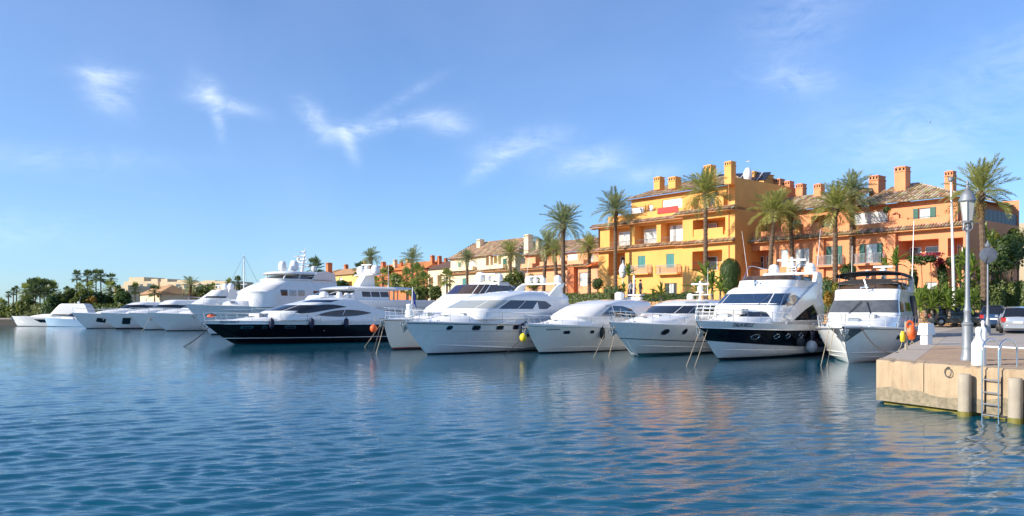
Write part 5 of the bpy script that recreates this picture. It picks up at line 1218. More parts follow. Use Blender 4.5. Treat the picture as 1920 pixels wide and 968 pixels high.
    for k in range(9): b.box(S, 1.2, 2.0, .01, .05, TZ + 3.0 + k * .25, TZ + 3.12 + k * .25, 'louvre', 'chimney_cap')
    S0 = Facade(A.w(uL, 0, 0), (-.778, -.628, 0)); m = MB(); m.add([A.w(uL, 0, TZ), A.w(uL, -11, TZ), A.w(uL, -11, z2), A.w(uL, 0, z2)], [(0, 1, 2, 3)]); m.add([A.w(uTl, -2.3, z2), A.w(uTl, -11, z2), A.w(uTl, -11, tz), A.w(uTl, -2.3, tz)], [(0, 1, 2, 3)]); m.add([A.w(uL, -11, TZ), A.w(bR, -11, TZ), A.w(bR, -11, tz), A.w(uL, -11, z2)], [(0, 1, 2, 3)]); m.add([A.w(bL, 0, TZ), A.w(bL, 1.6, TZ), A.w(bL, 1.6, zb2), A.w(bL, 0, zb2)], [(0, 1, 2, 3)]); b.part(m, 'end_wall', Y)
    for y0, y1 in ((345, 384), (398, 450), (460, 500)): p0 = BAY.uz(1367, y0); p1 = BAY.uz(1367, y1); m = MB(); m.tube([BAY.w(p0[0], .08, p0[1]), BAY.w(p0[0], .08, p1[1])], .05, 6); b.part(m, 'downpipe', 'chimney_cap')
    # hipped roof
    rz = tz + 2.0
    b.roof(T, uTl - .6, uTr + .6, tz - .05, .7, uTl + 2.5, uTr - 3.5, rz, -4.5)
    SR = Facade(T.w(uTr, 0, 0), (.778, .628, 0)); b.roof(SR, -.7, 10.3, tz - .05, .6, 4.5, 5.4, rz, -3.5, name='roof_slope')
    m = MB(); m.add([T.w(uTl - .6, .68, tz - .13), T.w(uTr + .6, .68, tz - .13), T.w(uTr + .6, -10, tz - .13), T.w(uTl - .6, -10, tz - .13)], [(0, 1, 2, 3)]); b.part(m, 'soffit', 'chimney_cap')
    # solar panels on the right of the roof
    for i in range(6):
        u = lerp(uTr - 5.6, uTr + 1.8, i / 6); zz = rz + .1 - i * .12
        m = MB(); m.add([T.w(u, -3.4, zz - .8), T.w(u + 1.0, -3.4, zz - .9), T.w(u + 1.0, -4.6, zz + .15), T.w(u, -4.6, zz + .25)], [(0, 1, 2, 3)]); m.add([tuple(Vector(p) + Vector((0, 0, -.06))) for p in m.v[:4]], [(3, 2, 1, 0)]); b.part(m, 'solar_panel', 'solar_dark')
        m = MB(); m.tube([T.w(u - .06, -3.38, zz - .76), T.w(u - .06, -4.6, zz + .3)], .07, 4); b.part(m, 'panel_frame', 'solar_frame')
    for x, y0, y1, w in ((1236, 332, 357, 16), (1265, 332, 352, 19), (1331, 310, 337, 18), (1369, 303, 330, 17)): b.chimney(x, y0, y1, w, 91 - (x - 1236) * .03, Y, zlow=tz - .3)
    b.chimney(1412, 322, 350, 17, 92, Y, zlow=tz - 2); b.chimney(1430, 328, 352, 30, 97, Y, zlow=tz - 3, deep=1.2)
    q = pd(1402, 326, 90); m = MB(); m.lathe([(.05, -.3), (.3, -.15), (.45, .2), (.5, .6), (.42, 1.0), (.25, 1.3), (.02, 1.42)], 12, (q.x, q.y, q.z - .7)); m.tube([(q.x, q.y, q.z - 2.4), (q.x, q.y, q.z - .9)], .08, 6); b.part(m, 'satellite_dome', 'gelcoat', smooth=60)
yellow_house()

# ------------------------------------------------------------------ the orange house on the right
def orange_house():
    O = (37.4, 71.5); A = Facade(O); T = A.shift(-1.7); M_ = 'stucco_orange'
    b = House3('apartment_house', 'long orange apartment house with green shutters and tall capped chimneys', 'house', 'waterfront houses', (31, 80, TZ))
    uL, uR = A.uz(1392, 480)[0], A.uz(1812, 460)[0]
    zs = A.uz(1600, 441)[1]
    holes = []; W = []
    def win(x0, y0, x1, y1, kind, **k): r = A.rect(x0, y0, x1, y1); holes.append(r if 'deep' not in k else (*r, k['deep'])); W.append((r, kind, k)); return r
    win(1398, 470, 1447, 506, 'log', deep=1.8); win(1463, 468, 1478, 500, 'big'); win(1490, 466, 1517, 501, 'big')
    win(1549, 462, 1569, 497, 'shl'); win(1622, 457, 1645, 492, 'sh'); win(1684, 450, 1760, 486, 'log', deep=2.0); win(1777, 446, 1806, 480, 'log', deep=1.6)
    win(1735, 529, 1757, 558, 'big'); win(1668, 530, 1700, 560, 'big')
    b.wall(A, uL, uR, TZ - .5, zs + .35, M_, holes)
    for r, kind, k in W:
        if kind == 'log':
            Bk = A.shift(-k['deep'] + .04); w = r[1] - r[0]; b.window(Bk, (r[0] + w * .45, r[1] - .15, r[2] + .1, r[3] - .5), 'none', n=.02, glass='window_glass'); b.window(Bk, (r[0] + .2, r[0] + w * .35, r[2] + .1, r[3] - .5), 'none', n=.02, glass='window_glass')
            m = MB(); m.tube([A.w(r[0], -.06, r[2] + .75), A.w(r[1], -.06, r[2] + .75)], .03, 4)
            for i in range(int((r[1] - r[0]) / .15)): q = r[0] + i * .15; m.tube([A.w(q, -.06, r[2]), A.w(q, -.06, r[2] + .75)], .012, 3, False)
            b.part(m, 'railing', 'iron')
        elif kind == 'big': b.window(A, r, 'none', n=-.18, glass='curtain_glass')
        elif kind == 'shl': b.window(A, (r[0] + .5, r[1], r[2], r[3]), 'none', glass='curtain_glass'); b.shutter(A, r[0], r[0] + .48, r[2], r[3], -.1, 'shutter_green'); b.shutter(A, r[1] + .02, r[1] + .55, r[2], r[3], .02, 'shutter_green')
        else: b.window(A, r, 'shutters', shut='shutter_green')
    for x0, x1, y in ((1536, 1582, 498), (1607, 1660, 495)): r = A.rect(x0, y - 14, x1, y); b.balcony(A, r[0], r[1], r[2], .7, .95, M_)
    for x0, x1, y in ((1455, 1520, 507), ): r = A.rect(x0, y - 8, x1, y); b.box(A, r[0], r[1], .002, .25, r[2] - .2, r[2], 'window_sill', M_)
    xb = A.uz(1672, 440)[0]
    b.box(A, A.uz(1667, 450)[0], A.uz(1682, 450)[0], .002, .35, TZ, zs - .1, 'pilaster', M_); b.box(A, A.uz(1533, 450)[0], A.uz(1547, 450)[0], .002, .28, TZ, zs - .1, 'pilaster', M_)
    b.skirt(A, uL - .1, uR + .5, zs, .7, .45)
    # upper floor: three runs at different setbacks
    zt0 = T.uz(1440, 399)[1]; zt1 = T.uz(1700, 379)[1]
    TL = A.shift(-2.6); uTL0, uTL1 = TL.uz(1402, 410)[0], TL.uz(1598, 410)[0]
    hl = [TL.rect(1424, 418, 1434, 440), TL.rect(1484, 412, 1502, 430), (*TL.rect(1521, 404, 1560, 432), 1.6)]
    b.wall(TL, uTL0, uTL1, zs, zt0, M_, hl, name='upper_wall'); b.window(TL, hl[0], 'shutters', shut='shutter_dark'); b.window(TL, hl[1], 'closed', shut='shutter_green'); b.window(TL.shift(-1.56), (hl[2][0] + .3, hl[2][1] - .3, hl[2][2], hl[2][3] - .4), 'none', n=.02, glass='window_glass')
    uT0, uT1 = T.uz(1598, 400)[0], T.uz(1800, 400)[0]
    hr = [(*T.rect(1600, 397, 1664, 426), .3), T.rect(1722, 390, 1744, 418)]
    b.wall(T, uT0, uT1, zs, zt1, M_, hr, name='upper_wall'); b.window(T, hr[1], 'none', glass='curtain_glass'); b.shutter(T, hr[1][0] - .45, hr[1][0] - .02, hr[1][2], hr[1][3], .02, 'shutter_green'); b.shutter(T, hr[1][1] + .02, hr[1][1] + .5, hr[1][2], hr[1][3], .02, 'shutter_green')
    b.blind(T, (hr[0][0] + .8, hr[0][1] - .02, hr[0][2], hr[0][3]), n=-.12); b.window(T, (hr[0][0] + .02, hr[0][0] + .8, hr[0][2], hr[0][3]), 'none', n=-.25)
    # parapets of the terrace
    zq = zs + .45
    b.box(A, uL, uR, -2.59, -.02, zs + .34, zs + .42, 'terrace_floor', 'pavement')
    for x0, x1, h_ in ((1402, 1440, .75), (1440, 1487, .55), (1489, 1503, 1.1), (1520, 1535, 1.15), (1535, 1600, .6), (1600, 1666, .55), (1666, 1684, 1.15), (1684, 1700, .8), (1700, 1765, .6), (1765, 1790, 1.0)):
        b.parapet(A, A.uz(x0, 440)[0], A.uz(x1, 430)[0] - .002, zs + .4, zs + .42 + h_, -.4, -.12, M_)
    for x in (1503, 1600, 1640, 1700, 1720):
        u = A.uz(x, 430)[0]; m = MB(); m.tube([A.w(u, -.26, zs + .9), A.w(u + 1.8, -.26, zs + .9)], .02, 4); m.tube([A.w(u, -.26, zs + 1.15), A.w(u + 1.8, -.26, zs + 1.15)], .02, 4); b.part(m, 'railing', 'iron')
    # sides
    S = Facade(A.w(uR, 0, 0), (.778, .628, 0)); b.wall(S, 0, 12, TZ - .5, zs + .35, M_, name='side_wall'); S2 = Facade(T.w(uT1, 0, 0), (.778, .628, 0)); b.wall(S2, 0, 10, zs, zt1, M_, name='side_wall')
    m = MB(); m.add([A.w(uL, -10, TZ), A.w(uR, -12, TZ), A.w(uR, -12, zt0), A.w(uL, -10, zt0)], [(0, 1, 2, 3)]); m.add([A.w(uL, 0, TZ), A.w(uL, -10, TZ), A.w(uL, -10, zs), A.w(uL, 0, zs)], [(0, 1, 2, 3)]); m.add([T.w(uT0, 0, zs), T.w(uT0, -8, zs), T.w(uT0, -8, zt1), T.w(uT0, 0, zt1)], [(0, 1, 2, 3)]); b.part(m, 'end_wall', M_)
    # roofs
    tn = [(.58, .42, .22), (.72, .56, .34), (.48, .31, .16), (.80, .66, .44), (.38, .24, .13)]
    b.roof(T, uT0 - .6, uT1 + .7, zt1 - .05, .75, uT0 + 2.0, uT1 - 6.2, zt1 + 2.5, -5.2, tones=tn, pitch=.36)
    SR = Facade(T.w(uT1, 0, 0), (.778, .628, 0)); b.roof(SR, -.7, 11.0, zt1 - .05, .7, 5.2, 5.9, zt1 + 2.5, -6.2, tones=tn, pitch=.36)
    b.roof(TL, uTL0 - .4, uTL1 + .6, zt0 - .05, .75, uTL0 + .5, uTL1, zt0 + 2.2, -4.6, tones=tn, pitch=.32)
    m = MB(); m.add([T.w(uT0 - .6, .7, zt1 - .14), T.w(uT1 + .7, .7, zt1 - .14), T.w(uT1 + .7, -10, zt1 - .14), T.w(uT0 - .6, -10, zt1 - .14)], [(0, 1, 2, 3)]); m.add([TL.w(uTL0 - .4, .7, zt0 - .14), TL.w(uTL1 + .6, .7, zt0 - .14), TL.w(uTL1 + .6, -9, zt0 - .14), TL.w(uTL0 - .4, -9, zt0 - .14)], [(0, 1, 2, 3)]); b.part(m, 'soffit', 'chimney_cap')
    m = MB(); m.tube([T.w(uT1 - .1, .1, zt1 - .2), T.w(uT1 - .1, .1, zs + .5)], .06, 6); b.part(m, 'downpipe', 'iron')
    for x, y0, y1, w, d in ((1478, 340, 368, 17, 91), (1502, 345, 372, 16, 90), (1536, 345, 370, 16, 87), (1460, 336, 360, 18, 97)): b.chimney(x, y0, y1, w, d, M_, zlow=zt0)
    b.chimney(1645, 330, 352, 20, 83, M_, deep=1.6, zlow=zt1); b.chimney(1692, 313, 358, 23, 78.5, M_, zlow=zt1 + .5); b.chimney(1782, 321, 365, 17, 79, M_, zlow=zt1 - 1)
    # roof terrace block at the right end
    r = S.rect(1812, 385, 1873, 470) if False else None
    b.box(S, .2, 12, -.3, -.02, zs + .35, zs + .8, 'parapet', M_)
    for k in range(12): b.box(S, .4 + k * .96, 1.3 + k * .96, -.2, -.14, zs + .8, zs + 1.9, 'fence_panel', 'iron')
    # bay tree in a pot on the terrace
    return A, T, zs
OA, OT, OZS = orange_house()

# ------------------------------------------------------------------ houses farther along
def far_house(name, label, O, px0, px1, eave_px, skirt_px, mat, wins, chimneys, depth, rise=2.2, roofmat=None, tones=None, base=TZ, d=FD, dpth=9., overh=.6):
    A = Facade(O, d); b = House3(name, label, 'house', 'waterfront houses', (O[0], O[1], base))
    u0, u1 = A.uz(px0, eave_px[1])[0], A.uz(px1, eave_px[1])[0]; ze = A.uz(*eave_px)[1]; holes = []; W = []
    for x0, y0, x1, y1, kind, *k in wins:
        r = A.rect(x0, y0, x1, y1); r = (max(r[0], u0 + .1), min(r[1], u1 - .1), r[2], min(r[3], ze - .15)); holes.append((*r, 1.5) if kind == 'log' else r); W.append((r, kind, k))
    b.wall(A, u0, u1, base - 1, ze, mat, holes)
    for r, kind, k in W:
        if kind == 'log': b.window(A.shift(-1.46), (r[0] + .3, r[1] - .3, r[2] + .05, r[3] - .35), 'none', n=.02, glass='window_glass')
        elif kind == 'blind': b.blind(A, r)
        else: b.window(A, r, kind, shut=(k[0] if k else 'shutter_teal'), glass='curtain_glass')
    if skirt_px: b.skirt(A, u0 - .4, u1 + .4, A.uz(*skirt_px)[1], .9, .4)
    m = MB(); m.add([A.w(u, n, z) for z in (base - 1, ze) for u, n in ((u0, 0), (u0, -dpth), (u1, -dpth), (u1, 0))], [(0, 1, 5, 4), (1, 2, 6, 5), (2, 3, 7, 6)]); b.part(m, 'side_wall', mat)
    if roofmat:
        m = MB(); o = overh; m.add([A.w(u0 - o, o, ze), A.w(u1 + o, o, ze), A.w(u1 + o, -dpth - o, ze), A.w(u0 - o, -dpth - o, ze), A.w(u0 + 2, -dpth/2, ze + rise), A.w(u1 - 2, -dpth/2, ze + rise)], [(0, 1, 5, 4), (1, 2, 5), (2, 3, 4, 5), (3, 0, 4), (3, 2, 1, 0)]); b.part(m, 'roof', roofmat)
    else:
        b.roof(A, u0 - overh, u1 + overh, ze, overh, u0 + 2.2, u1 - 2.2, ze + rise, -dpth / 2, tones=tones, pitch=.4, row=.6)
        S = Facade(A.w(u1, 0, 0), (-A.d.y, A.d.x, 0)); b.roof(S, -overh, dpth + overh, ze, overh, dpth/2, dpth/2 + .3, ze + rise, -2.2, tones=tones, pitch=.4, row=.6)
        S = Facade(A.w(u0, -dpth, 0), (A.d.y, -A.d.x, 0)); b.roof(S, -overh, dpth + overh, ze, overh, dpth/2, dpth/2 + .3, ze + rise, -2.2, tones=tones, pitch=.4, row=.6)
        m = MB(); m.add([A.w(u, n, ze - .06) for u, n in ((u0 - .5, .5), (u1 + .5, .5), (u1 + .5, -dpth - .5), (u0 - .5, -dpth - .5))], [(0, 1, 2, 3)]); b.part(m, 'soffit', 'chimney_cap')
    for x, y0, y1, w, dd, mm in chimneys: b.chimney(x, y0, y1, w, dd, mm, zlow=ze - .2)
    return b, A, ze
tn2 = [(.56, .36, .21), (.66, .46, .29), (.46, .29, .17), (.40, .26, .17)]
def pat(x, d): return ((x - CX) / F * d, d)
sb, SA, SZ = far_house('town_house', 'salmon town house with balconies beside the yellow apartment house', pat(1000, 128), 985, 1126, (1060, 474), (1060, 501), 'stucco_salmon',
    [(1004, 480, 1024, 498, 'log'), (1049, 478, 1056, 490, 'none'), (1063, 476, 1082, 489, 'blind'), (1103, 476, 1112, 490, 'none'), (1086, 511, 1107, 536, 'none'), (1121, 508, 1126, 520, 'none'), (1006, 515, 1020, 534, 'none'), (1040, 513, 1056, 536, 'log')],
    [(991, 440, 474, 14, 131, 'stucco_cream'), (1010, 448, 466, 9, 134, 'stucco_cream')], 110, 2.4, tones=tn2)
for x0, x1, y in ((984, 1006, 503), (1020, 1062, 498), (1072, 1102, 496)):
    r = SA.rect(x0, y - 8, x1, y); sb.box(SA, r[0], r[1], .05, .9, r[2], r[3], 'balcony', 'stucco_salmon')
sb.box(SA, *SA.rect(1070, 500, 1082, 545)[:2], .02, .7, TZ, SA.uz(1075, 497)[1], 'pilaster', 'stucco_brick')
cb, CA, CZ = far_house('town_house', 'cream town house with an ochre loggia and teal shutters', pat(850, 160), 845, 966, (890, 483), (890, 511), 'stucco_cream',
    [(859, 492, 864, 505, 'closed'), (876, 490, 893, 505, 'blind'), (911, 483, 919, 503, 'log'), (926, 480, 936, 494, 'log'), (943, 485, 950, 497, 'closed', 'shutter_green'), (867, 522, 876, 542, 'closed'), (892, 515, 900, 535, 'none'), (918, 517, 928, 534, 'none'), (932, 517, 938, 534, 'none')],
    [(901, 449, 480, 12, 158, 'stucco_cream'), (917, 456, 466, 11, 160, 'stucco_cream'), (952, 451, 462, 8, 158, 'stucco_cream')], 130, 3.4, tones=tn2)
for x0, x1, y in ((850, 893, 508), (905, 925, 506), (926, 950, 504)):
    r = CA.rect(x0, y - 7, x1, y); cb.box(CA, r[0], r[1], .05, .9, r[2], r[3], 'balcony', 'stucco_cream')
for x in (922, 937): u = CA.uz(x, 490)[0]; cb.box(CA, u - .2, u + .2, .02, .5, CA.uz(900, 512)[1], CZ - .1, 'column', 'stucco_cream')
far_house('town_house', 'dark roofed brick red house with two round red chimneys', pat(800, 176), 800, 842, (815, 505), None, 'stucco_cream', [(804, 520, 812, 540, 'log'), (820, 516, 828, 540, 'log'), (832, 520, 838, 540, 'none')], [(811, 479, 492, 7, 178, 'stucco_brick'), (824, 480, 492, 7, 178, 'stucco_brick'), (836, 484, 490, 6, 178, 'stucco_brick')], 0, 2.0, roofmat='roof_dark')
far_house('town_house', 'long house with a bright orange roof behind the fan palms', pat(720, 190), 690, 800, (760, 506), None, 'stucco_brick', [(738, 533, 746, 545, 'none'), (752, 533, 762, 545, 'none'), (700, 530, 710, 545, 'log'), (770, 532, 780, 545, 'none')], [(719, 491, 500, 8, 188, 'stucco_brick'), (741, 487, 497, 7, 188, 'stucco_pale'), (753, 489, 496, 5, 188, 'stucco_brick'), (765, 485, 495, 7, 192, 'stucco_ochre'), (684, 489, 504, 8, 196, 'stucco_ochre')], 0, 2.0, roofmat='roof_orange')
far_house('town_house', 'low ochre house with a tan roof and brick chimney', pat(600, 215), 596, 690, (640, 516), None, 'stucco_ochre', [(606, 530, 614, 545, 'none'), (636, 520, 642, 530, 'none'), (650, 528, 660, 540, 'log'), (670, 528, 680, 540, 'none')], [(617, 493, 508, 10, 214, 'stucco_brick'), (649, 496, 503, 7, 214, 'stucco_brick')], 0, 2.0, roofmat='roof_tan')
def block(name, label, px0, px1, top, d, mat, tiers, wins):
    A = Facade(pat(px0, d), (.94, -.34, 0)); b = House3(name, label, 'building', 'far apartment blocks', (*pat(px0, d), TZ))
    u1 = A.uz(px1, top)[0]; z = A.uz(px0, top)[1]; b.box(A, 0, u1, -16, 0, TZ - 1, z, 'wall', mat)
    for x0, x1, y, n0, n1 in tiers:
        r = A.rect(x0, y, x1, y + 5); b.box(A, r[0], r[1], n0, n1, z - .3, r[3], 'roof_block', mat)
    for x0, y0, x1, y1 in wins:
        r = A.rect(x0, y0, x1, y1); b.box(A, *r[:2], .0, .06, *r[2:], 'window', 'window_glass')
    return b
block('apartment_block', 'pale flat roofed apartment block above the palms', 232, 296, 528, 330, 'stucco_pale', [(240, 268, 520, -12, -.5), (280, 292, 523, -10, -1)], [(250, 533, 256, 540), (262, 533, 268, 540), (276, 532, 284, 538), (240, 535, 245, 541)])
block('apartment_block', 'long cream apartment block behind the far yachts', 300, 425, 529, 320, 'stucco_pale', [(300, 312, 523, -8, -.5), (325, 345, 525, -8, -2), (378, 400, 526, -8, -1)], [(316, 534, 324, 541), (330, 533, 338, 541), (345, 533, 352, 540), (372, 533, 380, 540), (388, 533, 396, 540), (405, 532, 412, 540)])
block('apartment_block', 'grey beige flat blocks at the edge behind the palm hedge', 212, 240, 536, 290, 'stucco_pale', [], [(216, 541, 222, 548), (228, 541, 234, 548)])
block('beige_house', 'beige block house rising behind the dark hedge trees', 1874, 1932, 420, 120, 'stucco_pale', [(1876, 1912, 407, -8, -.5)], [(1900, 425, 1908, 440)])
far_house('harbour_house', 'small peach harbour house with a hipped tan roof', pat(263, 205), 263, 300, (280, 552), None, 'stucco_cream', [(273, 560, 277, 568, 'none'), (288, 560, 292, 568, 'none')], [], 0, 2.2, roofmat='roof_tan', base=2.0, dpth=7)
far_house('harbour_house', 'small peach house with a tall gate tower', pat(303, 215), 303, 345, (320, 556), None, 'stucco_cream', [(310, 560, 316, 568, 'none'), (328, 560, 334, 568, 'none')], [(308, 536, 556, 7, 214, 'stucco_cream'), (338, 538, 556, 6, 216, 'stucco_cream')], 0, 2.0, roofmat='roof_dark', base=2.0, dpth=7)
# ================================================================== plants
def frond_mesh(name, L, droop, n, leaf, mat, seed, w=.045, vee=.35):
    """feather frond growing along +x, rising then arching; leaflets on both sides"""
    rnd = random.Random(seed); m = MB(); path = []
    for i in range(11):
        q = i / 10; path.append(Vector((L * (q - .18 * droop * q ** 3), 0, L * (.16 * q - droop * q ** 2.2))))
    m.tube(path, [.035 * (1 - .85 * i / 10) for i in range(11)], 4)
    def P(q): k = min(9, int(q * 10)); return path[k].lerp(path[k + 1], q * 10 - k)
    for i in range(n):
        q = .14 + .86 * (i + rnd.random() * .5) / n; p = P(min(.995, q)); t = (P(min(1, q + .03)) - P(max(0, q - .03))).normalized()
        ll = leaf * (.55 + .75 * math.sin(math.pi * min(1, q * .92 + .06))) * rnd.uniform(.85, 1.1)
        for sd in (-1, 1):
            d = (Vector((0, sd, 0)) * .72 + t * .8 + Vector((0, 0, vee * rnd.uniform(.2, 1.3) - .10))).normalized(); tip = p + d * ll + Vector((0, 0, -.22 * ll * rnd.random()))
            mid = p + d * ll * .5 + Vector((0, 0, .02)); sdv = t * w * rnd.uniform(.8, 1.2)
            m.add([p, mid + sdv, tip, mid - sdv], [(0, 1, 2, 3)])
    return m.mesh(name, mat)
FR = {}
for key, mt in (('g', 'palm_frond'), ('b', 'palm_frond_blue')):
    FR[key] = [frond_mesh('frond', 3.0, dr, 30, .74, mt, i + len(key), .05) for i, dr in enumerate((.14, .34, .56, .80))]
DRY = [frond_mesh('frond', 2.0, .9, 12, .4, 'palm_dry', 40 + i) for i in range(2)]
def trunk_mesh(h, r0, r1, lean, seed, mat='trunk', n=9):
    rnd = random.Random(seed); m = MB(); path = []; rad = []; k = max(10, int(h / .22))
    for i in range(k + 1):
        q = i / k; path.append(Vector((lean[0] * q * q, lean[1] * q * q, h * q)))
        r = lerp(r0, r1, q) * (1.25 if i < 2 else 1); rad += [r * (1.10 if i % 2 else .93) * rnd.uniform(.97, 1.03)]
    m.tube(path, rad, n); return m.mesh('trunk', mat)
def date_palm(px, py, d, label, key='g', n=46, size=1., seed=0, zb=TZ, lean=(0, 0), upright=.0):
    """feather palm whose crown centre is seen at (px,py), standing at depth d"""
    c = pd(px, py, d); rnd = random.Random(seed); h = c.z - zb - .25 - .75 * size
    t = thing('palm_tree', label, 'palm tree', (c.x - lean[0], c.y - lean[1], zb), rnd.random() * 6, 'date palms along the waterfront')
    t.rotation_euler.z = 0
    link('trunk', trunk_mesh(h, .26, .19, lean, seed), t)
    m = MB(); m.loft([[((.19 + .17 * math.sin(math.pi * i / 6)) * math.cos(a) * (1.12 if (j + i) % 2 else .9), (.19 + .17 * math.sin(math.pi * i / 6)) * math.sin(a) * (1.12 if (j + i) % 2 else .9), i * .15) for j, a in enumerate([2 * math.pi * k / 12 for k in range(12)])] for i in range(7)], True, True, True)
    cr = m.obj('crown', 'trunk', t, loc=(lean[0], lean[1], h - .35))
    n = int(n * rnd.uniform(.68, .95)); sway = rnd.uniform(.0, .35); swa = rnd.random() * 6.28; fl = rnd.uniform(.86, 1.14)
    for i in range(n):
        q = (i + .5) / n; el = R(lerp(84, -28 + 14 * fl, q ** .85)) + rnd.uniform(-.12, .12) + upright * .2; az = i * 2.39996 + rnd.uniform(-.25, .25)
        vi = min(3, max(0, int(q * 3.2 + rnd.uniform(-.4, .5)))); s = size * rnd.uniform(.85, 1.08) * (1.0 if q > .15 else .8)
        el -= sway * math.cos(az - swa) * .5; s *= 1 + .18 * sway * math.cos(az - swa); link('frond', FR[key][vi], cr, (0, 0, .55 + .2 * (1 - q)), (rnd.uniform(-.35, .35), -el, az), (s * fl, s, s))
    for i in range(rnd.randint(4, 14)):
        az = rnd.random() * 6.28; link('frond', rnd.choice(DRY), cr, (0, 0, .25), (0, R(35) + rnd.random() * .5, az), size * rnd.uniform(.7, 1.0))
    return t
D = date_palm
D(1323, 352, 80.5, 'tall date palm rising before the bay of the yellow house', 'g', 48, .93, 1)
D(1154, 388, 97, 'date palm before the left loggia column of the yellow house', 'b', 46, .86, 2)
D(1056, 412, 84, 'tallest date palm standing clear against the sky beside the salmon house', 'b', 50, .86, 3)
D(1025, 452, 100, 'bushy date palm left of the tall sky palm', 'b', 44, .84, 4, lean=(.4, 0))
D(1040, 466, 98, 'small date palm tucked under the tall sky palm', 'g', 36, .62, 5, lean=(-.3, 0))
D(1105, 456, 104, 'date palm with golden lower fronds before the salmon terrace', 'g', 42, .78, 6)
D(957, 470, 118, 'date palm with yellowed fronds between the cream and salmon houses', 'g', 40, .85, 7)
D(876, 480, 124, 'slim date palm before the cream house shutters', 'b', 40, .66, 8)
D(695, 478, 128, 'date palm behind the domed radar mast', 'b', 40, .72, 9)
D(773, 482, 140, 'date palm above the bright orange roof', 'b', 40, .78, 10)
D(1452, 388, 79, 'leaning date palm with pale fronds before the orange house', 'g', 48, .90, 11, lean=(.5, 0))
D(1482, 395, 81, 'date palm crowding the leaning palm before the orange house', 'g', 36, .70, 12, lean=(-.25, 0))
D(1566, 378, 74, 'date palm with broad pale crown at the middle of the orange house', 'g', 50, .92, 13)
D(1597, 350, 77, 'taller darker date palm behind the broad pale one', 'b', 46, .82, 14)
D(1838, 350, 61, 'big spreading date palm at the right end of the orange house', 'g', 54, .84, 15, zb=2.2, lean=(-.3, 0))
D(357, 531, 178, 'small date palm behind the far yachts twin domes', 'b', 36, .85, 16, zb=2.)
# ---------------------------------------------------------------- fan palms
def fan_crown(seed, n, rad, mat, bright=None, leafn=9, skirt=True, wl=.10):
    rnd = random.Random(seed); m = MB()
    for i in range(n):
        q = (i + .5) / n; el = R(lerp(82, -48, q)) + rnd.uniform(-.2, .2); az = i * 2.39996 + rnd.uniform(-.3, .3)
        d = Vector((math.cos(el) * math.cos(az), math.cos(el) * math.sin(az), math.sin(el))); L = rad * rnd.uniform(.85, 1.1); c = d * L * .55
        sd = d.cross(Vector((0, 0, 1))); sd = sd.normalized() if sd.length > .01 else Vector((1, 0, 0)); up = sd.cross(d)
        m.tube([Vector((0, 0, 0)), c], .02, 3, False)
        for k in range(leafn):
            a = lerp(-1.55, 1.55, k / (leafn - 1)) + rnd.uniform(-.06, .06); e = (d * math.cos(a) + sd * math.sin(a)).normalized(); l = L * .52 * (1 - .25 * abs(a) / 1.5) * rnd.uniform(.85, 1.1)
            tip = c + e * l - Vector((0, 0, .25 * l * rnd.random() + .1 * l)) + up * .05; md = c + e * l * .55; w = (d * -math.sin(a) + sd * math.cos(a)) * (l * wl)
            m.add([c, md + w, tip, md - w], [(0, 1, 2, 3)])
    return m.mesh('crown', mat)
FC = [fan_crown(s, 34, 1.25, 'fan_leaf') for s in (1, 2, 3)]; FCB = [fan_crown(s, 36, 1.25, 'fan_leaf_bright') for s in (5, 6)]
def fan_palm(px, py, d, label, size=1., bright=False, seed=0, zb=2.0, r=.17, group='fan palms on the far quay'):
    c = pd(px, py, d); rnd = random.Random(seed); h = max(.8, c.z - zb)
    t = thing('fan_palm', label, 'palm tree', (c.x, c.y, zb), 0, group); link('trunk', trunk_mesh(h, r, r * .7, (0, 0), seed, 'trunk_pale' if seed % 2 else 'trunk', 7), t)
    link('crown', rnd.choice(FCB if bright else FC), t, (0, 0, h), (0, 0, rnd.random() * 6.28), (size, size, size * 1.32))
    return t
rnd = random.Random(11)
gl = 'fan palm of the clump above the white canvas cruiser'; 
for i, (x, y, d, s) in enumerate([(16, 553, 185, .75), (25, 548, 187, .8), (31, 544, 186, .75)]): fan_palm(x, y, d, 'slender fan palm standing apart at the end of the far quay', s, False, i)
for i, (x, y, d, s) in enumerate([(48, 548, 178, 1.5), (57, 541, 180, 1.6), (66, 539, 176, 1.6), (75, 540, 182, 1.7), (83, 540, 177, 1.6), (91, 542, 181, 1.6), (100, 546, 178, 1.5), (62, 548, 174, 1.4), (88, 550, 174, 1.4)]): fan_palm(x, y, d, gl, s, i % 3 == 0, i + 3, group='clump of fan palms over the canvas cruiser')
fan_palm(144, 519, 180, 'highest fan palm of the far quay, standing clear of the trees', 1.15, False, 21)
for i, (x, y, d, s) in enumerate([(164, 521, 178, 1.3), (180, 519, 181, 1.4), (189, 521, 177, 1.35), (208, 525, 176, 1.25)]): fan_palm(x, y, d, 'tall fan palm of the group above the cream sided far yacht', s, False, i + 22, group='tall fan palms over the far yachts')
for i, (x, y, d, s, b) in enumerate([(126, 545, 182, .8, 0), (150, 545, 172, 1.3, 1), (168, 543, 174, 1.3, 1), (205, 543, 172, 1.5, 1), (222, 548, 175, 1.2, 0), (253, 543, 180, 1.2, 1), (172, 560, 170, 1.3, 1), (9, 575, 180, 1.0, 0), (2, 574, 176, 1.2, 1), (116, 565, 172, 1.0, 1)]): fan_palm(x, y, d, 'low fan palm among the dark trees of the far quay', s, bool(b), i + 30, group='low fan palms of the far quay')
fan_palm(290, 548, 190, 'fan palm before the small peach harbour house', 1.5, False, 41)
for i, (x, y, d, s) in enumerate([(590, 505, 136, 1.5), (600, 520, 140, 1.0), (676, 508, 132, 1.2)]): fan_palm(x, y, d, 'dark fan palm before the ochre house', s, False, i + 42, zb=TZ, group='fan palms by the ochre house')
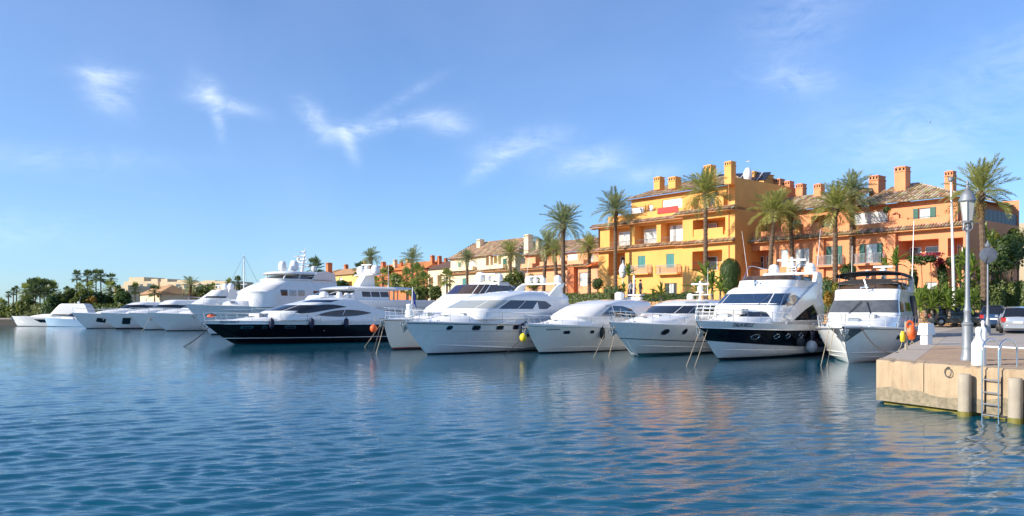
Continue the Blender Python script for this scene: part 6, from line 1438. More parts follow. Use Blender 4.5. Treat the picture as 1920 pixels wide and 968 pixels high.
for i, (x, y, d, s, b) in enumerate([(718, 512, 122, 1.5, 1), (738, 520, 118, 1.5, 1), (763, 512, 112, 1.5, 1), (783, 505, 108, 1.7, 1), (795, 520, 104, 1.6, 1), (778, 532, 104, 1.3, 1), (838, 512, 112, 1.5, 1), (705, 522, 124, 1.2, 1), (430, 533, 190, 1.1, 1), (446, 530, 192, 1.2, 0), (400, 540, 185, .9, 1)]): fan_palm(x, y + (10 if x > 600 else 0), d, 'bushy green fan palm between the boats and the orange roof' if x > 600 else 'fan palm beyond the bare sailing mast', s * (.72 if x > 600 else 1), bool(b), i + 50, zb=TZ if x > 600 else 2.0, group='bushy fan palms' if x > 600 else 'fan palms beyond the mast')
# ---------------------------------------------------------------- bushes, trees, hedges
def leaf_cloud(m, c, rx, ry, rz, n, leaf, rnd, shell=.55, lumps=7):
    """leaves in clumps spread over an uneven crown"""
    cl = []
    for i in range(lumps):
        a = rnd.random() * 6.28; e = rnd.uniform(-.5, 1.2); r = rnd.uniform(.35, .75); cl.append((Vector((math.cos(a) * math.cos(e) * r, math.sin(a) * math.cos(e) * r, math.sin(e) * r)), rnd.uniform(.28, .5)))
    for i in range(n):
        o, r = cl[rnd.randrange(lumps)] if rnd.random() < .75 else (Vector((0, 0, 0)), .95)
        v = Vector((rnd.gauss(0, 1), rnd.gauss(0, 1), rnd.gauss(0, 1))).normalized() * (rnd.uniform(shell, 1) * r) + o
        p = Vector((c[0] + v.x * rx, c[1] + v.y * ry, c[2] + v.z * rz)); nn = (v + Vector((rnd.uniform(-.7, .7), rnd.uniform(-.7, .7), rnd.uniform(-.2, .9)))).normalized()
        a = nn.cross(Vector((rnd.random() - .5, rnd.random() - .5, rnd.random() - .5))).normalized(); b = nn.cross(a); s = leaf * rnd.uniform(.6, 1.3)
        m.add([p - a * s, p + b * s * .45, p + a * s, p - b * s * .45], [(0, 1, 2, 3)])
def tree(px, py, d, rpx, hpx, label, mat='leaf_dark', n=900, seed=0, zb=TZ, leaf=None, cat='tree', name='broadleaf_tree', group=None, lumps=9):
    c = pd(px, py, d); rx = rpx * d / F; rz = hpx * d / F; rnd = random.Random(seed)
    t = thing(name, label, cat, (c.x, c.y, zb), 0, group); h = max(.3, c.z - zb)
    m = MB(); leaf_cloud(m, (0, 0, h), rx, rx * .9, rz, n, leaf or .05 * math.sqrt(rx * rz) + .10, rnd, lumps=lumps); m.obj('crown', mat, t)
    if name == 'creeper': MB().tube([(0, 0, -.1), (.1, .1, h * .5), (0, .1, h)], .03, 5).obj('stem', 'trunk', t); return t
    m = MB(); m.tube([(0, 0, -.1), (.05, 0, h * .5), (.1, .05, h)], [max(.06, .07 * rx), .05 * rx + .03, .03], 7)
    for k in range(5): a = k * 1.3; m.tube([(.05, 0, h * .55), (math.cos(a) * rx * .5, math.sin(a) * rx * .5, h + rz * .3)], [.03 * rx + .02, .015], 5)
    m.obj('trunk', 'trunk', t); return t
T_ = tree; gt = 'dark trees of the far quay'
for i, (x, y, rx, rz, m_) in enumerate([(8, 592, 14, 12, 'leaf_mid'), (30, 585, 16, 16, 'leaf_mid'), (50, 578, 18, 20, 'leaf_mid'), (70, 588, 20, 16, 'leaf_mid'), (95, 580, 18, 22, 'leaf_dark'), (112, 575, 15, 22, 'leaf_mid'), (128, 568, 16, 24, 'leaf_mid'), (145, 582, 18, 20, 'leaf_mid'), (155, 562, 14, 20, 'leaf_mid'), (188, 572, 16, 24, 'leaf_dark'), (205, 578, 16, 20, 'leaf_mid'), (232, 568, 16, 18, 'leaf_dark'), (245, 580, 20, 12, 'leaf_mid'), (225, 558, 12, 14, 'leaf_mid')]):
    T_(x, y, 166.5 + (i * 37) % 7 + max(0, (60 - x) * .14), rx * 1.15, rz * 1.35, 'dark tree in the thicket behind the far quay' if m_ == 'leaf_dark' else 'mid green tree in the thicket behind the far quay', m_, 1500, i, 1.8, .42, group=gt)
T_(172, 570, 168, 12, 17, 'golden yellow shrub glowing among the dark far trees', 'leaf_gold', 700, 31, 1.8, .35); T_(176, 585, 166, 8, 6, 'small yellow bush below the golden shrub', 'leaf_yellow', 300, 32, 1.8, .3, cat='bush', name='bush')
for i, (x, y, rx, rz, m_, d) in enumerate([(380, 545, 30, 14, 'leaf_mid', 200), (440, 545, 22, 14, 'leaf_mid', 195), (330, 572, 16, 10, 'leaf_dark', 195), (455, 560, 20, 20, 'leaf_dark', 190), (520, 545, 30, 14, 'leaf_mid', 190)]): T_(x, y, d, rx, rz, 'green tree behind the far yachts, seaward of the cream block', m_, 700, i + 60, 2.0, .4, group='trees behind the far yachts')
for i, (x, y, rx, rz, m_, d) in enumerate([(610, 540, 22, 16, 'leaf_mid', 140), (640, 536, 18, 12, 'leaf_dark', 140), (730, 506, 8, 9, 'leaf_gold', 124), (745, 528, 16, 16, 'leaf_mid', 116), (790, 552, 20, 14, 'leaf_mid', 100), (815, 550, 16, 16, 'leaf_mid', 100), (765, 540, 16, 14, 'leaf_yellow', 110)]): T_(x, y, d, rx, rz, 'shrubby tree filling the gap behind the trawler bow flag' if x > 700 else 'tree before the low ochre house', m_, 800, i + 70, TZ, .28, group='trees behind the flags' if x > 700 else 'trees by the ochre house')
for i, (x, y, rx, rz, m_, d) in enumerate([(965, 525, 24, 22, 'leaf_mid', 96), (1000, 530, 18, 16, 'leaf_yellow', 94), (940, 535, 18, 14, 'leaf_mid', 100), (1120, 532, 12, 12, 'leaf_dark', 92), (905, 540, 14, 10, 'leaf_mid', 110)]): T_(x, y, d, rx, rz, 'garden shrub before the cream and salmon houses', m_, 900, i + 80, TZ, .2, cat='bush', name='garden_shrub', group='garden shrubs of the cream and salmon houses')
# clipped round topiary by the yellow house
c = pd(1369, 511, 76); t = thing('topiary_bush', 'clipped dark green dome bush by the yellow house corner', 'bush', (c.x, c.y, TZ)); m = MB(); rn = random.Random(5); hh = c.z - TZ
for i in range(4200):
    v = Vector((rn.gauss(0, 1), rn.gauss(0, 1), rn.gauss(0, 1))).normalized(); r = rn.uniform(.9, 1.02); zz = v.z * 1.35
    p = Vector((v.x * 1.0 * r, v.y * 1.0 * r, hh + (zz if zz > 0 else zz * 1.9) * r)); a = v.cross(Vector((rn.random() - .5, rn.random() - .5, rn.random() - .5))).normalized(); b_ = v.cross(a); s = rn.uniform(.05, .10)
    m.add([p - a * s, p + b_ * s * .5 + v * .02, p + a * s, p - b_ * s * .5], [(0, 1, 2, 3)])
m.obj('foliage', 'leaf_dark', t); m = MB(); m.tube([(0, 0, -.1), (0, 0, hh)], [.12, .08], 6); m.ball((0, 0, hh), .85, 12, (1, 1, 1.35)); m.ball((0, 0, hh - 1.1), .8, 12, (1, 1, 1.5)); m.obj('stem', 'leaf_dark', t)
# big-leaved plants: every leaf is its own piece
def big_leaf(L, w, bend):
    m = MB(); n = 7; rings = []
    for i in range(n + 1):
        q = i / n; ww = w * math.sin(math.pi * min(.97, q * .9 + .08)) ** .7 * (1 if q < .98 else .3); x = L * q * (1 - .15 * bend * q); z = L * (.25 * q - bend * q * q); rings.append([(x, -ww, z + ww * .4), (x, 0, z), (x, ww, z + ww * .4)])
    m.loft(rings, False); return m
BL = [[big_leaf(1.5, .2, .15).mesh('leaf', mt), big_leaf(1.7, .22, .4).mesh('leaf', mt), big_leaf(1.3, .2, .65).mesh('leaf', mt)] for mt in ('leaf_banana', 'leaf_mid')]
def banana(px, py, d, label, size=1., n=14, seed=0, zb=TZ, mt=0, group='big leaved plants'):
    c = pd(px, py, d); rn = random.Random(seed); h = max(.2, c.z - zb - .2); t = thing('leafy_plant', label, 'plant', (c.x, c.y, zb), 0, group)
    MB().tube([(0, 0, -.1), (.03, 0, h)], [.16 * size, .09 * size], 7).obj('stem', 'trunk_pale', t)
    for i in range(n):
        q = i / n; link('leaf', BL[mt][min(2, int(q * 3))], t, (0, 0, h + .15 - .3 * q), (rn.uniform(-.3, .3), -R(lerp(80, 5, q)) + rn.uniform(-.15, .15), i * 2.4 + rn.uniform(-.3, .3)), size * rn.uniform(.8, 1.15))
LBN = ['tall banana plant before the dark bay loggia', 'banana plant at the foot of the clipped dome bush', 'low banana plant left of the dome bush', 'small banana plant in front of the dome bush', 'small banana plant before the ground floor door', 'smallest banana plant at the hedge under the balconies', 'banana plant beside the closed white parasol', 'little banana plant behind the boxed hedge']
for i, (x, y, d, s) in enumerate([(1324, 515, 72, 1.0), (1335, 535, 69, 1.0), (1308, 540, 69, .8), (1350, 540, 68, .8), (1240, 548, 70, .7), (1225, 553, 71, .5), (1178, 512, 78, .7), (1170, 540, 76, .5)]): banana(x, y, d, LBN[i], s, 14, i, group='banana plants by the yellow house')
banana(1680, 492, 67, 'yellow green banana plant above the black bimini', .9, 15, 20); banana(1660, 500, 68, 'broad leaved plant beside the yellow green banana', .7, 12, 21)
for i, (x, y, d, s) in enumerate([(1808, 488, 64, .8), (1822, 505, 63, .9), (1800, 520, 63, .8), (1835, 520, 63, .8), (1848, 440, 63, .7), (1860, 455, 64, .7), (1815, 540, 63, .7)]): banana(x, y, d, 'golden banana plant in the bed around the right hand palm', s, 13, i + 30, zb=2.4, group='banana plants around the right palm')
for i, (x, y, d) in enumerate([(1710, 560, 60.5), (1735, 556, 60.5), (1757, 560, 60), (1775, 556, 60), (1800, 562, 60), (1825, 563, 60), (1722, 570, 59.5), (1747, 572, 59.5), (1780, 572, 59.5), (1815, 575, 59.5)]): banana(x, y, d, 'spiky yellow green plant along the harbour hedge', .75, 16, i + 50, zb=2.2, mt=0, group='spiky hedge plants')
# hedges
def hedge(pts, z0, z1, w, label, mat, dens=260, leaf=.10, seed=0, group=None):
    rn = random.Random(seed); t = thing('hedge', label, 'hedge', (pts[0][0], pts[0][1], z0), 0, group); m = MB(); core = MB()
    P = [Vector((*p, 0)) for p in pts]; o = Vector((pts[0][0], pts[0][1], 0))
    for a, b in zip(P, P[1:]):
        L = (b - a).length; dv = (b - a) / L; nv = Vector((dv.y, -dv.x, 0))
        core.add([tuple(a - o + nv * s * w * .42 + Vector((0, 0, z))) for z in (0, (z1 - z0) * .93) for s in (-1, 1)] + [tuple(b - o + nv * s * w * .42 + Vector((0, 0, z))) for z in (0, (z1 - z0) * .93) for s in (-1, 1)], [(0, 4, 6, 2), (1, 3, 7, 5), (2, 6, 7, 3), (0, 2, 3, 1), (4, 5, 7, 6)])
        for i in range(int(L * dens)):
            u = rn.random() * L; f = rn.random(); h = (z1 - z0) * (1 + .07 * math.sin(u * 2.3 + seed) + .05 * math.sin(u * 5.1))
            if f < .6: v, zz, nn = w / 2 * rn.uniform(.8, 1.12), rn.random() * h, nv
            else: v, zz, nn = rn.uniform(-.5, .5) * w, h * rn.uniform(.9, 1.04), Vector((0, 0, 1))
            p = a - o + dv * u + nv * v + Vector((0, 0, zz)); nn = (nn + Vector((rn.uniform(-.8, .8), rn.uniform(-.8, .8), rn.uniform(-.3, .9)))).normalized()
            q = nn.cross(Vector((rn.random() - .5, rn.random() - .5, rn.random() - .5))).normalized(); r = nn.cross(q); s = leaf * rn.uniform(.6, 1.3)
            m.add([p - q * s, p + r * s * .5, p + q * s, p - r * s * .5], [(0, 1, 2, 3)])
    m.obj('foliage', mat, t); core.obj('branches', 'leaf_dark', t); return t
def xp(x, d): return ((x - CX) / F * d, d)
for i, (x0, x1, d0, d1) in enumerate([(-30, 40, 181, 175.5), (40, 100, 174.5, 168.5), (100, 160, 168, 166), (160, 235, 166, 164)]): hedge([xp(x0, d0), xp(x1, d1)], 1.2, 3.6 + .5 * (i % 2), 2.5, ['shaggy dark hedge at the end of the far quay', 'shaggy dark hedge behind the white canvas cruiser', 'shaggy dark hedge beyond the blue sports boat', 'shaggy dark hedge behind the cream sided far yacht'][i], 'leaf_mid', 110, .32, 20 + i)
hedge([xp(1690, 64.5), xp(1880, 62.5)], 2.3, 4.5, 1.3, 'bright green hedge on the stone wall behind the parked cars', 'leaf_mid', 420, .13, 1)
hedge([xp(1810, 66), xp(1935, 62)], 2.4, 5.0, 1.4, 'tall dark hedge behind the blue car', 'leaf_mid', 420, .13, 2)
hedge([xp(1000, 80), xp(1150, 74)], 3.4, 4.35, .9, 'low clipped hedge along the promenade by the salmon house', 'leaf_mid', 300, .09, 3)
hedge([xp(1205, 74), xp(1310, 72)], 3.4, 4.3, .9, 'low hedge under the small door of the yellow house', 'leaf_dark', 300, .09, 4)
hedge([xp(1538, 66), xp(1562, 65.5)], 2.6, 5.3, 1.6, 'boxy dark hedge under the orange balcony', 'leaf_dark', 520, .10, 5)
hedge([xp(1138, 78), xp(1165, 77)], 3.2, 5.0, 1.2, 'boxed hedge before the left corner of the yellow house', 'leaf_dark', 420, .09, 6)
T_(1895, 472, 66, 34, 40, 'dark evergreen tree with golden tips at the right edge', 'leaf_dark', 3200, 101, 2.2, .15, lumps=14); T_(1860, 455, 67, 22, 26, 'yellow green tree beside the dark evergreen', 'leaf_yellow', 1400, 102, 2.2, .14); T_(1908, 448, 72, 22, 24, 'olive green tree behind the dark evergreen', 'leaf_mid', 1400, 103, 2.2, .14)
T_(1870, 500, 64, 26, 24, 'rounded dark shrub behind the disc topped pole', 'leaf_dark', 2200, 104, 2.2, .13, cat='bush', name='garden_shrub')
T_(1590, 508, 66, 14, 14, 'flowering creeper under the orange balcony', 'leaf_dark', 900, 105, TZ, .12, cat='bush', name='creeper')
# climbing plants with red bracts on the right part of the orange house
for i, (x, y, rx, rz, m_, n) in enumerate([(1728, 487, 26, 12, 'leaf_dark', 1600), (1712, 525, 9, 34, 'leaf_dark', 1500), (1768, 520, 9, 36, 'leaf_dark', 1500), (1790, 490, 16, 16, 'leaf_dark', 900), (1745, 478, 30, 6, 'bougainvillea', 420), (1758, 492, 14, 10, 'bougainvillea', 220), (1570, 540, 10, 14, 'leaf_yellow', 700), (1552, 560, 9, 16, 'leaf_gold', 600), (1523, 545, 7, 18, 'leaf_gold', 500)]):
    lab = ['dark creeper hanging over the orange archway', 'dark creeper pillar left of the archway', 'dark creeper pillar right of the archway', 'creeper cluster beside the lantern', 'red flowering creeper along the loggia rail', 'patch of red flowers above the archway', 'yellow shrub behind the black canvas boat', 'golden shrub between the two near bows', 'orange tinted shrub at the stern of the black banded yacht'][i]
    d = 69.6 if i < 6 else 62
    T_(x, y, d, rx, rz, lab, m_, n, 110 + i, 2.4 if i > 5 else TZ, .13, cat='bush', name='creeper' if i < 6 else 'garden_shrub')
q = OT.uz(1658, 415); w = OA.w(OA.uz(1657, 424)[0], -.6, OZS + .42)
t = thing('potted_tree', 'small round bay tree in a pot on the orange terrace', 'plant', w); m = MB(); leaf_cloud(m, (0, 0, 1.75), .42, .42, .4, 600, .07, random.Random(3), .7); m.obj('crown', 'leaf_dark', t); MB().tube([(0, 0, .3), (0, 0, 1.6)], .03, 6).obj('trunk', 'trunk', t); MB().lathe([(.2, 0), (.28, .4), (.3, .42), (.26, .42)], 12).obj('pot', 'terracotta', t)
# orange parasol on the salmon terrace
p = pd(1120, 498, 104); t = thing('parasol', 'orange parasol on the salmon house terrace', 'parasol', p - Vector((0, 0, 2))); MB().lathe([(1.5, 1.8), (.9, 2.25), (.05, 2.5)], 8).obj('canopy', 'umbrella_orange', t); MB().tube([(0, 0, 0), (0, 0, 2.5)], .03, 6).obj('pole', 'white_paint', t)
p = pd(1168, 506, 82); t = thing('parasol', 'closed white parasol before the yellow loggia', 'parasol', (p.x, p.y, TZ)); h = p.z - TZ; MB().lathe([(.05, h - .9), (.3, h - .7), (.42, h - .1), (.3, h + .4), (.03, h + .7)], 10).obj('canopy', 'canvas_white', t, smooth=60); MB().tube([(0, 0, 0), (0, 0, h + 1)], .04, 6).obj('pole', 'white_paint', t)
mat('mirror_back', (.12, .14, .17), .45, .3, var=.25, vscale=5)
# ================================================================== street things, cars, people, birds
def lamp():
    p = pz(1814, 677, PZ); t = thing('street_lamp', 'grey cast iron lantern post on the pier', 'street lamp', (p.x, p.y, PZ)); h = 4.72
    MB().lathe([(.21, 0), (.22, .05), (.20, .10), (.175, .14), (.165, .30), (.16, .33), (.165, .36), (.155, .40), (.15, .95), (.165, .97), (.17, 1.0), (.15, 1.03), (.115, 1.06), (.10, 1.12), (.10, 1.30), (.11, 1.34), (.11, 1.40), (.085, 1.45), (.068, 1.7), (.052, 3.4), (.05, 3.52), (.068, 3.55), (.06, 3.6), (.05, 3.62)], 20).obj('post', 'galvanised', t, smooth=35)
    m = MB()
    for k in range(4):
        a = k * math.pi / 2 + .4; m.tube([(0.05 * math.cos(a), .05 * math.sin(a), 3.5), (.17 * math.cos(a), .17 * math.sin(a), 3.58), (.15 * math.cos(a), .15 * math.sin(a), 3.74)], .014, 5)
    m.lathe([(.05, 3.6), (.07, 3.66), (.05, 3.7), (.14, 3.74), (.15, 3.77)], 12); m.obj('bracket', 'galvanised', t)
    gl = MB(); gl.loft([[(r * math.cos(a), r * math.sin(a), z) for a in [2 * math.pi * i / 6 for i in range(6)]] for r, z in ((.135, 3.78), (.215, 4.32))], True); lan = gl.obj('lantern', 'lamp_glass', t)
    m = MB()
    for i in range(6): a = 2 * math.pi * i / 6; m.tube([(.14 * math.cos(a), .14 * math.sin(a), 3.76), (.222 * math.cos(a), .222 * math.sin(a), 4.33)], .013, 4)
    m.lathe([(.15, 3.76), (.16, 3.79), (.14, 3.80)], 12); m.obj('lantern_frame', 'galvanised', lan)
    MB().lathe([(.235, 4.31), (.25, 4.34), (.24, 4.37), (.22, 4.40), (.20, 4.47), (.15, 4.55), (.09, 4.60), (.07, 4.62), (.08, 4.65), (.05, 4.68), (.03, 4.75), (.045, 4.79), (.03, 4.83), (.005, 4.92)], 18).obj('lantern_cap', 'galvanised', lan, smooth=35); return t
m_ = mat('lamp_glass', (.55, .53, .47), .25, var=.1); 
lamp().scale = (.88, .88, 1)
def bollard(p, label, s=1.):
    t = thing('bollard', label, 'bollard', p, 0, 'white bollards'); 
    MB().lathe([(.165*s, 0), (.165*s, .50*s), (.158*s, .55*s), (.12*s, .62*s), (.082*s, .67*s), (.072*s, .72*s)], 18).obj('body', 'white_paint', t, smooth=35)
    MB().lathe([(.068*s, .715*s), (.07*s, .80*s), (.085*s, .84*s), (.085*s, .87*s), (.07*s, .92*s), (.03*s, .955*s), (.005, .96*s)], 16).obj('head', 'white_paint', t, smooth=35); return t
bp = pz(1835, 685, PZ); bollard(bp, 'white bottle shaped bollard at the pier front beside the lantern post')
b2 = pz(1843, 640, PZ); bollard(b2, 'second white bollard standing farther back behind the lantern post', 1.0)
b3 = P_CORNER + P_FRONT * 7.6 + P_SIDE * .45
bollard(Vector((b3.x, b3.y, PZ)), 'white bollard at the near end of the pipe rail')
m = MB(); a, b = Vector(bp) + Vector((0, 0, .47)), Vector((b3.x, b3.y, PZ + .47)); m.tube([Vector((0, 0, 0)), b - a], .022, 8); tag(m.obj('pipe_rail', 'white_paint', None, 40, a), 'white pipe rail joining the bollards of the pier front', 'rail')
def pedestal():
    p = pz(1737, 646, PZ); t = thing('service_pedestal', 'white tapered power pedestal at the pier edge', 'pedestal', (p.x, p.y, PZ), .5)
    MB().rbox(-.18, .18, -.16, .16, 0, .55, .015).obj('base', 'white_paint', t); m = MB(); m.loft([[(x * s, y * s, z) for x, y in ((-.21, -.19), (.21, -.19), (.21, .19), (-.21, .19))] for s, z in ((1.28, .40), (1.2, .42), (1.0, .84), (.92, .87))], True, True, True); m.obj('hood', 'white_paint', t)
pedestal()
def rescue_post():
    p = pz(1699, 656, PZ); t = thing('rescue_post', 'wooden post hung with orange and yellow rescue bags', 'rescue post', (p.x, p.y, PZ))
    MB().rbox(-.045, .045, -.045, .045, 0, 1.0, .01).obj('post', 'pile_wood', t)
    rn = random.Random(2)
    def bag(name, x, z0, z1, w, mat):
        m = MB(); rings = []
        for i in range(8):
            q = i / 7; r = w * (.45 + .75 * math.sin(math.pi * min(1, q * .85 + .1))); rings.append([(x + r * math.cos(a) * (1 + .18 * math.sin(5 * a + i)), -.04 + r * .75 * math.sin(a) * (1 + .15 * math.sin(4 * a - i)), lerp(z0, z1, q)) for a in [2 * math.pi * k / 14 for k in range(14)]])
        m.loft(rings, True, True, True); m.obj(name, mat, t, smooth=50)
    bag('orange_bag', .17, .36, .86, .13, 'buoy_orange'); bag('yellow_bag', -.14, .28, .66, .075, 'buoy_yellow')
    m = MB(); m.tube([(.12 + .12 * math.cos(a), -.02, .88 + .12 * math.sin(a)) for a in [2 * math.pi * i / 16 for i in range(17)]], .045, 8, False); m.obj('life_ring', 'buoy_orange', t, smooth=60)
    m = MB(); m.tube([(-.14, 0, .3), (-.2, -.02, .1), (-.3, -.05, -.02)], .012, 5); m.tube([(.0, 0, .98), (.17, -.03, .86)], .012, 5); m.tube([(.15, -.05, .36), (.25, -.05, .22), (.1, -.06, .2), (.2, -.04, .3)], .018, 5); m.obj('line', 'rope', t)
rescue_post()
def ladder():
    """swim ladder with hooped handrails hung on the pier front"""
    b = P_CORNER + P_FRONT * 0; a0, w = 5.45, .62
    def at(px): # parameter along the pier front under a photo column
        for k in range(1, 4000):
            q = P_CORNER + P_FRONT * (k * .005)
            if CX + F * q.x / q.y >= px: return k * .005
    aL, aR = at(1848), at(1879)
    q = P_CORNER + P_FRONT * aL; t = thing('swim_ladder', 'steel swim ladder with two hooped handrails on the pier front', 'ladder', (q.x, q.y, PZ))
    for a in (aL, aR):
        o = P_CORNER + P_FRONT * a - q + PNF * .12; inn = -PNF
        pts = [o + Vector((0, 0, -1.45)), o + Vector((0, 0, -.05))]
        pts += [o + inn * (.31 * (1 - math.cos(x))) + Vector((0, 0, .38 + .30 * math.sin(x) if True else 0)) for x in [math.pi * i / 12 for i in range(13)]]
        pts += [o + inn * .62 + Vector((0, 0, .0))]
        m = MB(); m.tube(pts, .019, 8); m.obj('handrail', 'chrome', t, smooth=60)
        m = MB(); e = o + PNF * -.1; m.tube([e + Vector((0, 0, -.2)) - PNF*.02, e + PNF * .0 + Vector((0, 0, -.25)), e + Vector((0, 0, -1.0)), e + PNF * .05 + Vector((0, 0, -1.1)), e + PNF * .12 + P_FRONT * .3 + Vector((0, 0, -1.15))], .02, 6); m.obj('fender_bar', 'iron', t)
    for z in (-.28, -.58, -.86, -1.12):
        o0 = P_CORNER + P_FRONT * aL - q + PNF * .12 + Vector((0, 0, z)); o1 = P_CORNER + P_FRONT * aR - q + PNF * .12 + Vector((0, 0, z)); m = MB(); m.tube([o0, o1], .017, 8); m.obj('rung', 'galvanised', t, smooth=60)
    return at
PAT = ladder()
for px, lab in ((1820.5, 'weathered wooden mooring pile below the lantern post'), (1916, 'weathered mooring pile at the right of the swim ladder')):
    q = P_CORNER + P_FRONT * PAT(px) + PNF * .22; t = thing('mooring_pile', lab, 'pile', (q.x, q.y, 0)); m = MB(); rn = random.Random(int(px)); m.loft([[(r * math.cos(a) * (1 + .03 * math.sin(3 * a + z * 4)), r * math.sin(a) * (1 + .03 * math.cos(4 * a - z)), z) for a in [2 * math.pi * i / 20 for i in range(20)]] for r, z in ((.15, -1.2), (.15, -.2), (.148, .2), (.145, .6), (.142, 1.0), (.13, 1.02))], True, True, True); m.obj('post', 'pile_wood', t, smooth=50)
    MB().lathe([(.156, -.2), (.157, .03), (.153, .12)], 18).obj('algae_ring', 'algae', t, smooth=50)
def masts():
    p = pd(1790, 615, 61); t = thing('light_mast', 'tall slim white mast with a small lamp head behind the pier', 'mast', (p.x, p.y, p.z)); h = pd(1783, 338, 61).z - p.z; lx = pd(1783, 338, 61).x - p.x
    MB().tube([(0, 0, 0), (lx * .5, 0, h * .5), (lx, 0, h)], [.12, .10, .07], 10).obj('pole', 'white_paint', t, smooth=60); MB().lathe([(.07, h - .15), (.2, h - .05), (.22, h + .15), (.12, h + .25)], 12, (lx, 0, 0)).obj('lamp_head', 'galvanised', t, smooth=40)
    m = MB(); m.tube([(.1, 0, .35), (-.1, 0, .1)], .2, 6); m.box(-.3, .3, -.2, .2, -.06, .05); m.obj('foot', 'galvanised', t)
    p = pz(1852, 629, PZ); t = thing('mirror_pole', 'grey pole with flared foot carrying a round convex mirror', 'mirror', (p.x, p.y, p.z)); s = p.y / F; top = (629 - 458) * s
    MB().lathe([(.16, 0), (.15, .5), (.13, .8), (.10, 1.0), (.075, 1.1), (.05, 2.0), (.045, top - .2)], 14).obj('pole', 'galvanised', t, smooth=35)
    M = Matrix.Translation((-.05, -.12, (629 - 479) * s)) @ Matrix.Rotation(R(-20), 4, 'Z') @ Matrix.Rotation(R(90), 4, 'X')
    m = MB(); m.lathe([(.02, -.05), (.3, -.03), (.42, .02), (.46, .05), (.46, .09), (.42, .10), (.3, .12), (.02, .15)], 28); m.v = [tuple(M @ Vector(v)) for v in m.v]; m.obj('mirror', 'mirror_back', t, smooth=40)
    m = MB(); m.lathe([(.05, top - .2), (.14, top - .15), (.17, top - .02), (.08, top + .05), (.03, top + .16), (.005, top + .22)], 14); m.obj('cap', 'galvanised', t, smooth=40)
    m = MB(); m.tube([(0, 0, (629-479)*s), (-.03, -.2, (629-479)*s)], .04, 6); m.tube([(-.05, -.24, (629-476)*s), (-.3, -.2, (629-494)*s)], .02, 5); m.obj('bracket', 'iron', t)
masts()
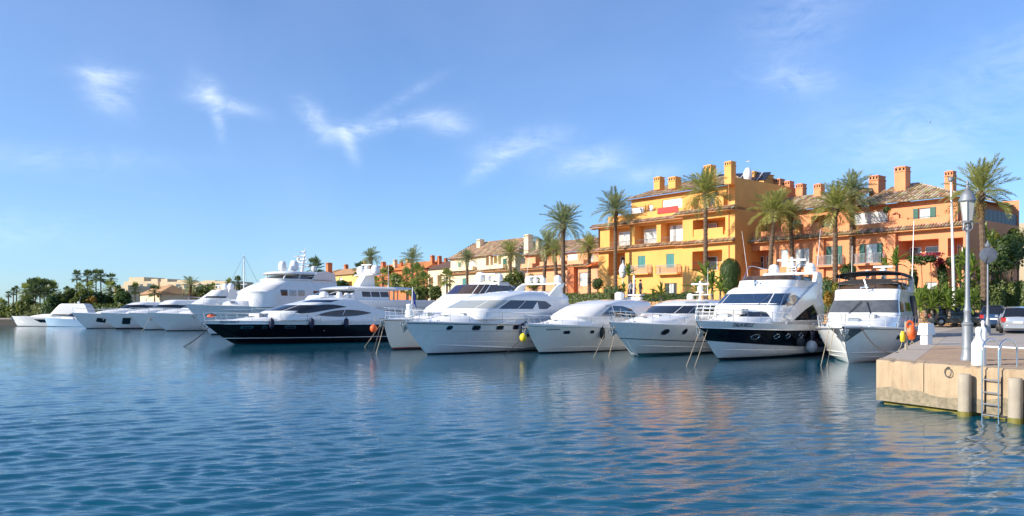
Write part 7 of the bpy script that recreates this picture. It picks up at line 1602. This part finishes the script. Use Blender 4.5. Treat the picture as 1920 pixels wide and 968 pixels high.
# ---------------------------------------------------------------- cars
def car(label, loc, rz, paint, L=4.3, W=1.8, Hh=1.5, kind='hatch', group='parked cars'):
    """x forward; body lofted through cross-sections, glasshouse above"""
    t = thing('car', label, 'car', loc, rz, group); bel = Hh * .60; sill = .22
    P = dict(hatch=[(-.5, .62, .95), (-.485, .30, .60), (-.40, .0, .0), (.22, 0, 0), (.45, 0, 0), (.5, 0, 0)])
    secs = [(-L*.5, .42, .52, bel*.92), (-L*.49, .34, .72, bel), (-L*.44, .24, .90, bel*1.03), (-L*.25, sill, .97, bel*1.03), (0, sill, .98, bel*1.02), (L*.20, sill, .98, bel*.99), (L*.30, .22, .96, bel*.95), (L*.42, .24, .90, bel*.86), (L*.48, .30, .74, bel*.76), (L*.5, .40, .52, bel*.62)]
    rings = []
    for x, z0, w, z1 in secs:
        h = W / 2 * w; rings.append([(x, -h*.82, z0), (x, -h*.98, lerp(z0, z1, .25)), (x, -h, lerp(z0, z1, .6)), (x, -h*.95, lerp(z0, z1, .9)), (x, -h*.86, z1), (x, 0, z1 + .03), (x, h*.86, z1), (x, h*.95, lerp(z0, z1, .9)), (x, h, lerp(z0, z1, .6)), (x, h*.98, lerp(z0, z1, .25)), (x, h*.82, z0), (x, 0, z0 - .02)])
    m = MB(); m.loft(rings, True, True, True); body = m.obj('body', paint, t, smooth=40)
    xr0, xr1 = (-.47, -.40) ; gh = [(-L*.47, bel*1.0, .76), (-L*.40, Hh*.93, .64), (-L*.30, Hh*.985, .64), (-L*.05, Hh, .65), (L*.06, Hh*.985, .64), (L*.27, bel*.97, .78)]
    m = MB(); rings = []
    for x, z, w in gh:
        hb = W/2*.86; zz = bel * .98; ht = W/2*w*1.16; rings.append([(x, -hb, zz), (x, -lerp(hb, ht, .9), lerp(zz, z, .88)), (x, -ht*.8, z), (x, ht*.8, z), (x, lerp(hb, ht, .9), lerp(zz, z, .88)), (x, hb, zz)])
    m.loft(rings, False); m.obj('glasshouse', 'glass_dark', t, smooth=40)
    m = MB(); m.loft([[(x, -W/2*w*.98, z - .05), (x, -W/2*w*.86, z + .012), (x, 0, z + .03), (x, W/2*w*.86, z + .012), (x, W/2*w*.98, z - .05)] for x, z, w in gh[1:5]], False); m.obj('roof', paint, t, smooth=40)
    for sd in (-1, 1):
        for xa, za, xb, zb in ((-L*.47, bel, -L*.38, Hh*.95), (L*.27, bel*.97, L*.06, Hh*.985), (-.05*L, bel, -.06*L, Hh*.98), (-.27*L, bel, -.29*L, Hh*.97)): MB().tube([(xa, sd*W/2*.87, za), (xb, sd*W/2*.64, zb)], .035, 5).obj('pillar', paint, t)
    for x in (-L*.31, L*.31):
        for sd in (-1, 1):
            w = MB(); r = .33
            w.v = []; prof = [(r*.62, -.11), (r*.95, -.10), (r, -.06), (r, .06), (r*.95, .10), (r*.62, .11)]
            w.lathe(prof, 20); w.v = [(x + v[0], sd*(W/2*.88) + v[2], r + v[1]) for v in w.v]; wh = w.obj('wheel', 'black_rubber', t, smooth=40)
            w = MB(); w.lathe([(r*.64, -.02), (r*.62, .02), (r*.2, .05), (.02, .05)], 16); w.v = [(x + v[0], sd*(W/2*.88 + .09 + v[2]*.6), r + v[1]) for v in w.v]; w.obj('rim', 'steel', wh, smooth=40)
    for sd in (-1, 1):
        m = MB(); m.prism([(-L*.492, bel*.95), (-L*.44, bel*1.0), (-L*.45, bel*.72), (-L*.492, bel*.72)], lambda x, z: (x, sd*W/2*.62, z), lambda x, z: (x - .0, sd*W/2*.93, z)); o = m.obj('tail_light', 'tail_red', t); recalc(o.data)
        m = MB(); m.prism([(L*.488, bel*.62), (L*.42, bel*.84), (L*.44, bel*.6)], lambda x, z: (x, sd*W/2*.5, z), lambda x, z: (x, sd*W/2*.90, z)); o = m.obj('headlight', 'glass_pale', t); recalc(o.data)
        MB().rbox(L*.19, L*.23, sd*W/2*1.0 - .09, sd*W/2*1.0 + .09, bel, bel + .13, .02).obj('mirror', paint, t)
    MB().rbox(-L*.505, -L*.48, -.26, .26, .62, .73, .005).obj('number_plate', 'white_paint', t); MB().rbox(-L*.512, -L*.46, -W/2*.8, W/2*.8, .32, .50, .03).obj('bumper', paint, t)
    return t
mat('paint_silver', (.50, .53, .56), .25, .5, var=.04, coat=.8); mat('paint_blue', (.03, .07, .15), .2, .3, var=.05, coat=.8); mat('paint_dark', (.05, .07, .085), .2, .3, var=.05, coat=.8); mat('tail_red', (.50, .03, .03), .25)
q = pd(1908, 621, 49.0); car('silver estate car seen from behind at the road edge', (q.x + 1.15, q.y + 2.1, 1.24), R(62), 'paint_silver', 4.7, 1.9, 1.66)
q = pd(1893, 616, 56.5); car('dark blue car parked beyond the silver estate car', (q.x + .1, q.y + 2.1, 1.4), R(60), 'paint_blue', 4.5, 1.85, 1.66)
q = pd(1795, 608, 60.5); car('dark grey hatchback parked side on behind the boat at the pier', (q.x, q.y, 1.52), R(-12), 'paint_dark', 4.4, 1.8, 1.52)
# stone retaining wall: separate stones
def stone_wall(a, b, z0, z1, label, seed):
    a, b = Vector((*a, 0)), Vector((*b, 0)); L = (b - a).length; dv = (b - a) / L; nv = Vector((dv.y, -dv.x, 0)); rn = random.Random(seed)
    t = thing('stone_wall', label, 'wall', (a.x, a.y, z0)); m = MB(); m.prism([(0, 0), (L, 0), (L, z1 - z0 - .03), (0, z1 - z0 - .03)], lambda u, z: dv*u - nv*.3 + Vector((0,0,z)), lambda u, z: dv*u + nv*.0 + Vector((0,0,z))); m.obj('wall_core', 'quay_wall', t)
    z = 0; sm = MB()
    while z < z1 - z0 - .05:
        h = rn.uniform(.16, .26); u = rn.uniform(-.2, 0)
        while u < L:
            w = rn.uniform(.22, .5); e = rn.uniform(.03, .08); A, B = max(0, u + .012), min(L, u + w - .012)
            if B > A + .05:
                j = lambda: rn.uniform(-.015, .015)
                o = [dv*A + Vector((0,0,z+.01)), dv*B + Vector((0,0,z+.01)), dv*B + Vector((0,0,z+h-.012)), dv*A + Vector((0,0,z+h-.012))]; c = sum(o, Vector()) / 4
                i = [c + (p - c) * .82 + nv * e + Vector((j(), j(), j())) for p in o]
                sm.add(o + i, [(4, 5, 6, 7), (0, 1, 5, 4), (1, 2, 6, 5), (2, 3, 7, 6), (3, 0, 4, 7)])
            u += w
        z += h
    tag(sm.obj('stones', 'stone_wall', t), kind='stuff')
stone_wall(xp(1690, 63.6), xp(1882, 61.6), 1.45, 2.7, 'warm rubble stone wall under the hedge behind the parked cars', 1)
stone_wall(xp(1505, 66.5), xp(1600, 64.6), 1.5, 3.0, 'rubble stone wall between the two near sterns', 2)
stone_wall(xp(1060, 77), xp(1260, 71.5), 1.5, 3.5, 'grey garden wall along the promenade below the yellow house', 3)
# people on the terrace by the yellow house
def person(px, py, d, label, top, legs, z, face=0.):
    c = pd(px, py, d); t = thing('person', label, 'person', (c.x, c.y, z), face)
    J = dict(pel=(0,0,.95), sp=(0,.01,1.15), ch=(0,.01,1.35), nk=(0,.01,1.50), hd=(0,-.02,1.60), hd2=(0,-.02,1.72), ls=(.17,.01,1.42), le=(.23,.03,1.15), lw=(.20,-.12,.95), lh=(.19,-.17,.88), rs=(-.17,.01,1.42), re=(-.24,.02,1.16), rw=(-.2,-.1,.96), rh=(-.19,-.15,.89), lhp=(.09,0,.92), lk=(.1,-.02,.50), la=(.1,.03,.09), lt=(.11,-.14,.03), rhp=(-.09,0,.92), rk=(-.1,.02,.50), ra=(-.1,.06,.09), rt=(-.11,-.1,.03))
    rad = dict(pel=.14, sp=.13, ch=.155, nk=.055, hd=.085, hd2=.075, ls=.07, le=.048, lw=.034, lh=.04, rs=.07, re=.048, rw=.034, rh=.04, lhp=.10, lk=.065, la=.045, lt=.04, rhp=.10, rk=.065, ra=.045, rt=.04)
    E = [('pel','sp'),('sp','ch'),('ch','nk'),('nk','hd'),('hd','hd2'),('ch','ls'),('ls','le'),('le','lw'),('lw','lh'),('ch','rs'),('rs','re'),('re','rw'),('rw','rh'),('pel','lhp'),('lhp','lk'),('lk','la'),('la','lt'),('pel','rhp'),('rhp','rk'),('rk','ra'),('ra','rt')]
    K = list(J); me = bpy.data.meshes.new('body'); me.from_pydata([J[k] for k in K], [(K.index(a), K.index(b)) for a, b in E], [])
    o = link('body', me, t); md = o.modifiers.new('skin', 'SKIN'); o.modifiers.new('sub', 'SUBSURF').levels = 1
    for i, k in enumerate(K): v = me.skin_vertices[0].data[i]; v.radius = (rad[k], rad[k] * (.72 if k in ('pel','sp','ch') else 1)); v.use_root = (k == 'pel')
    dg = bpy.context.evaluated_depsgraph_get(); nm = bpy.data.meshes.new_from_object(o.evaluated_get(dg)); o.modifiers.clear(); o.data = nm; bpy.data.meshes.remove(me)
    nm.materials.clear()
    for q in (top, legs, 'skin', 'shoe'): nm.materials.append(MAT(q))
    for f in nm.polygons:
        c = f.center; f.material_index = 2 if c.z > 1.49 or (c.z < .97 and abs(c.x) > .155 and c.z > .8) else 3 if c.z < .08 else 1 if c.z < .98 else 0
    nm.shade_smooth()
    MB().ball((0, .005, 1.70), .105, 12, (1, 1.08, .95)).obj('hair', 'hair', t, smooth=180)
    return t
mat('skin', (.50, .28, .19), .5); mat('hair', (.04, .025, .018), .7); mat('shoe', (.02, .02, .02), .6); mat('cloth_purple', (.17, .03, .12), .85); mat('cloth_dark', (.015, .018, .03), .85); mat('cloth_pale', (.55, .50, .45), .85); mat('cloth_jeans', (.05, .07, .14), .85)
person(1201, 540, 69.5, 'person in dark jacket standing on the promenade wall below the yellow house', 'cloth_dark', 'cloth_dark', 3.62, 1.9)
person(1190, 540, 70.2, 'person in purple top beside the dark jacketed one', 'cloth_purple', 'cloth_jeans', 3.62, 1.2)
person(1183, 535, 71, 'person in pale top near the purple dressed one', 'cloth_pale', 'cloth_jeans', 3.62, .4)
# gulls
def gull(px, py, d, label, s, rz):
    c = pd(px, py, d); t = thing('gull', label, 'bird', c, rz, 'gulls over the harbour'); m = MB()
    m.tube([(-.28, 0, 0), (-.18, 0, .01), (0, 0, .02), (.16, 0, .03), (.22, 0, .045), (.29, 0, .03)], [.02, .05, .075, .05, .04, .01], 8)
    for sd in (-1, 1): m.loft([[(.10, sd*.03, .05), (-.06, sd*.03, .03)], [(.14, sd*.25, .16), (-.03, sd*.25, .13)], [(.05, sd*.48, .17), (-.07, sd*.46, .15)], [(-.10, sd*.68, .10), (-.13, sd*.66, .09)]], False)
    m.obj('body', 'white_paint', t, smooth=60); t.scale = (s, s, s)
gull(1743, 230, 70, 'gull gliding in the open sky right of the chimneys', .65, .6); gull(1403, 303, 85, 'gull just above the white dome of the yellow roof', .75, 2.4); gull(1400, 237, 110, 'tiny distant gull high over the yellow roof', .5, 1.2)
